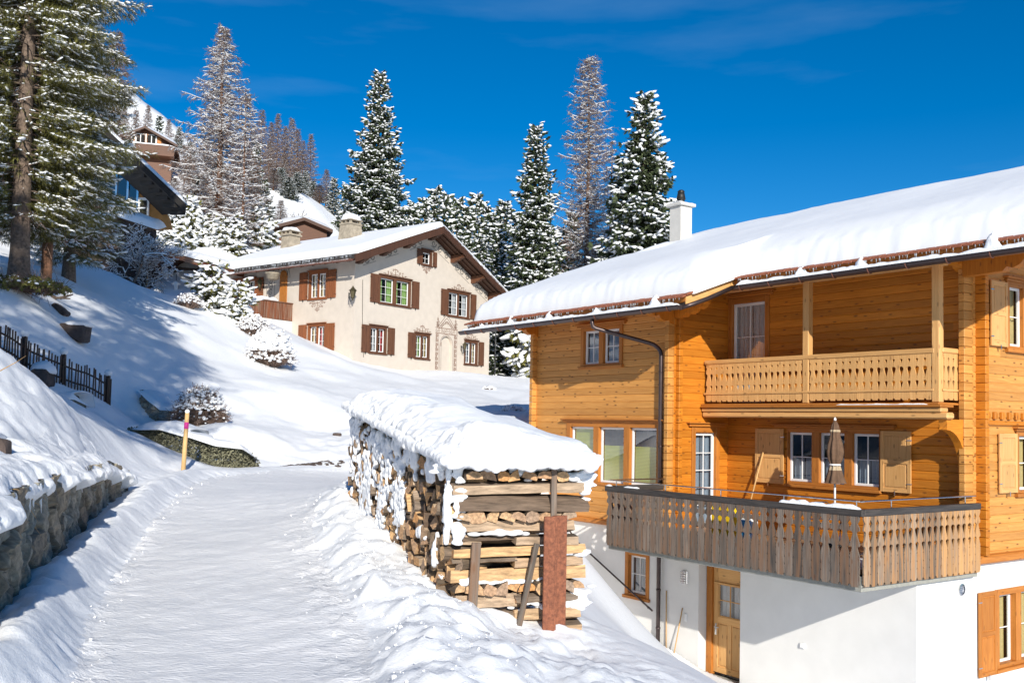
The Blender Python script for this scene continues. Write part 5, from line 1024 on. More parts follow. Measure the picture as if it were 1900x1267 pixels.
def rake(v0, v1, sgn=1):
    n = max(2, int(abs(v1-v0)/.42))
    for i in range(n):
        v_ = v0+(v1-v0)*(i+.5)/n; ribbon(m, WG, spiral(v_, wtop(v_)-.28, .21, 1.5, i*1.3, 1 if i % 2 else -1), .085, .05)
    for o_ in (.04, .54): ribbon(m, WG, [(v_, wtop(v_)-o_) for v_ in (v0, v1)], .03, .03)
for a, b in ((.55, 1.5), (2.2, 3.2), (4.1, 5.2), (5.8, 7.4), (7.9, 9.3), (9.8, 11.1)): rake(a, b)
m.build('gable_scrolls', MT['orngrey'], wh)
# roof of the cream house
U0_, U1_ = -OV, WU+.8
def wslab(mb, va, vb, ua, ub, o0, o1):
    V_ = [W.w(u, v_, float(wroof(v_))+o_) for u in (ua, ub) for v_ in (va, vb) for o_ in (o0, o1)]; F_ = [(0, 2, 3, 1), (4, 5, 7, 6), (0, 1, 5, 4), (2, 6, 7, 3), (0, 4, 6, 2), (1, 3, 7, 5)]
    mb.add(V_, F_, [[((V_[i]-W.o)@W.a, (V_[i]-W.o)@W.b*1.1) for i in f_] for f_ in F_])
m = MB(); wslab(m, -1.0, RV, U0_, U1_, -.22, -.01); wslab(m, RV, 12.35, U0_, U1_, -.22, -.012); wr = m.build('roof', MT['dark'], wh, recalc=True)
m = MB(); wslab(m, -1.02, RV, U0_-.04, U0_-.002, -.38, .03); wslab(m, RV, 12.38, U0_-.04, U0_-.002, -.38, .031); m.build('barge_board', MT['dark'], wr, recalc=True)
m = MB()
for u in np.arange(U0_+.5, U1_, .9): wslab(m, -.95, .2, u-.06, u+.06, -.34, -.222)
for u in (U0_+.35, U0_+.7): wslab(m, -.9, RV, u-.05, u+.05, -.3, -.222); wslab(m, RV, 12.2, u-.05, u+.05, -.3, -.222)
m.build('rafters', MT['dark'], wr, recalc=True)
for v_ in (.12, 1.85, 3.65, 5.65, 7.65, 9.55, 11.2):
    m = MB(); zz_ = float(wroof(v_))-.24; pr = [(0, -.42), (0, 0), (.95, 0), (.95, -.16), (.75, -.2), (.62, -.30), (.4, -.34), (.3, -.42)]
    m.poly([WG.p(v_-.12, zz_+b, a) for a, b in pr], WG.S*.24); m.build('purlin_end', MT['shut' if v_ > 6 else 'dark'], wh)
roof_snow('roof_snow', wr, W, lambda v: wroof(v)+.05, U0_-.04, U1_, -.92, RV, .36, seed=51, nu=90, nv=60, soft=.5, amp=.03, edge_n=.02, ridge_round=.15)
roof_snow('roof_snow', wr, W, lambda v: wroof(v)-.01, U0_-.04, U1_, 12.4, RV, .36, seed=52, nu=70, nv=60, soft=.5, amp=.03, edge_n=.02, ridge_round=.1)
g2 = gutter(W, U0_+.1, U1_+.1, -1.14, Zl-.24, .09, wh, mt='copper', step=1.0)
icicles('icicles', W.w(U0_+.2, -1.1, Zl-.02), W.w(U1_, -1.1, Zl-.02), 160, wr, .12, .32, seed=5)
m = MB(); m.fbox(FaceA(W, -.98), U0_+.1, U1_, Zl-.2, Zl+.02, -.02, .03); m.build('fascia', MT['black'], wr)
gutter_snow(W, U0_+.2, U1_, -1.14, Zl-.24, g2, [], 61, h=.05, wd=.08)
for (u, v_, big) in ((3.95, 3.4, 1), (8.55, 3.0, 0)):
    z_ = float(wroof(v_)); c = MB(); hh = .62 if big else .55; hw_ = .52 if big else .45
    V_ = []
    for zz_, s_ in ((z_-.2, 1.0), (z_+.42+hh, .82)):
        for a, b in ((-1, -1), (1, -1), (1, 1), (-1, 1)): V_.append(W.w(u+a*hw_*s_, v_+b*hw_*s_, zz_))
    c.add(V_, [[0, 1, 5, 4], [1, 2, 6, 5], [2, 3, 7, 6], [3, 0, 4, 7], [4, 5, 6, 7]]); co = c.build('chimney', MT['chim'], wh, recalc=True)
    c = MB(); c.box(W.w(u, v_, z_+.48+hh), (W.a, W.b, (0, 0, 1)), (.47, .47, .05), bev=.015)
    for a, b in ((-1, -1), (1, -1), (1, 1), (-1, 1), (0, -1), (0, 1)): c.box(W.w(u+a*.34, v_+b*.34, z_+.6+hh), (W.a, W.b, (0, 0, 1)), (.06, .06, .09))
    c.box(W.w(u, v_, z_+.71+hh), (W.a, W.b, (0, 0, 1)), (.48, .48, .03), bev=.01); c.build('chimney_cap', MT['chim'], co)
    V0, F0 = ICO3; V_ = V0*np.array([.52, .52, .42 if big else .25]); V_ = V_*(1+.13*fbm(V0[:, 0]*2+u, V0[:, 1]*2, V0[:, 2]*2))[:, None]; V_[:, 2] = np.maximum(V_[:, 2], -.02)
    mkobj('snow_cap', npmesh('snow_cap', V_+W.w(u, v_, z_+.74+hh)-WL[wh.name], F0, True), MT['crumb'], co)
# terrace block with plank parapet on the left
TUW = 4.75; pf = FaceB(W, TUW)
m = MB(); plain_wall(m, pf, -4.6, 0, 3.6, 7.0, []); plain_wall(m, FaceA(W, -4.6), TUW, 11, 3.6, 7.0); m.quad(W.w(TUW, -4.6, 7.0), W.w(TUW, 0, 7.0), W.w(11, 0, 7.0), W.w(11, -4.6, 7.0)); m.build('terrace_block', MT['white'], wh)
m = MB()
for i in range(30): a = -4.65+i*.155; m.fbox(pf, a, a+.148, 7.02, 7.92, .01, .045, 'z', .005)
m.fbox(pf, -4.7, .0, 7.93, 7.99, -.06, .1, 's', .01); pr_ = m.build('plank_parapet', MT['redbrown'], wh)
m = MB(); snow_strip(m, pf, -4.7, -1.0, 7.99, -.12, .10, .16, 71, step=.08); m.build('snow_cap', MT['crumb'], pr_, smooth=True)
m = MB(); m.fbox(pf, -1.75, -.45, 6.0, 6.55, -.1, .03, 's', .01); m.build('cellar_window', MT['shut'], wh)
# lamps, hanging pot, lightning wire
def lantern(fc, x, y, lab, sc_=1.):
    p = fc.px(x, y); t = thing('wall_lantern', lab, 'lamp', fc.p(p[0], p[1], 0)); m = MB(); c = fc.p(p[0], p[1], .28)
    m.lathe(c, [(.02, -.32*sc_), (.05, -.3*sc_), (.02, -.26*sc_), (.09*sc_, -.2*sc_), (.15*sc_, .12*sc_)], 6); m.lathe(c+np.array([0, 0, .122*sc_]), [(.20*sc_, 0), (.15*sc_, .05*sc_), (.07*sc_, .13*sc_), (.03, .2*sc_), (.0, .26*sc_)], 6); m.build('lantern_body', MT['brass'], t)
    m = MB(); m.tube([fc.p(p[0], p[1]-.1, .01), fc.p(p[0], p[1]-.42, .12), fc.p(p[0], p[1]-.32, .28)], .018, 6); m.fbox(fc, p[0]-.04, p[0]+.04, p[1]-.25, p[1]+.05, .003, .02); m.build('bracket', MT['iron'], t)
lantern(WG, 647.5, 545, 'old lantern hanging at the corner of the cream house', 1.1); lantern(WG, 855.5, 643, 'small black lantern between the painted portal and the right ground floor window', .8)
lantern(WS, 489.5, 527, 'old lantern on the balcony side wall beside the reddish open shutter', .9)
hp = WS.px(533, 517); hc = WS.p(hp[0], hp[1], 1.0); t = thing('hanging_pot', 'grey flower pot hanging under the eaves in front of the painted arch', 'pot', hc)
m = MB(); m.lathe(hc+np.array([0, 0, -.2]), [(.2, 0), (.3, .05), (.37, .3), (.42, .32), (.42, .37), (.33, .37), (0, .33)], 18); m.build('bowl', MT['chim'], t, smooth=True)
m = MB(); m.tube([hc+np.array([0, 0, .15]), np.array([hc[0], hc[1], Zl-.3])], .012, 5); m.build('chain', MT['iron'], t)
m = MB(); m.tube([WG.p(.55, 9.0, .02), WG.p(.6, 7, .02), WG.p(.75, 5.0, .02)], .012, 5); m.build('lightning_wire', MT['iron'], wh)
# ------------------------------------------------------------------ open shed left of the cream house
SH = Frame(atY(418, 500, 57.5), R_(53.4)); shd = thing('open_shed', 'dark open shed with snowy roof and white side wall left of the cream house', 'shed', atY(300, 545, 54))
e0 = atY(419, 497, 53.5); e1 = atY(300, 463, 56.5); e2 = atY(208, 487, 55.5)
def slab3(mb, a, b, off, th): a, b, off = map(np.array, (a, b, off)); mb.poly([a, b, b+off, a+off], (0, 0, -th))
bk = np.array([1.8, 6.5, .3])
m = MB(); slab3(m, e0, e1, bk, .32); slab3(m, e1, e2, bk, .32); so = m.build('shed_roof', MT['redbrown'], shd, recalc=True)
def snowslab(par, a, b, off, th, seed, name='roof_snow', n=40, mm=24):
    a, b, off = map(np.array, (a, b, off)); P = np.zeros((n, mm, 3))
    for i in range(n):
        for j in range(mm):
            t, s_ = i/(n-1), j/(mm-1); e = min(t*np.linalg.norm(b-a), (1-t)*np.linalg.norm(b-a), s_*np.linalg.norm(off), (1-s_)*np.linalg.norm(off)); k = min(1, e/.35)
            P[i, j] = a+(b-a)*t+off*s_; P[i, j, 2] += th*math.sqrt(k)*(1+.15*float(vnoise([i*.3], [j*.3+seed])[0]))+(-.02 if k == 0 else 0)
    mb = MB(); mb.grid(P); return mb.build(name, MT['roofsnow'], par, smooth=True, recalc=True)
snowslab(so, e0+[0, -.1, .02], e1+[0, -.1, .02], bk, .3, 1); snowslab(so, e1+[0, -.1, .02], e2+[0, -.1, .02], bk, .3, 2)
ff = lambda x, y, Y: atY(x, y, Y)
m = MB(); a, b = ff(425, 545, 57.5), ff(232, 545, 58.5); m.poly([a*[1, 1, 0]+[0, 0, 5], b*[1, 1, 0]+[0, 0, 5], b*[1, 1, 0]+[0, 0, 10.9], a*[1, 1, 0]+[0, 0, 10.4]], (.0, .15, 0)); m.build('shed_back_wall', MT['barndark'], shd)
m = MB(); a, b = ff(276, 545, 55), ff(236, 545, 57); m.poly([a*[1, 1, 0]+[0, 0, 6], b*[1, 1, 0]+[0, 0, 6], b*[1, 1, 0]+[0, 0, 10.2], a*[1, 1, 0]+[0, 0, 10.2]], (.05, .12, 0)); m.build('shed_side_wall', MT['white'], shd)
m = MB(); a = ff(274, 545, 54.5); m.box(a*[1, 1, 0]+[0, 0, 8.4], ((1, 0, 0), (0, 1, 0), (0, 0, 1)), (.12, .12, 2.0)); m.build('shed_post', MT['dark'], shd)
for i, (x, y, lb) in enumerate(((327, 527, 'white hanging lamp inside the dark shed, lower of the two'), (308, 507, 'white hanging lamp inside the dark shed, upper of the two'))):
    p = ff(x, y, 55.8); m = MB(); m.lathe(p, [(.05, -.35), (.12, -.3), (.12, -.1), (.30, .0), (.12, .12), (.05, .2), (0, .2)], 14); t = thing('hanging_lamp', lb, 'lamp', p, 'hanging lamps in the open shed'); m.build('lamp_shade', MT['winwhite'], t, smooth=True)
    m = MB(); m.tube([p+[0, 0, .2], p+[0, 0, 1.4]], .015, 5); m.build('cord', MT['iron'], t)
# ------------------------------------------------------------------ modern house with the black roof
mo = thing('modern_house', 'modern house with black overhanging roof, blue glass front and ochre wall up on the slope', 'house', atY(230, 430, 50))
Yf, Yo = 50.5, 47.5
A0, A1, A2 = atY(165, 222, Yo), atY(205, 250, Yo), atY(345, 394, Yo); dv = np.array([-3.6, 4.8, .75]); K = lambda x, y, Y=Yf: atY(x, y, Y)
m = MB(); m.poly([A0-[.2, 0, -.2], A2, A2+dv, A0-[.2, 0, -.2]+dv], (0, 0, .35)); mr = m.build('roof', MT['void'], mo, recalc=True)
m = MB()
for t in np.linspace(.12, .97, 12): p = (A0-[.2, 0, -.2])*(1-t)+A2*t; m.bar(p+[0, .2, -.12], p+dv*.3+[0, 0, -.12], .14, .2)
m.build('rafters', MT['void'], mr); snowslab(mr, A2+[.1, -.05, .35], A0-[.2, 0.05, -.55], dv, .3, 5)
m = MB(); m.poly([K(254, 325), K(312, 402), K(318, 425), K(254, 425)], (0, .25, 0)); m.build('ochre_wall', MT['ochre'], mo)
m = MB(); m.poly([K(120, 420), K(254, 420), K(254, 318), K(205, 268), K(120, 190)], (0, .1, 0)); 
for i, (xa, xb) in enumerate(((124, 176), (178, 213), (215.5, 235), (236, 253))):
    q4 = [K(xa, 405+i*3), K(xb, 408+i*3), K(xb, 318-(.0 if i > 1 else 20)), K(xa, 300-(0 if i > 1 else 20))]; mm_ = MB(); mm_.quad(*q4); mm_.build('glass_front', MT['blueglass'], mo)
m.V = [tuple(np.array(v)+[0, 1.5, 0]) for v in m.V]; m.build('room_wall', flat('blue room', (.02, .06, .09), .9), mo)
m = MB()
for x in (124, 177, 214, 235.5, 254): p = K(x, 412); m.box([p[0], p[1]-.03, (K(x, 412)[2]+K(x, 300)[2])/2], ((1, 0, 0), (0, 1, 0), (0, 0, 1)), (.05, .05, (K(x, 300)[2]-K(x, 412)[2])/2))
m.build('glass_post', MT['steel'], mo); m = MB(); m.poly([K(254, 330), K(176, 296), K(176, 268), K(200, 268), K(256, 318)], (0, -.12, 0)); m.build('gable_board', MT['ochre'], mo)
m = MB(); a, b = K(257, 405), K(278, 368); m.box([(a[0]+b[0])/2, Yf-.06, (a[2]+b[2])/2], ((1, 0, 0), (0, 1, 0), (0, 0, 1)), ((b[0]-a[0])/2, .05, (b[2]-a[2])/2)); wo = m.build('window', MT['winwhite'], mo)
m = MB(); m.box([(a[0]+b[0])/2, Yf-.12, (a[2]+b[2])/2-.05], ((1, 0, 0), (0, 1, 0), (0, 0, 1)), ((b[0]-a[0])/2-.1, .02, (b[2]-a[2])/2-.1)); m.build('pane', MT['void'], wo)
def rubble_wall(name, pts, z0f, z1f, label, cell, seed, mt='rock', res=.025, amp=.075, ang=-.5, asp=1.7, cat='stone wall'):
    """rough slab masonry: one displaced sheet with deep joints between irregular cells"""
    P = np.array([p[:2] for p in pts], float); al = np.r_[0, np.cumsum(np.linalg.norm(np.diff(P, axis=0), axis=1))]; S = np.arange(0, al[-1], res); X, Y = np.interp(S, al, P[:, 0]), np.interp(S, al, P[:, 1])
    k = np.ones(21)/21; Xs, Ys = np.convolve(np.pad(X, 10, 'edge'), k, 'valid'), np.convolve(np.pad(Y, 10, 'edge'), k, 'valid'); dx, dy = np.gradient(Xs), np.gradient(Ys); l = np.hypot(dx, dy)+1e-9; nx_, ny_ = dy/l, -dx/l
    zb = np.array([z0f(s) for s in S])-.35; zt = np.array([z1f(s) for s in S]); nz_ = int((zt-zb).max()/res)+1; T_ = np.linspace(0, 1, nz_); SS = S[:, None]+0*T_; ZZ = zb[:, None]+(zt-zb)[:, None]*T_
    ca, sa_ = math.cos(ang), math.sin(ang); wx = .25*fbm(SS*2, ZZ*2, oct=3, seed=seed); a = ((SS*ca+ZZ*sa_)/cell/asp)+wx; b = ((-SS*sa_+ZZ*ca)/cell)+.25*fbm(SS*2+9, ZZ*2, oct=3, seed=seed+1)
    ia, ib = np.floor(a), np.floor(b); F1 = np.full(a.shape, 9.); F2 = F1.copy(); ID = F1.copy()
    for da in (-1, 0, 1):
        for db in (-1, 0, 1):
            ja, jb = ia+da, ib+db; px_ = ja+.5+.42*_h(ja, jb, ja*0, seed); py_ = jb+.5+.42*_h(ja, jb, ja*0, seed+7); d = np.hypot(a-px_, (b-py_)); nw = d < F1; F2 = np.where(nw, F1, np.minimum(F2, d)); ID = np.where(nw, _h(ja, jb, ja*0, seed+3)*.5+.5, ID); F1 = np.minimum(F1, d)
    e = sstep(.0, .16, F2-F1); fl = (ID-.5)*1.1*(a-ia-.5)+(np.mod(ID*7, 1)-.5)*1.1*(b-ib-.5); D = amp*(e-.6)+amp*.9*(ID-.5)+amp*.8*fl*e+.028*fbm(SS*5, ZZ*9, oct=4, seed=seed+4)*(.4+.6*e)
    G_ = np.stack([Xs[:, None]+nx_[:, None]*D, Ys[:, None]+ny_[:, None]*D, ZZ], -1); n, m_ = a.shape; idx = np.arange(n*m_).reshape(n, m_); F_ = np.stack([idx[:-1, :-1], idx[1:, :-1], idx[1:, 1:], idx[:-1, 1:]], -1).reshape(-1, 4)
    t = thing(name, label, cat, (*P[0], float(zb[0]))); o = mkobj('stones', npmesh('stones', G_.reshape(-1, 3)-WL[t.name], F_, False, rnd=(np.where(e < .35, .5, ID)).ravel()), MT[mt], t)
    core = MB(); q_ = range(0, n, 12)
    for i, j in zip(list(q_)[:-1], list(q_)[1:]):
        f = lambda k_, z_, dd: (Xs[k_]-nx_[k_]*dd, Ys[k_]-ny_[k_]*dd, z_); core.quad(f(i, zt[i], -.02), f(j, zt[j], -.02), f(j, zt[j], .35), f(i, zt[i], .35)); core.quad(f(i, zb[i], .1), f(j, zb[j], .1), f(j, zt[j]-.01, .1), f(i, zt[i]-.01, .1))
    core.build('wall_core', MT['darkrock'], t); return t
sa, sb = atY(120, 440, 44.5), atY(296, 440, 47.5); z_t = [atY(120, 372, 44.5)[2], atY(296, 428, 47.5)[2]]; Ls = np.linalg.norm((sb-sa)[:2])
sw_ = rubble_wall('stone_wall', [sa, sb], lambda s: 8.3, lambda s: z_t[0]+(z_t[1]-z_t[0])*s/Ls, 'tall dark rubble wall under the modern house with blue glass', .5, 5, mt='darkrock', res=.07, amp=.12, ang=0)
snowslab(sw_, np.array([sa[0], sa[1]-.3, z_t[0]]), np.array([sb[0], sb[1]-.3, z_t[1]]), np.array([-.2, 1.8, .5]), .3, 9, 'snow_cap')
# ------------------------------------------------------------------ far chalets
def far_chalet(name, lab, x0, x1, ybase, yeave, yapex, Y, depth, mt, skew=.15, win=((.35, .62), (.62, .62)), balcony=True, snow=.5):
    a, b = atY(x0, ybase, Y), atY(x1, ybase, Y*(1+skew*.1)); ze = atY((x0+x1)/2, yeave, Y)[2]; za = atY((x0+x1)/2, yapex, Y)[2]; zb = min(a[2], b[2])-2
    t = thing(name, lab, 'house', [(a[0]+b[0])/2, a[1], a[2]]); d = (b-a)*[1, 1, 0]; w_ = np.linalg.norm(d); d /= w_; n = np.array([-d[1], d[0], 0]); A = a*[1, 1, 0]; fc = type('Fc', (), {})()
    fc.S = d; fc.N = -n; fc.p = lambda s, z, dd=0: A+d*s-n*dd+np.array([0, 0, z])
    m = MB(); m.poly([fc.p(0, zb), fc.p(w_, zb), fc.p(w_, ze), fc.p(w_/2, za), fc.p(0, ze)], n*depth); m.build('wall', MT[mt], t, recalc=True)
    ov = w_*.11; r = (za-ze)/(w_/2); m = MB()
    for sg in (0, 1):
        e = fc.p(-ov if sg == 0 else w_+ov, ze-r*ov, ov*1.3); tpt = fc.p(w_/2, za, ov*1.3); m.poly([e, tpt, tpt+n*(depth+ov*2), e+n*(depth+ov*2)], (0, 0, .25))
    ro = m.build('roof', MT['dark'], t, recalc=True)
    for sg in (0, 1):
        e = fc.p(-ov if sg == 0 else w_+ov, ze-r*ov+.25, ov*1.3); tpt = fc.p(w_/2, za+.25, ov*1.3); snowslab(ro, e, tpt, n*(depth+ov*2), snow, sg, n=16, mm=10)
    if balcony:
        m = MB(); zc_ = ze-1.3; m.poly([fc.p(-.3, zc_, 0), fc.p(w_+.3, zc_, 0), fc.p(w_+.3, zc_, 1.2), fc.p(-.3, zc_, 1.2)], (0, 0, -.2)); m.fbox(fc, -.3, w_+.3, zc_, zc_+.9, 1.1, 1.2); m.build('balcony', MT['shut'], t)
        m = MB(); snow_strip(m, fc, -.3, w_+.3, zc_+.9, .95, 1.25, .2, 3, step=.3); m.build('balcony_snow', MT['crumb'], t, smooth=True)
    for (fs, fz) in win:
        zc_ = ze+(za-ze)*(fz-.62)+(-.1); s_ = w_*fs; m = MB(); m.fbox(fc, s_-.55, s_+.55, zc_-.1, zc_+1.1, .0, .08); wo = m.build('window', MT['winwhite'], t)
        m = MB(); m.fbox(fc, s_-.42, s_-.04, zc_+.02, zc_+.98, .081, .09); m.fbox(fc, s_+.04, s_+.42, zc_+.02, zc_+.98, .081, .09); m.build('pane', MT['void'], wo)
        for sg in (-1, 1): m = MB(); m.fbox(fc, s_+sg*.6-(.4 if sg < 0 else 0), s_+sg*.6+(.4 if sg > 0 else 0), zc_-.1, zc_+1.1, .02, .08); m.build('shutter', MT['trim'], t)
    return t
far_chalet('mountain_chalet', 'brown wooden chalet with two balconies high on the hillside behind the black roof', 216, 318, 302, 262, 238, 104, 10, 'shut', win=((.42, .62), (.62, .62)))
far_chalet('low_chalet', 'low dark wooden chalet with snowy roof just behind the cream house', 518, 606, 448, 424, 409, 74, 12, 'shut', win=(), balcony=False)
far_chalet('hut', 'tiny red brown hut on the snowy slope right of the larches', 571, 592, 376, 367, 360, 118, 4, 'redbrown', win=(), balcony=False, snow=.3)
far_chalet('garden_hut', 'small dark hut roof peeking between snowy shrubs under the tall larch', 412, 442, 440, 428, 418, 64, 4, 'dark', win=(), balcony=False, snow=.35)
# avalanche barriers on the far slope
for i, (x, y) in enumerate(((236, 186), (243, 193), (232, 178))):
    a, b = atY(x-9, y-4, 500), atY(x+9, y+4, 500); m = MB(); m.poly([a, b, b+[0, 0, 1.0], a+[0, 0, 1.0]], (0, 1, 0)); tag(m.build('snow_barrier', MT['barndark'], loc=a), ['thin avalanche barrier on the distant mountainside, middle of three', 'thin avalanche barrier on the distant mountainside, lowest of three', 'thin avalanche barrier on the distant mountainside, topmost of three'][i], 'barrier', 'avalanche barriers')
# thin lamp post right of the cream house
p = atY(918, 700, 62); m = MB(); m.tube([p, p+[0, 0, 2.9]], .05, 6); t = thing('lamp_post', 'thin grey lamp post standing right of the cream house', 'lamp post', p); m.build('pole', MT['steel'], t); m = MB(); m.bar(p+[0, 0, 2.9], p+[-.5, 0, 2.95], .15, .08); m.build('lamp_head', MT['iron'], t)
# ------------------------------------------------------------------ retaining wall on the left
ep = EDGE[1:7]; al_ = np.r_[0, np.cumsum(np.linalg.norm(np.diff(ep, axis=0), axis=1))]
ztop_ = [float(fU(np.array([p[0]-.25]), np.array([p[1]-.05]))[0])-.14 for p in ep]; zbot_ = [float(fL(np.array([p[0]+.1]), np.array([p[1]]))[0]) for p in ep]
rw = rubble_wall('retaining_wall', [tuple(p+np.array([.105, .03])) for p in ep], lambda s: float(np.interp(s, al_, zbot_)), lambda s: float(np.interp(s, al_, ztop_)), 'rough slate retaining wall with a thick overhanging snow cap left of the road', .30, 11, amp=.09, ang=-.95)
def snow_lip(par, P, al, ztop, out_, back, th, seed, n=420, m=26):
    S = np.linspace(0, al[-1], n); G_ = np.zeros((n, m, 3)); px_ = np.interp(S, al, P[:, 0]); py_ = np.interp(S, al, P[:, 1]); zt_ = np.interp(S, al, ztop)
    dx, dy = np.gradient(px_), np.gradient(py_); l = np.hypot(dx, dy); nx_, ny_ = dy/l, -dx/l; o_ = out_*(1+.45*fbm(S*1.7, S*0, oct=4, seed=seed)); dr = .05+.10*np.abs(fbm(S*3.1, S*0+5, oct=3, seed=seed+1))+.16*np.clip(fbm(S*6.5, S*0+9, oct=2, seed=seed+3)-.25, 0, 1)
    for j in range(m):
        t = j/(m-1)
        if t < .5: q_ = t/.5; off = -back+(back+o_*.8)*q_; z = None
        if t < .5:
            x, y = px_+nx_*off, py_+ny_*off; zz_ = fU(px_+nx_*np.minimum(off, -.12), py_+ny_*np.minimum(off, -.12))+.05*fbm(x*5, y*2.2, oct=3, seed=9); G_[:, j, 2] = zz_+.03+(.05*math.sin(q_*math.pi))-.10*np.clip(off/o_, 0, 1)**2
        else:
            q_ = (t-.5)/.5; a = q_*math.pi*.95; off = o_*.8+o_*.3*np.sin(a)-(o_+.12)*np.clip(q_-.5, 0, 1)*2*.9; x, y = px_+nx_*off, py_+ny_*off
            zf = fU(px_-nx_*.12, py_-ny_*.12)-.07; G_[:, j, 2] = zf-(th+dr)*(1-math.cos(a))/2*(1 if q_ < .75 else 1)
        G_[:, j, 0] = x+.02*fbm(S*9, np.full(n, t*9), oct=2, seed=seed+5); G_[:, j, 1] = y
    mb = MB(); mb.grid(G_); return mb.build('snow_cap', MT['crumb'], par, smooth=True, recalc=True)
snow_lip(rw, ep, al_, ztop_, .22, .45, .10, 77)
rg = random.Random(4); m = MB()
for i in range(26):
    s = rg.uniform(1.5, 7.6); x, y = np.interp(s, al_, ep[:, 0])+.12, np.interp(s, al_, ep[:, 1])+.03; z = float(np.interp(s, al_, ztop_))-.05; l = rg.uniform(.06, .26); m.tube([(x, y, z), (x+rg.uniform(-.02, .02), y, z-l*.6), (x+rg.uniform(-.03, .03), y, z-l)], [.018, .012, .002], 6)
m.build('icicles', MT['crumb'], rw, smooth=True); m = MB()
for i in range(40):
    s = rg.uniform(2.2, 4.6); x, y = np.interp(s, al_, ep[:, 0])+.05, np.interp(s, al_, ep[:, 1])+.02; z = float(np.interp(s, al_, ztop_))-rg.uniform(.0, .3); p = np.array([x, y, z]); d = np.array([rg.uniform(0, .15), rg.uniform(-.12, .12), rg.uniform(-.18, .06)]); m.tube([p, p+d*.6, p+d+[0, 0, -.03]], [.004, .003, .001], 4)
m.build('dry_grass', MT['stick'], rw)
# ------------------------------------------------------------------ picket fence
def P3(x, y, Y, dz=0): p = atY(x, y, Y); return np.array([p[0], p[1], Z(p[0], p[1])+dz])
f0, f1 = P3(-70, 620, 20.0), P3(204, 746, 25.2); fm = P3(66, 680, 22.4)
pf_ = thing('picket_fence', 'low dark picket fence running down the shaded snowy slope', 'fence', f0); n = 50; prev = None; line = []
for i in range(n+1):
    t = i/n; p = f0*(1-t)+f1*t if True else 0; yy_ = (.16*math.sin(t*math.pi)); line.append(np.array([p[0]-yy_, p[1]-.1*math.sin(t*math.pi), Z(p[0]-yy_, p[1]-.1*math.sin(t*math.pi))]))
    q_ = line[-1]; d = (f1-f0)*[1, 1, 0]; d /= np.linalg.norm(d); nn = np.array([d[1], -d[0], 0]); ln = random.uniform(-.05, .05); hh = .66+random.uniform(-.04, .03)
    m = MB(); m.bar(q_+[0, 0, -.12], q_+d*ln+[0, 0, hh], .045, .018, bev=.003, upv=tuple(nn)); m.build('picket', MT['barndark'], pf_)
lz = np.array([l[2] for l in line])
for zo in (.16, .48): m = MB(); m.tube([line[k]+[0, 0, zo]+nn*-.035 for k in range(0, n+1, 3)], .024, 5); m.build('fence_rail', MT['barndark'], pf_)
for k in (22, 35, n):
    m = MB(); q_ = line[k]-nn*.08; m.bar(q_+[0, 0, -.2], q_+[0, 0, .80], .10, .10, bev=.01, upv=(0, 1, 0)); po = m.build('fence_post', MT['barndark'], pf_)
    V0, F0 = ICO2; V_ = V0*[.10, .10, .10]+q_+[0, 0, .83]; mkobj('snow_cap', npmesh('snow_cap', V_-WL[pf_.name], F0, True), MT['crumb'], po)
# ------------------------------------------------------------------ boulders, banks, hedge, marker pole
def boulder(name, lab, cat, x, y, Y, sx, sy, sz, mt, seed, cap=0, rz=0., dz=0):
    p = P3(x, y, Y); c = p+[0, 0, sz*.55+dz]; V0, F0 = ICO3; V_ = np.sign(V0)*np.abs(V0)**.55; V_ = V_*(1+.16*fbm(V0[:, 0]*1.2+seed, V0[:, 1]*1.2, V0[:, 2]*1.2, oct=4, seed=seed))[:, None]*[sx, sy, sz]
    ca, sa_ = math.cos(rz), math.sin(rz); V_ = np.c_[V_[:, 0]*ca-V_[:, 2]*sa_, V_[:, 1], V_[:, 0]*sa_+V_[:, 2]*ca]; t = thing(name, lab, cat, p)
    mkobj('stone', npmesh('stone', V_+c-WL[t.name], F0, False, rnd=[.3]*len(V0)), MT[mt], t)
    if cap:
        W_ = V0*[sx*1.12, sy*1.12, cap]; W_ = W_*(1+.1*fbm(V0[:, 0]+seed, V0[:, 1], oct=2))[:, None]; W_[:, 2] = np.maximum(W_[:, 2], -.06); mkobj('snow_cap', npmesh('snow_cap', W_+c+[0, .1, sz*.86]-WL[t.name], F0, True), MT['crumb'], t)
boulder('boulder', 'squarish dark brown boulder standing clear in the shaded snow above the fence', 'boulder', 138, 645, 27.3, .37, .4, .27, 'darkrock', 1, rz=-.08, cap=.12)
boulder('boulder', 'dark boulder with a tall snow cap right against the picket fence', 'boulder', 78, 683, 22.2, .24, .25, .19, 'darkrock', 2, cap=.22)
boulder('boulder', 'small dark stone poking from the snow near the big pine trunk', 'boulder', 112, 574, 28, .26, .2, .10, 'darkrock', 3, rz=-.6)
boulder('boulder', 'dark round stone half buried on the sunlit mound above the retaining wall', 'boulder', 6, 722, 9.6, .09, .08, .13, 'darkrock', 4, dz=-.06)
boulder('boulder', 'little brown stone showing in the snow bank left of the woodpile', 'boulder', 626, 800, 29, .12, .1, .05, 'darkrock', 6)
lg = P3(108, 557, 28.5); m = MB()
for a, b in (((-.3, 0, .15), (.35, 0, .12)), ((.05, 0, .13), (.4, .05, .25)), ((-.05, 0, .12), (-.3, .05, .28))): m.tube([lg+np.array(a), lg+np.array(b)], [.05, .02], 6)
tag(m.build('fallen_branch', MT['bark'], loc=lg), 'dark broken branch lying on the snow right of the pine trunk', 'branch')
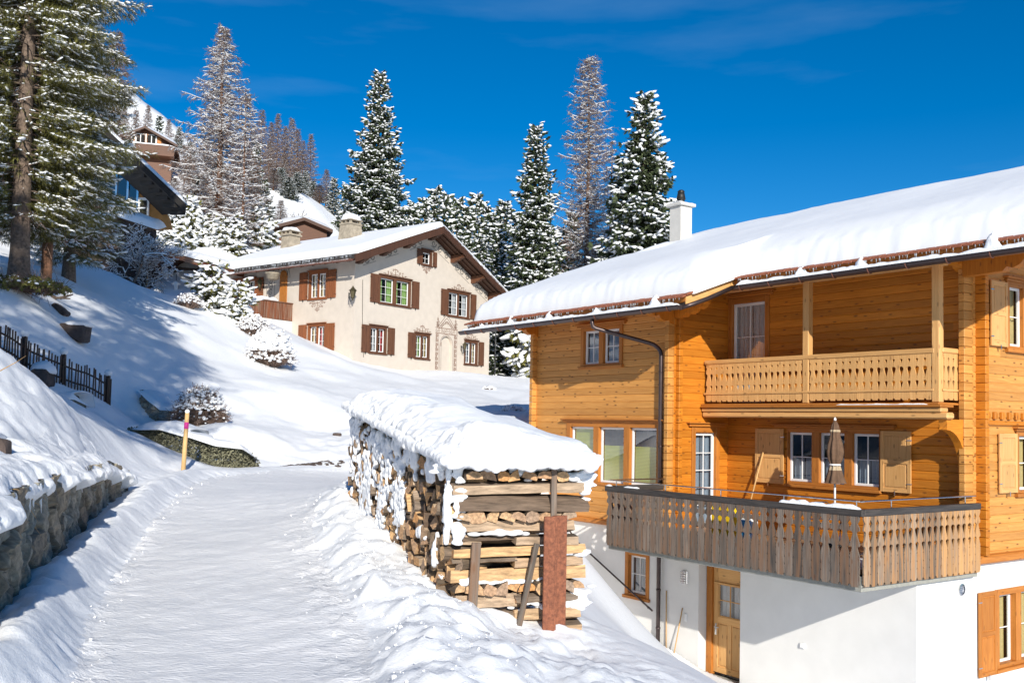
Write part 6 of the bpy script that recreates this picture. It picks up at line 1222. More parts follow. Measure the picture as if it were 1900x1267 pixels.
def dry_wall(lab, pts, h0, seed, size=.28, rows=.14, cat='stone wall', mt='rock'):
    q_ = [P3(*p) for p in pts]; al2 = np.r_[0, np.cumsum([np.linalg.norm((b-a)[:2]) for a, b in zip(q_[:-1], q_[1:])])]; zs = [p[2] for p in q_]
    hs_ = h0 if isinstance(h0, list) else [h0]*len(q_)
    return rubble_wall('garden_wall', [p for p in q_], lambda s: float(np.interp(s, al2, zs))-.1, lambda s: float(np.interp(s, al2, np.array(zs)+np.array(hs_))), lab, size*.5, seed, mt=mt, ang=.1, amp=.05)
gw1 = dry_wall('low brown dry stone wall under the brown twiggy bush', [(258, 766, 27.6), (300, 774, 27.2), (350, 779, 26.8), (425, 778, 27)], [.34, .48, .48, .34], 31)
gw2 = dry_wall('short grey stone wall remnant below the end of the picket fence', [(108, 752, 22.0), (135, 757, 21.8), (166, 756, 22)], [.16, .24, .2], 32, size=.3)
def bankcap(par, pts, hs_, seed, th=.16, back=.6, out_=.10):
    q_ = [P3(*p) for p in pts]; n = 60; m_ = 12; P = np.array(q_); al2 = np.r_[0, np.cumsum(np.linalg.norm(np.diff(P[:, :2], axis=0), axis=1))]; S = np.linspace(0, al2[-1], n); G_ = np.zeros((n, m_, 3))
    X, Y_, Zz = [np.interp(S, al2, P[:, k]) for k in range(3)]; hh = np.interp(S, al2, hs_); dx, dy = np.gradient(X), np.gradient(Y_); l = np.hypot(dx, dy); nx_, ny_ = dy/l, -dx/l
    for j in range(m_):
        t = j/(m_-1); a = t*math.pi; off = (out_-back)/2-(out_+back)/2*math.cos(a); off = off*(1+.2*vnoise(S*2.5, S*0+seed)); e = np.minimum(1, np.minimum(S, al2[-1]-S)/.4+.0)**.5
        G_[:, j, 0] = X+nx_*off; G_[:, j, 1] = Y_+ny_*off; zb2 = Zz+hh*.95; G_[:, j, 2] = zb2+(th*math.sin(a)*(1+.35*vnoise(S*3, S*0+seed+3))-.04*(t > .9)-.22*(t < .1))*e
    mb = MB(); mb.grid(G_); mb.build('snow_cap', MT['crumb'], par, smooth=True, recalc=True)
bankcap(gw1, [(258, 766, 27.6), (300, 774, 27.2), (350, 779, 26.8), (425, 778, 27)], [.34, .48, .48, .34], 3, th=.15)
bankcap(gw2, [(108, 752, 22.0), (135, 757, 21.8), (166, 756, 22)], [.16, .24, .2], 5, th=.14)
# clipped frosted hedge beside the road, snow lying on it
hp_ = [(246, 826, 22.6), (300, 852, 22.2), (345, 866, 22.0), (400, 874, 22.2), (440, 875, 22.6), (472, 868, 23.4)]; hh_ = [.10, .42, .50, .52, .50, .22]
hq = np.array([P3(*p) for p in hp_]); hd = thing('hedge', 'low frosted green hedge beside the road bend under a smooth snow cover', 'hedge', hq[0]); al3 = np.r_[0, np.cumsum(np.linalg.norm(np.diff(hq[:, :2], axis=0), axis=1))]
rn = np.random.RandomState(3); N_ = 9000; S = rn.uniform(0, al3[-1], N_); hz = np.interp(S, al3, hh_)*rn.uniform(-.05, 1, N_); T = np.c_[np.interp(S, al3, hq[:, 0])+rn.uniform(-.35, .12, N_)*.4, np.interp(S, al3, hq[:, 1])+rn.uniform(-.05, .3, N_)+.12*fbm(S*2.5, hz*2), np.interp(S, al3, hq[:, 2])+hz]
A_ = rn.normal(size=(N_, 3, 3)); Q_, _ = np.linalg.qr(A_); Q_ = Q_*rn.uniform(.022, .05, (N_, 1, 1)); V0 = np.array([[-.4, 0, 0], [.4, 0, 0], [.25, 0, 1.3], [-.25, 0, 1.3]]); V_, F_ = scatter(V0, np.array([[0, 1, 2, 3]]), T-hq[0], Q_)
mkobj('foliage', npmesh('foliage', V_, F_), MT['hedge'], hd); bankcap(hd, hp_, hh_, 8, th=.16, back=1.1, out_=.14)
# thawed earth at the foot of the bank
rn = np.random.RandomState(8); N_ = 420; c = P3(520, 884, 23.3); T = np.c_[c[0]+rn.normal(0, .55, N_), c[1]+rn.normal(0, .10, N_), np.zeros(N_)]; T[:, 2] = hgt(T[:, 0], T[:, 1])+.01; MX_ = np.array([np.diag([a*1.6, a, a*.6]) for a in rn.uniform(.015, .05, N_)])
V_, F_ = scatter(ICO1[0], ICO1[1], T, MX_); tag(mkobj('earth_patch', npmesh('earth_patch', V_, F_), MT['darkrock']), 'strip of bare brown earth at the foot of the snow bank by the road', 'earth', kind='stuff')
# road marker pole
b = atZ(340, 872, .62); b[2] = Z(b[0], b[1]); Yp = b[1]; tp_ = atY(347.5, 766, Yp); mp_ = thing('marker_pole', 'pale wooden snow marker pole with a pink band beside the road', 'pole', b); ax_ = (tp_-b); L_ = np.linalg.norm(ax_)
m = MB(); m.tube([b-ax_*.1, b+ax_*.5, tp_], [.048, .046, .043], 12); m.build('shaft', MT['pole'], mp_, smooth=True); m = MB(); m.tube([b+ax_*.73, b+ax_*.84], [.047, .047], 12); m.build('pink_band', MT['pink'], mp_, smooth=True)
V0, F0 = ICO2; mkobj('snow_cap', npmesh('snow_cap', V0*[.05, .05, .05]+tp_+[0, 0, .03]-WL[mp_.name], F0, True), MT['crumb'], mp_)
m = MB(); tw = P3(0, 690, 9.6); m.tube([atY(0, 688, 9.6), atY(30, 672, 9.8), atY(48, 660, 10.2)], [.006, .004, .002], 4); tag(m.build('dry_stalk', MT['stick'], loc=tw), 'thin dry stalk leaning out of the snow mound at the left edge', 'stalk')
# ------------------------------------------------------------------ the woodpile
def logmat(nm, cols, rough=.85):
    m, t, b, N, L = mat(nm); oi = N('ShaderNodeObjectInfo'); at = N('ShaderNodeAttribute'); at.attribute_name = 'rnd'; ad = N('ShaderNodeMath'); ad.operation = 'ADD'; fr = N('ShaderNodeMath'); fr.operation = 'FRACT'
    L(oi.outputs['Random'], ad.inputs[0]); L(at.outputs['Fac'], ad.inputs[1]); L(ad.outputs[0], fr.inputs[0]); cr = N('ShaderNodeValToRGB'); es = cr.color_ramp.elements; es[0].color = (*cols[0], 1); es[1].color = (*cols[-1], 1); es[1].position = 1
    for i, c in enumerate(cols[1:-1]): e = es.new((i+1)/(len(cols)-1)); e.color = (*c, 1)
    L(fr.outputs[0], cr.inputs[0]); tc = N('ShaderNodeTexCoord'); mp = N('ShaderNodeMapping'); mp.inputs['Scale'].default_value = (4, 30, 30); L(tc.outputs['Object'], mp.inputs[0])
    nz = N('ShaderNodeTexNoise'); nz.inputs['Scale'].default_value = 1.2; nz.inputs['Detail'].default_value = 7; nz.inputs['Roughness'].default_value = .65; L(mp.outputs[0], nz.inputs['Vector']); c2 = N('ShaderNodeValToRGB')
    c2.color_ramp.elements[0].position = .3; c2.color_ramp.elements[1].position = .72; c2.color_ramp.elements[0].color = (.42, .40, .38, 1); c2.color_ramp.elements[1].color = (1.35, 1.3, 1.25, 1); L(nz.outputs['Fac'], c2.inputs[0])
    mu = N('ShaderNodeMixRGB'); mu.blend_type = 'MULTIPLY'; mu.inputs['Fac'].default_value = 1; L(cr.outputs[0], mu.inputs['Color1']); L(c2.outputs[0], mu.inputs['Color2']); L(mu.outputs[0], b.inputs['Base Color']); b.inputs['Roughness'].default_value = rough
    bp = N('ShaderNodeBump'); bp.inputs['Strength'].default_value = .5; bp.inputs['Distance'].default_value = .012; L(nz.outputs['Fac'], bp.inputs['Height']); L(bp.outputs[0], b.inputs['Normal']); return m
MT['cut'] = logmat('cut log ends', [(.62, .36, .16), (.46, .30, .19), (.68, .44, .22), (.34, .26, .20), (.60, .31, .12), (.42, .30, .20)])
MT['split'] = logmat('split log faces', [(.42, .34, .26), (.56, .35, .17), (.36, .29, .23), (.62, .40, .20), (.42, .32, .23)]); MT['bark2'] = logmat('bark faces', [(.12, .08, .055), (.20, .15, .11), (.10, .075, .05), (.24, .19, .15)])
wn = random.Random(12)
def logmesh(L_, r, kind, seed, nseg=7):
    """split log along local x; ends use slot 0, split faces slot 1, bark slot 2"""
    rg = random.Random(seed)
    if kind == 'q': an = [0]+[math.pi*.5*k/3+.2 for k in range(4)]; pol = [(-.55, -.55)]+[(-.55+1.3*math.cos(a*.95), -.55+1.3*math.sin(a*.95)) for a in (0, .5, 1.05, 1.6)]; bark = [0, 1, 1, 1, 0]
    elif kind == 'h': pol = [(-1, -.35), (1, -.35), (.85, .25), (.4, .62), (-.35, .65), (-.88, .2)]; bark = [0, 1, 1, 1, 1, 1]
    elif kind == 'r': pol = [(.85*math.cos(a), .8*math.sin(a)) for a in np.linspace(0, 2*math.pi, 9)[:-1]]; bark = [1]*8
    else: pol = [(-.9, -.55), (.95, -.6), (.8, .5), (-.7, .62)]; bark = [0, 0, 1, 0]
    pol = [(x*rg.uniform(.85, 1.15), y*rg.uniform(.85, 1.15)) for x, y in pol]; k = len(pol); V, F, M_ = [], [], []
    for i in range(nseg+1):
        t = i/nseg; s = 1-.10*rg.random(); dx = rg.uniform(-.12, .12)
        for x, y in pol: V.append((L_*(t-.5)+(rg.uniform(-.01, .01) if i in (0, nseg) else 0), r*(x*s+dx+rg.uniform(-.06, .06)), r*(y*s+rg.uniform(-.06, .06))))
    for i in range(nseg):
        for j in range(k): j2 = (j+1) % k; F.append([i*k+j, i*k+j2, (i+1)*k+j2, (i+1)*k+j]); M_.append(2 if bark[j] else 1)
    F.append(list(range(k))[::-1]); M_.append(0); F.append([nseg*k+j for j in range(k)]); M_.append(0)
    me = bpy.data.meshes.new('firewood_log'); me.from_pydata(V, [], F); me.polygons.foreach_set('material_index', M_); me.update()
    bm = bmesh.new(); bm.from_mesh(me); bmesh.ops.recalc_face_normals(bm, faces=bm.faces); bm.to_mesh(me); bm.free()
    for mm_ in ('cut', 'split', 'bark2'): me.materials.append(MT[mm_])
    return me
gz = lambda u: .02+.085*u; gt = lambda u: 1.27+.105*u
kinds = ['q', 'q', 'h', 'b', 'q', 'h', 'r', 'b', 'q', 'h', 'q', 'b']; protos = [logmesh(.36, .082, k, 100+i, 3) for i, k in enumerate(kinds)]
cells = []; WALLROWS = True; PLEN = 4.95; u = .07
nr_ = 12
for rw_i in range(nr_):
    u = wn.uniform(.03, .10)
    while u < PLEN:
        f_ = (rw_i+.5)/nr_; zc_ = gz(u)-.05+(gt(u)-gz(u)-.02)*f_+.02*math.sin(u*3+rw_i)+wn.uniform(-.012, .012); cells.append((u, zc_, wn.uniform(-.09, .05), wn.random(), rw_i, 0)); u += wn.uniform(.105, .165)
cells.sort(key=lambda c: c[0]); cnt_ = {}
for i, c in enumerate(cells): cnt_[c[4]] = cnt_.get(c[4], 0)+1; cells[i] = (*c[:5], cnt_[c[4]])
ORD = ['zeroth', 'first', 'second', 'third', 'fourth', 'fifth', 'sixth', 'seventh', 'eighth', 'ninth', 'tenth', 'eleventh', 'twelfth', 'thirteenth', 'fourteenth', 'fifteenth', 'sixteenth', 'seventeenth', 'eighteenth', 'nineteenth', 'twentieth']+['%dth' % k for k in range(21, 60)]
near_, rest_ = cells[:236], [c[:4] for c in cells[236:]]
def placelog(me, org, xdir, roll, sc_, name='firewood_log'):
    o = bpy.data.objects.new(name, me); COL.objects.link(o); x = np.array(xdir, float); x /= np.linalg.norm(x); y = np.cross((0, 0, 1), x); y /= np.linalg.norm(y); z = np.cross(x, y); c, s = math.cos(roll), math.sin(roll); y2 = y*c+z*s; z2 = -y*s+z*c
    M_ = Matrix.Identity(4); 
    for i in range(3): M_[i][0] = x[i]*sc_[0]; M_[i][1] = y2[i]*sc_[1]; M_[i][2] = z2[i]*sc_[2]; M_[i][3] = org[i]
    o.matrix_world = M_; return o
for (u, z, dv_, r, ri_, ci_) in near_:
    o = placelog(protos[int(r*1000) % len(protos)], G.w(u, .14+dv_, z), G.b+G.a*wn.uniform(-.28, .45)+np.array([0, 0, wn.uniform(-.14, .10)]), wn.uniform(0, 6.28), (1, wn.uniform(.85, 1.15), wn.uniform(.85, 1.1)))
    tag(o, f'log end in the {ORD[ri_+1]} row up, {ORD[ci_]} from the near corner of the woodpile', 'log', 'firewood log ends in the side of the woodpile')
# the rest of the pile: inner logs and the far end
VV, FF, MI, RR, base = [], [], [], [], 0
for (u, z, dv_, r) in rest_+[(uu, zz_, .5, wn.random()) for uu in np.arange(.35, PLEN, .13) for zz_ in np.arange(.05, 1.3, .12)]:
    pm = protos[int(r*1000) % len(protos)]
    if not hasattr(placelog, str(id(pm))): setattr(placelog, str(id(pm)), (np.array([v.co[:] for v in pm.vertices]), [list(p.vertices) for p in pm.polygons], [p.material_index for p in pm.polygons]))
    V0, F0, M0 = getattr(placelog, str(id(pm))); a = wn.uniform(0, 6.28); c_, s_ = math.cos(a), math.sin(a); inner = dv_ == .5; lx = 1.6 if inner else 1; zz2 = z if not inner else z+gz(u)*.8
    y = V0[:, 1]*c_-V0[:, 2]*s_; zc2 = V0[:, 1]*s_+V0[:, 2]*c_; P = G.w(u, .14+dv_, zz2)+(V0[:, :1]*lx)*G.b+y[:, None]*(-G.a)+zc2[:, None]*np.array([0, 0, 1]); VV.append(P)
    FF += [[base+i for i in f] for f in F0]; MI += M0; base += len(V0); RR += [r]*len(V0)
me = bpy.data.meshes.new('stacked_firewood'); me.from_pydata(np.concatenate(VV).tolist(), [], FF); me.polygons.foreach_set('material_index', MI); at = me.attributes.new('rnd', 'FLOAT', 'POINT'); at.data.foreach_set('value', np.array(RR, np.float32)); me.update()
tag(mkobj('stacked_firewood', me, [MT['cut'], MT['split'], MT['bark2']]), 'mass of stacked firewood at the far snow dusted end and inside of the woodpile', 'firewood', kind='stuff')
# near end of the pile: crosswise logs and rows of cut ends
FBG = FaceB(G, 0); rows = [('L', .12, 1), ('L', .11, 2), ('L', .13, 2), ('E', .10, 0), ('L', .12, 1), ('L', .085, 2), ('L', .09, 1), ('L', .085, 2), ('L', .10, 1), ('E', .105, 0), ('L', .135, 1), ('L', .105, 1), ('E2', .085, 0)]
z = -.25; nlog = 0; tot = sum(r[1] for r in rows); kf = (1.27+.25)/tot; lab_r = ['lowest', 'second', 'third', 'fourth', 'fifth', 'sixth', 'seventh', 'eighth', 'ninth', 'tenth', 'eleventh', 'twelfth', 'top']
for ri, (ty, h_, cnt) in enumerate(rows):
    h_ *= kf; zc_ = z+h_/2
    if ty == 'L':
        for c in range(max(1, cnt)):
            if cnt == 2: a, b = ((-.03+wn.uniform(-.04, .03), .56), (.54, 1.19+wn.uniform(-.05, .06)))[c]
            else: a, b = -.05+wn.uniform(-.04, .05), 1.18+wn.uniform(-.08, .08)
            me = logmesh(b-a, h_*.74, ['b', 'h', 'b'][nlog % 3], 500+nlog, 7); o = placelog(me, G.w(.03+wn.uniform(-.05, .04), (a+b)/2, zc_+wn.uniform(-.01, .01)), G.b+np.array([0, 0, wn.uniform(-.02, .02)]), wn.uniform(-.35, .35), (1, 1.15, .92))
            tag(o, f'{"long" if cnt < 2 else ("left short" if c == 0 else "right short")} log laid crosswise in the {lab_r[ri]} layer at the woodpile\'s near end', 'log', 'crosswise logs at the near end of the woodpile'); nlog += 1
    else:
        v_ = -.02 if ty == 'E' else .05; kk = 0
        while v_ < 1.12:
            w_ = wn.uniform(.10, .17); me = logmesh(.5, min(w_, h_*1.3)*.66, ['q', 'h', 'h', 'r'][nlog % 4], 700+nlog, 3); o = placelog(me, G.w(.14+wn.uniform(-.03, .05), v_+w_/2, zc_), G.a, wn.uniform(-.3, .5), (1, 1.1, 1.))
            kk += 1; tag(o, f'{ORD[kk]} cut log end from the left in the {lab_r[ri]} layer at the woodpile\'s near end', 'log', f'cut log ends in the {lab_r[ri]} layer of the near end'); nlog += 1; v_ += w_
    z += h_
# snow sheet roof over the pile
rs = thing('corrugated_sheet', 'corrugated metal sheet covering the woodpile under a thick wavy snow cap', 'roof sheet', G.w(3, .6, 1.5)); m = MB(); nv_ = 80; P = np.zeros((nv_+1, 2, 3))
nu_ = 90; P = np.zeros((nu_+1, 28, 3))
for i in range(nu_+1):
    for j in range(28): u = -.28+(PLEN+.35)*i/nu_; v_ = -.12+1.5*j/27; P[i, j] = G.w(u, v_, gt(u)+.10+.015*math.sin(v_*2*math.pi/.085*.5)+.03*math.sin(v_*2.1))
for j in range(28): pass
P2 = np.zeros((140, 12, 3))
for i in range(140):
    v_ = -.16+1.46*i/139
    for j in range(12): u = -.26+(PLEN+.3)*j/11; P2[i, j] = G.w(u, v_, gt(u)+.095+.014*math.sin(v_*2*math.pi/.09))
m.grid(P2); so_ = m.build('sheet', MT['sheet'], rs, smooth=True); so_.modifiers.new('t', 'SOLIDIFY').thickness = .004
roof_snow('snow_cap', rs, G, lambda v: np.full_like(np.asarray(v, float), gt(0)+.105), -.27, PLEN+.15, -.18, 1.28, .27, seed=91, nu=230, nv=90, soft=.9, amp=.12, edge_n=.20, lw=.8, zu=.105, bump=(1.0, .10), es=.34, eb=.012, vt=(.45, 1.27, .4), mt='snow', ridge_round=0)
# the blanket above is open at its far long side only; a second, lower hem of snow hangs over the near edges
m = MB(); snow_strip(m, FaceA(G, -.1), .3, PLEN, gt(0)+.05, -.1, .07, .06, 15, step=.05)
for k in range(len(m.V)):
    p = np.array(m.V[k]); uu = (p-G.o)@G.a; m.V[k] = (p[0], p[1], p[2]+.105*uu)
m.build('snow_hem', MT['crumb'], rs, smooth=True)
# snow clinging to the side of the pile
rn = np.random.RandomState(5); T, MX_ = [], []
for i in range(9000):
    u = rn.uniform(0, PLEN); t = rn.uniform(0, 1); z = gz(u)-.05+(gt(u)-gz(u))*t; msk = float(fbm(np.array([u*1.5]), np.array([z*1.1]), oct=3, seed=70)[0])+.20*(u-2.0)+.30*(t > .8)
    if msk < .60+rn.uniform(-.15, .25): continue
    s = rn.uniform(.014, .028)*(1+.25*(u > 2)); T.append(G.w(u, -.05-rn.uniform(0, .06), z)); MX_.append(np.array([G.a*s*rn.uniform(.7, 1.6), G.b*s*.9, np.array([0, 0, 1])*s*rn.uniform(.7, 1.6)]).T)
for u0_, z0_, w_, h_ in ((2.05, 1.42, .30, .30), (1.55, 1.38, .17, .22), (1.25, 1.36, .14, .22), (.62, 1.24, .24, .14), (.20, 1.28, .15, .16), (2.5, 1.25, .25, .5), (3.1, 1.35, .3, .6), (0.02, .95, .05, .4), (.9, .62, .08, .05), (.35, .5, .05, .16), (2.7, 1.35, .3, .3), (3.7, 1.4, .4, .6), (4.4, 1.5, .4, .7), (4.8, 1.2, .2, .6)):
    for k in range(46): s = rn.uniform(.018, .042); T.append(G.w(u0_+rn.normal(0, w_*.42), -.07-rn.uniform(0, .05), z0_+rn.normal(0, h_*.36))); MX_.append(np.array([G.a*s*1.1, G.b*s*.8, np.array([0, 0, 1])*s*rn.uniform(1., 2.)]).T)
V_, F_ = scatter(ICO2[0]*(1+.25*fbm(ICO2[0][:, 0]*1.5, ICO2[0][:, 1]*1.5, ICO2[0][:, 2]*1.5, seed=4))[:, None], ICO2[1], np.array(T), np.array(MX_)); cs_ = mkobj('clinging_snow', npmesh('clinging_snow', V_, F_, True), MT['snow']); r_m = cs_.modifiers.new('r', 'REMESH'); r_m.mode = 'VOXEL'; r_m.voxel_size = .016; r_m.use_smooth_shade = True; tag(cs_, 'clumps of snow clinging to the log ends of the woodpile', 'snow', kind='stuff')
T, MX_ = [], []                                  # snow on the near end
for v0_, z0_, n_, sp in ((.0, 1.05, 44, (.03, .2)), (.0, .72, 14, (.03, .06)), (.35, .70, 20, (.18, .014)), (1.22, 1.16, 26, (.04, .08)), (1.14, 1.22, 34, (.10, .025)), (.45, .26, 30, (.25, .012)), (.1, .28, 12, (.05, .03)), (1.20, .10, 24, (.05, .05)), (1.22, .5, 12, (.03, .03)), (.5, 1.30, 60, (.4, .02)), (.62, 1.27, 20, (.06, .05)), (.95, .04, 40, (.2, .03))):
    for k in range(n_): s = rn.uniform(.018, .036); T.append(G.w(-.03-rn.uniform(0, .05), v0_+rn.normal(0, sp[0]*.8), z0_+rn.normal(0, sp[1]*.8))); MX_.append(np.diag([s*1.7, s*1.2, s*.62]))
for k in range(330): vv = rn.uniform(-.16, 1.26); dz_ = .03+.05*abs(float(vnoise([vv*4.], [3.])[0]))*rn.rand(); s = rn.uniform(.028, .05); T.append(G.w(-.27-rn.uniform(0, .03), vv, gt(0)+.12-dz_*rn.uniform(0, 1.6))); MX_.append(np.diag([s*1.3, s, s]))
for k in range(420): uu = rn.uniform(-.25, PLEN+.1); s = rn.uniform(.028, .05); T.append(G.w(uu, -.17-rn.uniform(0, .03), gt(uu)+.13-.12*abs(float(vnoise([uu*3.], [7.])[0]))*rn.rand())); MX_.append(np.diag([s, s*1.2, s]))
V_, F_ = scatter(ICO2[0], ICO2[1], np.array(T), np.array(MX_)); cs_ = mkobj('clinging_snow', npmesh('clinging_snow', V_, F_, True), MT['snow']); r_m = cs_.modifiers.new('r', 'REMESH'); r_m.mode = 'VOXEL'; r_m.voxel_size = .014; r_m.use_smooth_shade = True; tag(cs_, 'small lumps of snow on the crosswise logs and along the sheet edge', 'snow', kind='stuff')
# steel beam and boards in front
fb_ = FaceB(G, -.16); v0_, v1_ = fb_.px(1002, 1060)[0], fb_.px(1050, 1060)[0]; zt_ = fb_.px(1025, 956)[1]; bm_ = thing('steel_beam', 'rusty brown steel beam standing upright in the snow against the woodpile', 'beam', G.w(-.2, v0_, 0)); w_ = v1_-v0_
for (a, b, c, d, nm) in ((v0_, v0_+w_*.42, .10, .115, 'flange'), (v0_+w_*.42, v0_+w_*.52, .04, .10, 'web'), (v0_+w_*.5, v1_, .02, .035, 'flange')):
    m = MB(); m.fbox(fb_, a, b, -.5, zt_, c-.03, d-.02, bev=.004); m.build(nm, MT['rust'], bm_)
def plank(lab, x0, y0, x1, y1, w_, uo, mt='grey'):
    f_ = FaceB(G, uo); a, b = f_.px(x0, y0), f_.px(x1, y1); m = MB(); m.bar(f_.p(a[0], a[1]), f_.p(b[0], b[1]), w_, .03, bev=.004, upv=tuple(G.a)); tag(m.build('board', MT[mt], loc=f_.p(*b)), lab, 'board', 'boards propped against the near end of the woodpile')
plank('upright grey board at the lower left of the near end of the woodpile', 884, 1006, 874, 1165, .085, -.14); plank('leaning grey board just left of the rusty steel beam', 996, 1008, 960, 1175, .05, -.17); plank('narrow grey post rising above the rusty steel beam', 1028, 868, 1027, 975, .055, -.13)
# lumps of ploughed snow along the road
rn = np.random.RandomState(15); N_ = 1300; t = rn.uniform(0, 1, N_); side = rn.rand(N_) < .12; al4 = lambda PL: np.r_[0, np.cumsum(np.linalg.norm(np.diff(PL, axis=0), axis=1))]
def along(PL, s): a = al4(PL); s = s*a[-1]; return np.c_[np.interp(s, a, PL[:, 0]), np.interp(s, a, PL[:, 1])]
pL, pR = along(ROADL[:9], t), along(ROADR[:8], t); XY = np.where(side[:, None], pL+np.c_[np.abs(rn.normal(0, .08, N_))+.0, rn.normal(0, .1, N_)], pR+np.c_[rn.normal(.55, .32, N_), rn.normal(0, .2, N_)]); keep = XY[:, 1] > 4.5; XY = XY[keep]
s = rn.gamma(1.2, .0045, len(XY))+.003; s = np.minimum(s, .035); T = np.c_[XY, hgt(XY[:, 0], XY[:, 1])+s*.35]; A_ = rn.normal(size=(len(XY), 3, 3)); Q_, _ = np.linalg.qr(A_); MX_ = Q_*np.c_[s, s*.8, s*.7][:, None, :]
V0 = ICO2[0]*(1+.3*fbm(ICO2[0][:, 0]*1.4, ICO2[0][:, 1]*1.4, ICO2[0][:, 2]*1.4, seed=6))[:, None]; V_, F_ = scatter(V0, ICO2[1], T, MX_); tag(mkobj('snow_crumbs', npmesh('snow_crumbs', V_, F_, True), MT['snow']), 'loose crumbs of ploughed snow along the road edges', 'snow', kind='stuff')
# ------------------------------------------------------------------ trees
def prisms(P0, P1, r0, r1):                      # three-sided sticks
    P0, P1 = np.asarray(P0, float), np.asarray(P1, float); d = P1-P0; l = np.linalg.norm(d, axis=1, keepdims=True)+1e-9; d = d/l; up_ = np.where(np.abs(d[:, 2:3]) > .9, np.array([[1., 0, 0]]), np.array([[0, 0, 1.]]))
    x = np.cross(d, up_); x /= np.linalg.norm(x, axis=1, keepdims=True)+1e-9; y = np.cross(d, x); V = []
    for P, r in ((P0, r0), (P1, r1)):
        r = np.broadcast_to(r, (len(P0),))[:, None]
        for a in (0, 2.094, 4.189): V.append(P+x*r*math.cos(a+.5)+y*r*math.sin(a+.5))
    V = np.stack(V, 1).reshape(-1, 3); F0 = np.array([[0, 1, 4, 3], [1, 2, 5, 4], [2, 0, 3, 5]]); F = (F0[None]+(np.arange(len(P0))*6)[:, None, None]).reshape(-1, 4); return V, F
def frames(d, rn, roll=.5):
    d = d/(np.linalg.norm(d, axis=1, keepdims=True)+1e-9); up_ = np.array([[0, 0, 1.]])+rn.normal(0, roll, (len(d), 3)); y = np.cross(up_, d); y /= np.linalg.norm(y, axis=1, keepdims=True)+1e-9; z = np.cross(d, y); return np.stack([d, y, z], 2)
def sprayV(n=5, w=.16, seed=0, hang=.35):         # needle spray: narrow leaf-like blades fanned round the x axis
    rg = random.Random(seed); V, F = [], []
    for k in range(n):
        a = rg.uniform(-.8, .8); e = rg.uniform(-hang-.5, .15); l = rg.uniform(.6, 1.0); d = np.array([math.cos(a)*math.cos(e), math.sin(a)*math.cos(e), math.sin(e)]); s = np.cross(d, (0, 0, 1)); s = s/np.linalg.norm(s); t = np.cross(s, d); r = rg.uniform(-1, 1); s = s*math.cos(r)+t*math.sin(r)
        b = np.array([rg.uniform(-.1, .25), 0, 0]); i = len(V); V += [b, b+d*l*.45+s*w, b+d*l, b+d*l*.45-s*w]; F.append([i, i+1, i+2, i+3])
    return np.array(V), np.array(F)
def brushV(n=16, seed=0, w=.03):
    rg = random.Random(seed); V, F = [], []
    for k in range(n):
        a = rg.uniform(0, 6.28); e = rg.uniform(.25, 1.25); d = np.array([math.cos(e), math.sin(e)*math.cos(a), math.sin(e)*math.sin(a)]); s = np.cross(d, (0, .3, 1)); s /= np.linalg.norm(s); b = np.array([rg.uniform(-.5, .4), 0, 0]); i = len(V); V += [b-s*w, b+s*w, b+d*rg.uniform(.7, 1.0)+s*w*.4, b+d*.9-s*w*.4]; F.append([i, i+1, i+2, i+3])
    return np.array(V), np.array(F)
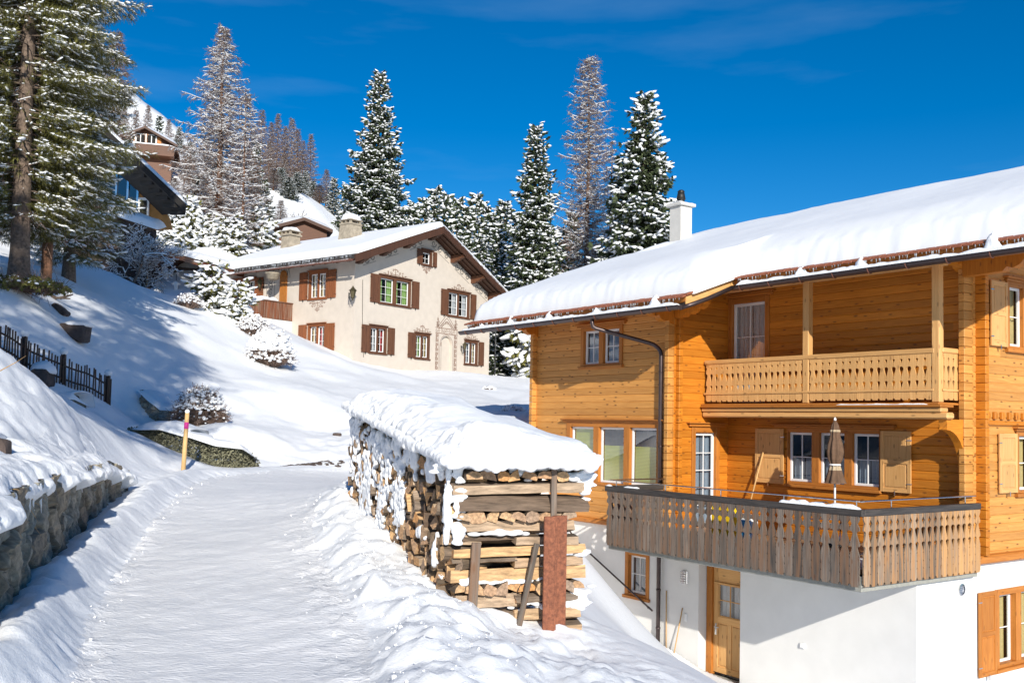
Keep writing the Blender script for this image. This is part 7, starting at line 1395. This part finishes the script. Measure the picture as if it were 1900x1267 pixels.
def conifer(seed, Ht, R, base=.12, sp=.4, nb=8, droop=.35, upt=.25, tuft=.34, snow=.6, prof=.85, step=.55, lat=.34, trunk=None, side=None, topw=.12, brush=False, snowsz=1., jit=.25, clump=0., hole=None):
    rn = np.random.RandomState(seed); T, D, LF = [], [], []; bs0, bs1, br = [], [], []
    h = base*Ht
    while h < Ht*.985:
        f = (h-base*Ht)/(Ht*(1-base)); L0 = R*((1-f)**prof)*(.55+.45*min(1, f*6+.35)) if base > .05 else R*(1-f)**prof; L0 = max(L0, topw); k = max(4, int(nb*(.6+.4*(1-f)))); az0 = rn.uniform(0, 6.28)
        for i in range(k):
            az = az0+6.283*i/k+rn.uniform(-.35, .35); L_ = L0*rn.uniform(1-jit*1.6, 1+jit*.7); dr = droop*rn.uniform(.6, 1.3)*(1-.75*f); up2 = upt*rn.uniform(.6, 1.3)
            if side is not None and math.cos(az-side[0]) > side[1]: L_ *= rn.uniform(.25, .7)
            n = max(2, int(L_/(tuft*step))); rad = np.array([math.cos(az), math.sin(az), 0]); la = np.array([-rad[1], rad[0], 0]); hh = h+rn.uniform(-.5, .5)*sp; prevp = np.array([0, 0, hh])
            for j in range(n+1):
                t = (j+.4)/(n+.4); bend = rn.uniform(-.03, .03); p = rad*L_*t+la*L_*bend+np.array([0, 0, hh-L_*dr*t**1.2+L_*up2*t**4+(f > .85)*.5*L_*t])
                if j % 2 == 0 or j == n: bs0.append(prevp); bs1.append(p); br.append(.035*(1-t)*L_/2+.008); prevp = p
                if t < .22 and L_ > 1.2: continue
                wl = lat*L_*(1-t)**.55*min(1, t*2.2); m_ = int(wl/(tuft*step))
                for q_ in range(-m_, m_+1):
                    off = q_*tuft*step; T.append(p+la*off+rad*(-abs(off)*.35)+np.array([0, 0, -abs(off)*.28])+rn.normal(0, tuft*.16, 3)); dd = rad*(1.0 if q_ == 0 else .55)+la*np.sign(q_)*.8+np.array([0, 0, -.25+.5*(j == n)]); D.append(dd); LF.append(t)
        h += sp*rn.uniform(.75, 1.2)*(.55+.45*(1-f))
    T = np.array(T); D = np.array(D); LF = np.array(LF)
    if hole is not None: kp = ~((np.abs(T@hole[0]) < hole[1]) & (T@hole[2] > 0) & (T[:, 2] < hole[3]) & (rn.rand(len(T)) < .9)); T, D, LF = T[kp], D[kp], LF[kp]
    T[:, 0] += .0; Fm = frames(D, rn); sc_ = tuft*rn.uniform(.75, 1.3, len(T)); V0s = [brushV(20, s) if brush else sprayV(6, .17, s) for s in range(4)]; parts = []; off = 0; VV, FF = [], []
    for s in range(4):
        i = np.arange(len(T)) % 4 == s; V_, F_ = scatter(V0s[s][0], V0s[s][1], T[i], Fm[i]*sc_[i][:, None, None]); VV.append(V_); FF.append(F_+off); off += len(V_)
    crown = npmesh('crown', np.concatenate(VV), np.concatenate(FF), False)
    cl = fbm(T[:, 0]*1.1, T[:, 1]*1.1, T[:, 2]*1.1, oct=2, seed=seed) if clump else 0; pr = snow*(.45+.75*LF)+clump*cl; k = rn.rand(len(T)) < pr; Ts, Fs, ss = T[k], Fm[k], sc_[k]*snowsz*rn.uniform(.6, 1.15, k.sum())
    Fs2 = Fs*ss[:, None, None]; b0 = ICO1[0]*np.array([.70, .27, .13])+np.array([.38, 0, .11]); V_, F_ = scatter(b0*(1+.22*fbm(ICO1[0][:, 0]*2, ICO1[0][:, 1]*2, ICO1[0][:, 2]*2, seed=3))[:, None], ICO1[1], Ts, Fs2); sn = npmesh('snow', V_, F_, True)
    V_, F_ = prisms(bs0, bs1, np.array(br), np.array(br)*.8); r_t = trunk or Ht*.011; n = 14; zs_ = np.linspace(-.4, Ht*.99, n); tv, tf = [], []
    for i, z in enumerate(zs_):
        rr_ = r_t*(1-max(z, 0)/Ht)**.9*(1+.35*max(0, 1-z/.8 if z > 0 else 1))+.01
        for q_ in range(10): a = .6283*q_; e = 1+.06*math.sin(3*a+z); tv.append((rr_*e*math.cos(a)+.06*r_t*math.sin(z*.9), rr_*e*math.sin(a), z))
    for i in range(n-1):
        for q_ in range(10): q2 = (q_+1) % 10; tf.append([i*10+q_, i*10+q2, (i+1)*10+q2, (i+1)*10+q_])
    tv = np.array(tv); V2 = np.r_[tv, V_]; F2 = np.r_[np.array(tf), F_+len(tv)]; tr = npmesh('trunk', V2, F2, True); return dict(trunk=tr, crown=crown, snow=sn)
def larch(seed, Ht, R, base=.12, nb=90, snow=.6, trunk=None, up_=.15, twl=.55, full=1., prof=.7, fine=3, tw=.011):
    rn = np.random.RandomState(seed); A0, A1, Rr = [], [], []; tw0, tw1 = [], []; s0, s1, sr = [], [], []
    for i in range(nb):
        f = (i+rn.rand())/nb; h = Ht*(base+(1-base)*f); L_ = max(.3, R*(1-f)**prof*rn.uniform(.55, 1.15))*(.75+.25*min(1, f*5)); az = i*2.4+rn.uniform(-.4, .4); rad = np.array([math.cos(az), math.sin(az), 0]); la = np.array([-rad[1], rad[0], 0]); dr = rn.uniform(.05, .45)*(1-f)**.6; n = max(3, int(L_/.35)); pp = np.array([0, 0, h]); wob = rn.uniform(-.15, .15)
        for j in range(1, n+1):
            t = j/n; p = rad*L_*t+la*L_*wob*t*t+np.array([0, 0, h-L_*dr*t+L_*(dr*.6+up_)*t**2.2])+rn.normal(0, .02, 3); r = .008+.022*L_/2*(1-t); A0.append(pp); A1.append(p); Rr.append(r)
            if rn.rand() < snow*1.1: s0.append(pp+[0, 0, r+.018]); s1.append(p+[0, 0, r+.018]); sr.append(.036*(1.2-.6*t))
            for q_ in range(int(fine*full)):
                a = pp+(p-pp)*rn.rand(); d = la*rn.choice([-1, 1])*rn.uniform(.5, 1)+rad*rn.uniform(.1, .8)+np.array([0, 0, rn.uniform(-.7, .35)]); d = d/np.linalg.norm(d)*twl*rn.uniform(.4, 1.2)*(1.1-.5*t)*min(1, L_/1.2+.3); b = a+d; tw0.append(a); tw1.append(b)
                if rn.rand() < snow*.55: s0.append(a+d*.1+[0, 0, .015]); s1.append(a+d*.8+[0, 0, .015]); sr.append(.022)
                for e in range(3): c = a+d*rn.uniform(.2, .95); g_ = d*rn.uniform(.1, .5)+rn.normal(0, .10, 3)+np.array([0, 0, -.05]); tw0.append(c); tw1.append(c+g_)
            pp = p
    A0, A1 = np.array(A0), np.array(A1); V1, F1 = prisms(A0, A1, np.array(Rr), np.array(Rr)*.85); V2, F2 = prisms(tw0, tw1, tw, tw*.45); crown = npmesh('crown', np.r_[V1, V2], np.r_[F1, F2+len(V1)], False)
    V3, F3 = prisms(s0, s1, np.array(sr), np.array(sr)*.8); V3 = V3.copy(); sn = npmesh('snow', V3, F3, True); r_t = trunk or Ht*.012; n = 14; zs_ = np.linspace(-.4, Ht, n); tv, tf = [], []
    for i, z in enumerate(zs_):
        rr_ = r_t*(1-max(z, 0)/Ht)**.9+.008
        for q_ in range(10): a = .6283*q_; tv.append((rr_*math.cos(a)+.12*r_t*math.sin(z*.5), rr_*math.sin(a), z))
    for i in range(n-1):
        for q_ in range(10): q2 = (q_+1) % 10; tf.append([i*10+q_, i*10+q2, (i+1)*10+q2, (i+1)*10+q_])
    return dict(trunk=npmesh('trunk', np.array(tv), np.array(tf), True), crown=crown, snow=sn)
def puttree(name, ms, loc, label, cat, group=None, mats=('bark', 'needle', 'treesnow'), rz=0, sc_=1., parts=('trunk', 'crown', 'snow')):
    t = thing(name, label, cat, loc, group); t.rotation_euler = (0, 0, rz); t.scale = (sc_, sc_, sc_) if np.isscalar(sc_) else sc_
    for p, mt in zip(parts, mats):
        if p not in ms: continue
        me = ms[p]
        if not me.materials: me.materials.append(MT[mt])
        o = bpy.data.objects.new(p, me); COL.objects.link(o); o.parent = t
    return t
def gp(x, ybase, Y): p = atY(x, ybase, Y); return np.array([p[0], p[1], Z(p[0], p[1])-.05])
def topz(x, y, Y): return atY(x, y, Y)[2]
# the big olive pine at the left edge and its companion
p = gp(33, 530, 27); camdir = math.atan2(-p[1], -p[0])
vd = np.array([-p[0], -p[1], 0])/math.hypot(p[0], p[1]); vs = np.array([-vd[1], vd[0], 0])
ms = conifer(7, 18, 3.2, base=.12, sp=.34, nb=9, droop=.30, upt=.10, tuft=.19, snow=1.0, prof=.42, step=.72, lat=.42, trunk=.26, brush=True, snowsz=.85, jit=.32, clump=.35, hole=(vs, .34, vd, 7.2), side=(camdir, .5))
puttree('pine_tree', ms, p, 'huge olive green pine with snow tufts and a bare lower trunk at the left edge', 'tree', mats=('bark', 'pine', 'treesnow'))
p2 = gp(128, 480, 34); ms = conifer(8, 16, 1.9, base=.07, sp=.42, nb=8, droop=.36, upt=.12, tuft=.24, snow=.95, prof=.5, step=.72, lat=.38, trunk=.2, brush=True, snowsz=1.0, jit=.3, clump=.3)
puttree('pine_tree', ms, p2, 'dense dark pine standing behind the big olive pine', 'tree', mats=('bark', 'pine', 'treesnow'))
ms = larch(9, 13, 2.2, nb=70, snow=.45, fine=3, twl=.5); puttree('larch_tree', ms, gp(85, 520, 28.5), 'bare reddish larch mixed into the crown of the big olive pine', 'tree', mats=('larchbark', 'twig', 'treesnow'))
ms = larch(19, 12, 1.9, nb=60, snow=.7, fine=3, twl=.5); puttree('larch_tree', ms, gp(-30, 520, 27), 'frosted larch at the very left edge beside the big pine trunk', 'tree', mats=('larchbark', 'twig', 'treesnow'))
# ivy and brush round the pine foot
def bush(name, lab, cat, x, y, Y, w_, h_, d_, seed, ntw=900, tmat='twig', leaf=None, snow=.5, snsz=.05, dome=True, group=None, tw=.006, off=0):
    rn = np.random.RandomState(seed); p = gp(x, y, Y); t = thing(name, lab, cat, p, group); az = rn.uniform(0, 6.28, ntw); rr_ = np.sqrt(rn.rand(ntw)); e = rn.uniform(.15, 1, ntw)
    B = np.c_[rr_*np.cos(az)*w_*.35, rr_*np.sin(az)*d_*.35, np.zeros(ntw)]; Tt = np.c_[rr_*np.cos(az)*w_, rr_*np.sin(az)*d_, h_*np.sqrt(np.clip(1-rr_**2, 0.03, 1))*rn.uniform(.55, 1.08, ntw)]+rn.normal(0, .05*h_, (ntw, 3)); Mid = (B+Tt)/2+rn.normal(0, .06*w_, (ntw, 3))+[0, 0, .12*h_]
    P0 = np.r_[B, Mid]; P1 = np.r_[Mid, Tt]; k = rn.randint(0, ntw, ntw*2); q0 = Mid[k]+(Tt[k]-Mid[k])*rn.rand(len(k), 1); q1 = q0+rn.normal(0, .11*w_, (len(k), 3)); V_, F_ = prisms(np.r_[P0, q0], np.r_[P1, q1], tw, tw*.6); mkobj('twigs', npmesh('twigs', V_, F_), MT[tmat], t)
    if leaf:
        n = ntw*3; k = rn.randint(0, ntw, n); c = Mid[k]+(Tt[k]-Mid[k])*rn.uniform(.3, 1.05, (n, 1)); Fm = frames(rn.normal(size=(n, 3)), rn)*rn.uniform(.5, 1.1, (n, 1, 1))*leaf[1]; V0, F0 = sprayV(4, .22, seed); V_, F_ = scatter(V0, F0, c, Fm); mkobj('foliage', npmesh('foliage', V_, F_), MT[leaf[0]], t)
    n = int(ntw*snow*2); k = rn.randint(0, ntw, n); c = Mid[k]+(Tt[k]-Mid[k])*rn.uniform(.5, 1.0, (n, 1)); pick = (c[:, 2] > h_*(.30+off)) | (rn.rand(n) < .12); c = c[pick]; s = rn.uniform(.5, 1.3, len(c))*snsz; MX_ = frames(rn.normal(size=(len(c), 3))*[1, 1, .3], rn, .3)*(s[:, None, None]*np.array([1.1, .8, .55])[None, None, :]); V_, F_ = scatter(ICO1[0], ICO1[1], c+[0, 0, .01], MX_); mkobj('snow', npmesh('snow', V_, F_, True), MT['treesnow'], t); return t
bush('bush', 'dark green ivy brush with dry twigs around the foot of the big pine', 'bush', 30, 545, 26.3, 1.5, .36, .8, 1, 500, 'twig', ('pine', .14), .25, .05)
bush('bush', 'round snow covered bush with brown twigs below the cream house', 'bush', 500, 684, 38, .95, 1.42, .8, 2, 1700, 'twig', None, 1.9, .085, tw=.008, off=.12)
bush('bush', 'brown twiggy bush half covered in snow above the low stone wall', 'bush', 370, 782, 26.9, .80, 1.10, .55, 3, 2000, 'twig', None, .75, .05, tw=.007, off=.15)
bush('bush', 'bare shrub twigs with snow in front of the plank parapet', 'bush', 468, 600, 41.5, .9, .9, .6, 4, 500, 'twig', None, .9, .05, tw=.006)
bush('bush', 'thin frosted twigs sticking out of the snow right of the shed', 'bush', 348, 582, 41, .7, .65, .5, 5, 320, 'twig', None, .7, .05, tw=.005)
bush('bush', 'low snowy mound of twigs in the middle of the far slope', 'bush', 950, 772, 34, .45, .25, .35, 6, 300, 'twig', None, 1.3, .045, tw=.005)
bush('bush', 'small dark tuft sticking out of the far slope near the chalet', 'bush', 907, 722, 46, .35, .18, .25, 7, 160, 'twig', None, .5, .05, tw=.006)
# snow-laden evergreen shrub in front of the shed
def shrub(seed, R, Hh, sn=1.0): return conifer(seed, Hh, R, base=.04, sp=.26, nb=8, droop=.15, upt=.15, tuft=.26, snow=sn, prof=.4, step=.6, lat=.45, trunk=.06, snowsz=1.6, jit=.35)
shA = shrub(61, 1.2, 1.9); shB = shrub(62, 1.0, 1.6)
puttree('evergreen_shrub', shA, gp(392, 572, 43), 'tall evergreen shrub thickly laden with snow in front of the open shed', 'shrub', 'snow laden evergreen shrubs', mats=('bark', 'pine', 'treesnow'))
puttree('evergreen_shrub', shB, gp(440, 580, 42.5), 'lower snow laden evergreen shrub beside the plank parapet', 'shrub', 'snow laden evergreen shrubs', mats=('bark', 'pine', 'treesnow'))
for i, (x, y, Y, s, lab) in enumerate(((345, 440, 62, 1.3, 'snow heaped shrub behind the shed roof, just right of the black roof tip'), (375, 452, 62, 1.2, 'snow heaped shrub under the tall larch, above the shed roof'), (425, 458, 62, 1.1, 'snow heaped shrub between larch trunk and cream roof'), (470, 440, 66, 1.5, 'snow heaped shrub left of the low dark chalet'), (322, 430, 62, 1.2, 'snow heaped shrub against the ochre wall corner'), (296, 452, 61, 1.0, 'snow heaped shrub below the black roof'), (1010, 520, 62, 1.9, 'snow heaped shrub below the tall narrow spruce'), (1045, 540, 60, 1.8, 'snow heaped shrub behind the low end of the chalet roof'), (1075, 500, 66, 2.2, 'snow heaped tree top under the reddish larch'), (935, 520, 68, 2., 'snow heaped shrub behind the right end of the cream house roof'))):
    puttree('evergreen_shrub', (shA, shB)[i % 2], (atY(x, y, Y)-[0, 0, .3]) if x < 900 else np.array([atY(x, y, Y)[0], Y, Z(atY(x, y, Y)[0], Y)]), lab, 'shrub', 'snow laden evergreen shrubs', rz=i*1.3, sc_=s if x < 900 else (s, s, s*1.3))
# leaning bare tree with frosted branches by the shed
def bare_tree(seed, base, tip, spread, lab, name='bare_tree', lv=5, r0=.10, snow=.8, nb=4):
    rn = np.random.RandomState(seed); t = thing(name, lab, 'tree', base); S0, S1, SR, W0, W1, WR = [], [], [], [], [], []
    def grow(p, d, L_, r, k):
        n = 4; q_ = p
        for i in range(n):
            d = d+rn.normal(0, .13, 3)+np.array([0, 0, .03]); d /= np.linalg.norm(d); nq = q_+d*L_/n; S0.append(q_); S1.append(nq); SR.append(r*(1-.5*i/n))
            if rn.rand() < snow and r < .08 and abs(d[2]) < .9: W0.append(q_+[0, 0, r*.9+.012]); W1.append(nq+[0, 0, r*.9+.012]); WR.append(max(r*.9, .018))
            q_ = nq
            if k > 0 and (i > 0 or k < lv):
                for b in range(nb-2 if i < 3 else 2):
                    e = d+rn.normal(0, .75, 3)*[1, 1, .55]; e /= np.linalg.norm(e); grow(q_, e, L_*rn.uniform(.5, .75), r*.5*rn.uniform(.8, 1.1)+.002, k-1)
    d = np.array(tip)-np.array(base); l = np.linalg.norm(d); grow(np.array([0, 0, -.1]), d/l, l*spread, r0, lv-1); V_, F_ = prisms(S0, S1, np.array(SR), np.array(SR)*.8); mkobj('trunk', npmesh('trunk', V_, F_, True), MT['bark'], t)
    V_, F_ = prisms(W0, W1, np.array(WR), np.array(WR)*.8); mkobj('snow', npmesh('snow', V_, F_, True), MT['treesnow'], t)
b0 = gp(238, 530, 45.5); bare_tree(3, b0, b0+[.6, 0, 1.7], 1.0, 'leaning bare tree with frosted branches in front of the shed', lv=5, r0=.09, nb=3)
b0 = gp(268, 520, 46.5); bare_tree(5, b0, b0+[.3, 0, 1.3], 1.0, 'second frosted bare tree with upright stems beside the shed side wall', lv=4, r0=.06, nb=4)
m = MB(); b0 = gp(272, 542, 47); m.tube([b0, b0+[0, 0, 2.1]], .04, 6); tag(m.build('wooden_stake', MT['stick'], loc=b0), 'thin wooden stake upright in front of the open shed', 'stake')
b0 = gp(545, 430, 84); bare_tree(6, b0, b0+[0, 0, 2.2], 1.0, 'bare frosted shrub on the slope behind the low chalet', lv=4, r0=.08, nb=5)
# individual tall trees
def sized(x, ytop, ybase, Y): p = gp(x, ybase, Y); return p, topz(x, ytop, Y)-p[2]
p, h = sized(697, 128, 455, 74); puttree('spruce_tree', conifer(11, h, 4.3, base=.05, sp=.42, nb=9, droop=.30, upt=.22, tuft=.36, snow=.85, prof=.85, step=.55, lat=.34, jit=.28), p, 'tall pointed snowy spruce directly behind the cream house chimney', 'tree')
p, h = sized(987, 232, 700, 62); puttree('spruce_tree', conifer(12, h, 2.35, base=.22, sp=.42, nb=9, droop=.42, upt=.22, tuft=.34, snow=.72, prof=.62, step=.55, lat=.42, trunk=.26, jit=.22), p, 'narrow dark spruce with a bare lower trunk right of the cream house', 'tree', mats=('bark', 'needle', 'treesnow'))
p, h = sized(1190, 168, 640, 57); puttree('spruce_tree', conifer(13, h, 4.0, base=.08, sp=.42, nb=9, droop=.30, upt=.15, tuft=.40, snow=.7, prof=.80, step=.55, lat=.42, jit=.25, snowsz=1.15, clump=.5), p, 'broad spruce with heavy snow pads behind the chalet chimney', 'tree')
p, h = sized(1150, 300, 640, 60); puttree('spruce_tree', conifer(14, h, 2.3, base=.05, sp=.45, nb=8, droop=.4, upt=.1, tuft=.40, snow=.3, prof=.7, step=.6, lat=.4), p, 'dark green spruce crowded between the reddish larch and the broad spruce', 'tree')
p, h = sized(1086, 108, 640, 68); puttree('larch_tree', larch(21, h, 2.9, base=.28, nb=190, snow=.7, fine=6, twl=.75, prof=.42, up_=.25, trunk=.24), p, 'tall reddish bare larch with a narrow crown, the taller of the two right of centre', 'tree', mats=('larchbark', 'twig', 'treesnow'))
p, h = sized(1130, 262, 640, 64); puttree('larch_tree', larch(22, h, 1.9, base=.2, nb=80, snow=.95, fine=4, twl=.6, prof=.5), p, 'shorter frosted larch tangled against the broad spruce', 'tree', mats=('larchbark', 'twig', 'treesnow'))
p, h = sized(403, 50, 425, 66); p[2] = min(p[2], topz(403, 430, 66)); puttree('larch_tree', larch(23, topz(403, 50, 66)-p[2], 4.3, base=.05, nb=170, snow=1.25, fine=6, twl=.75, prof=.72, up_=.10, trunk=.27), p, 'tall frosted larch with a reddish trunk left of the sky gap', 'tree', mats=('larchbark', 'twig', 'treesnow'))
p, h = sized(449, 172, 430, 63); puttree('larch_tree', larch(24, h, 2.0, base=.06, nb=110, snow=1.2, fine=4, twl=.55, prof=.5, trunk=.12), p, 'thin frosted larch just right of the tallest larch', 'tree', mats=('larchbark', 'twig', 'treesnow'))
# groups of trees farther off
spL = [conifer(31+i, 13, 2.1, base=.04, sp=.5, nb=8, droop=.35, upt=.2, tuft=.46, snow=[.95, 1.2, .8][i], prof=.8, step=.62, lat=.36, jit=.3) for i in range(3)]
laL = [larch(41+i, 12, 2.7, base=.1, nb=95, snow=[.22, .5][i], fine=5, twl=.8, prof=.7, tw=.017) for i in range(2)]
forest = [(765, 372, 88, 0), (786, 360, 90, 1), (806, 345, 92, 0), (826, 352, 86, 1), (846, 362, 92, 2), (864, 382, 84, 0), (883, 352, 90, 1), (900, 378, 86, 2), (914, 396, 82, 0), (935, 366, 74, 1), (925, 420, 72, 2), (957, 440, 70, 0), (1015, 430, 72, 1), (1045, 416, 76, 2), (1028, 480, 68, 0), (1106, 446, 70, 1), (745, 384, 94, 2), (728, 372, 98, 0), (1062, 390, 84, 0), (975, 400, 86, 2), (892, 430, 78, 1), (858, 436, 80, 0)]
rowlab = ['leftmost low snowy spruce beside the tall pointed spruce', 'snowy spruce second in the row above the cream roof', 'tallest twin topped snowy spruce of the row above the cream roof', 'snowy spruce right of the twin topped pair', 'dark spruce near the middle of the row above the ridge', 'short snowy spruce over the roof ridge', 'pointed snowy spruce above the right roof slope', 'dark spruce behind the right roof slope', 'low snowy spruce at the gap before the narrow spruce', 'snowy spruce touching the left side of the narrow dark spruce', 'low dark spruce in front of the forest row', 'low snowy spruce at the foot of the narrow spruce', 'snowy spruce between narrow spruce and reddish larch', 'dark spruce left of the reddish larch trunk', 'small snowy spruce low between the trunks', 'snowy spruce right of the reddish larch trunk', 'faint spruce close to the right side of the tall pointed spruce', 'faint spruce hidden behind the tall pointed spruce', 'spruce behind the reddish larch trunk', 'spruce behind the narrow dark spruce', 'lower snowy spruce before the forest row', 'lower snowy spruce over the right roof slope']
for i, (x, yt, Y, k) in enumerate(forest):
    p, h = sized(x, yt, 480, Y); puttree('spruce_tree', spL[k], p, rowlab[i], 'tree', 'spruces behind the houses', rz=i*1.7, sc_=(h/13*(.9 if h > 14 else 1.1), h/13*(.9 if h > 14 else 1.1), h/13))
low = [(930, 640, 66, 2), (948, 610, 70, 2), (985, 560, 72, 0), (1002, 600, 76, 2)]
for i, (x, yt, Y, k) in enumerate(low):
    p = atY(x, 690, Y); p[2] = Z(p[0], p[1]); h = topz(x, yt-150, Y)-p[2]; puttree('spruce_tree', spL[k], p, ['dark spruce right beside the wall of the cream house', 'dark spruce behind the grey lamp post', 'snowy spruce at the left edge of the chalet', 'dark spruce half hidden by the chalet eaves'][i], 'tree', 'spruces between the two houses', rz=i*2.1, sc_=(h/13*1.25, h/13*1.25, h/13))
hill = [(482, 205, 345, 122, 'L', 0), (512, 212, 350, 126, 'L', 0), (538, 220, 352, 124, 'L', 1), (560, 262, 356, 118, 'L', 0), (574, 250, 360, 122, 'L', 0), (497, 262, 360, 108, 'L', 1), (525, 285, 370, 104, 'L', 1), (470, 262, 440, 76, 'S', 0), (488, 330, 440, 78, 'S', 2), (604, 315, 392, 104, 'L', 1), (618, 330, 400, 100, 'S', 0), (640, 340, 410, 96, 'S', 2), (455, 250, 360, 112, 'L', 0), (440, 270, 380, 98, 'L', 1), (380, 255, 400, 90, 'L', 1), (352, 262, 350, 112, 'S', 1), (330, 235, 320, 130, 'S', 1), (310, 222, 310, 140, 'L', 0), (293, 215, 300, 150, 'S', 0), (272, 196, 290, 140, 'L', 0), (240, 238, 300, 98, 'S', 1), (250, 205, 280, 150, 'L', 1), (228, 200, 290, 130, 'L', 1), (215, 190, 300, 120, 'S', 1), (350, 300, 400, 84, 'L', 1), (320, 330, 410, 78, 'L', 1), (505, 330, 410, 92, 'L', 1), (550, 330, 400, 96, 'S', 1), (365, 320, 440, 70, 'S', 1), (196, 150, 300, 110, 'L', 1), (206, 60, 330, 80, 'L', 0), (580, 335, 385, 110, 'S', 2), (520, 318, 392, 100, 'S', 1), (545, 312, 380, 112, 'L', 1), (566, 318, 378, 114, 'S', 0), (592, 352, 400, 100, 'L', 0), (534, 345, 408, 92, 'S', 2), (526, 235, 352, 120, 'L', 0), (550, 240, 356, 119, 'L', 0), (500, 228, 350, 118, 'L', 0), (468, 232, 356, 115, 'L', 0), (430, 300, 420, 80, 'L', 1), (470, 300, 430, 74, 'L', 1), (340, 270, 380, 92, 'L', 1), (395, 300, 430, 72, 'L', 1), (495, 380, 438, 78, 'S', 1), (520, 372, 425, 86, 'L', 1)]
hlab = ['leftmost brown larch on the hillside skyline', 'brown larch second on the hillside skyline', 'frosted brown larch in the middle of the skyline group', 'thin brown larch near the right end of the skyline group', 'last thin brown larch at the right end of the skyline group', 'frosted larch below the skyline group', 'frosted larch low on the hill under the skyline group', 'dark spruce partly hidden behind the thin frosted larch', 'dark low spruce on the slope behind the thin larch', 'brown larch beside the left foot of the tall pointed spruce', 'small snowy spruce left of the tall pointed spruce', 'dark spruce at the left skirt of the tall pointed spruce', 'brown larch behind the thin frosted larch', 'frosted larch between the two main larches', 'frosted larch hidden behind the tallest larch', 'white spruce left of the tallest larch', 'tiny white spruce on the ridge left of the larch', 'tiny bare larch on the mountain foot', 'tiny dark spruce above the mountain chalet roof', 'bare round larch above the ridge of the mountain chalet', 'small snowy spruce in front of the mountain chalet', 'small bare larch left above the mountain chalet', 'bare larch near the olive pine edge', 'white spruce at the edge of the olive pine', 'frosted larch right above the black roof', 'frosted larch low behind the black roof', 'frosted larch over the low dark chalet', 'white spruce on the slope behind the low chalet', 'white spruce behind the trunk of the tallest larch', 'reddish larch seen through the olive pine', 'tall reddish larch behind the tips of the olive pine', 'dark spruce beside the tiny hut', 'white spruce below the brown larches of the skyline', 'frosted larch in the hollow left of the tiny hut', 'snowy spruce touching the tiny hut', 'thin brown larch right of the tiny hut', 'dark spruce above the snowy roof of the low chalet', 'brown larch between the second and third of the skyline group', 'brown larch crowded in the right half of the skyline group', 'brown larch crowded in the left half of the skyline group', 'brown larch peeking left of the skyline group behind the thin larch', 'frosted young larch in front of the two main larches', 'frosted young larch right of the thin larch trunk', 'frosted larch above the tip of the black roof', 'frosted young larch left of the tallest larch trunk', 'white young spruce above the left end of the low chalet', 'frosted larch above the ridge of the low chalet']
for i, (x, yt, yb, Y, ty, k) in enumerate(hill):
    p, h = sized(x, yt, yb, Y); h = max(h, 2.0); ms = laL[k] if ty == 'L' else spL[k]; rf_ = {'L': 12, 'S': 13}[ty]
    puttree('larch_tree' if ty == 'L' else 'spruce_tree', ms, p, hlab[i], 'tree', 'trees on the hillside', mats=('larchbark', 'twig', 'treesnow') if ty == 'L' else ('bark', 'needle', 'treesnow'), rz=i*1.9, sc_=(max(h/rf_, .55)*.95, max(h/rf_, .55)*.95, h/rf_))
# trees beside the viewer whose shadows fall on the slope
sh_ = larch(77, 15, 2.9, base=.42, nb=120, snow=.7, fine=5, twl=.8, prof=.5, tw=.016)
puttree('larch_tree', sh_, np.array([-5.7, 3.4, 2.2]), 'tall larch on the bank just outside the left of the view, nearest the viewer', 'tree', 'trees left of the viewer', mats=('larchbark', 'twig', 'treesnow'))
puttree('larch_tree', sh_, np.array([-7.8, 7.3, 2.4]), 'tall larch outside the view above the retaining wall', 'tree', 'trees left of the viewer', mats=('larchbark', 'twig', 'treesnow'), rz=2)
for i, (x, y, s) in enumerate(((-9.2, 1, 1.25), (-13.5, 7.5, 1.1), (-11.0, 8.5, 1.05), (-18, 13, 1.1), (-13.5, 2, 1.2))):
    puttree('spruce_tree' if i == 3 else 'larch_tree', spL[2] if i == 3 else laL[1], np.array([x, y, max(0, Z(x, y))]), ['frosted larch just outside the left of the view', 'frosted larch second out to the left of the view', 'larch farther outside the left of the view', 'spruce farthest outside the left of the view', 'larch outside the view beyond the near spruce', 'spruce outside the view behind the nearest larch', 'small larch outside the view nearest the wall'][i], 'tree', 'trees left of the viewer', mats=('larchbark', 'twig', 'treesnow') if i != 3 else ('bark', 'needle', 'treesnow'), rz=i, sc_=s)
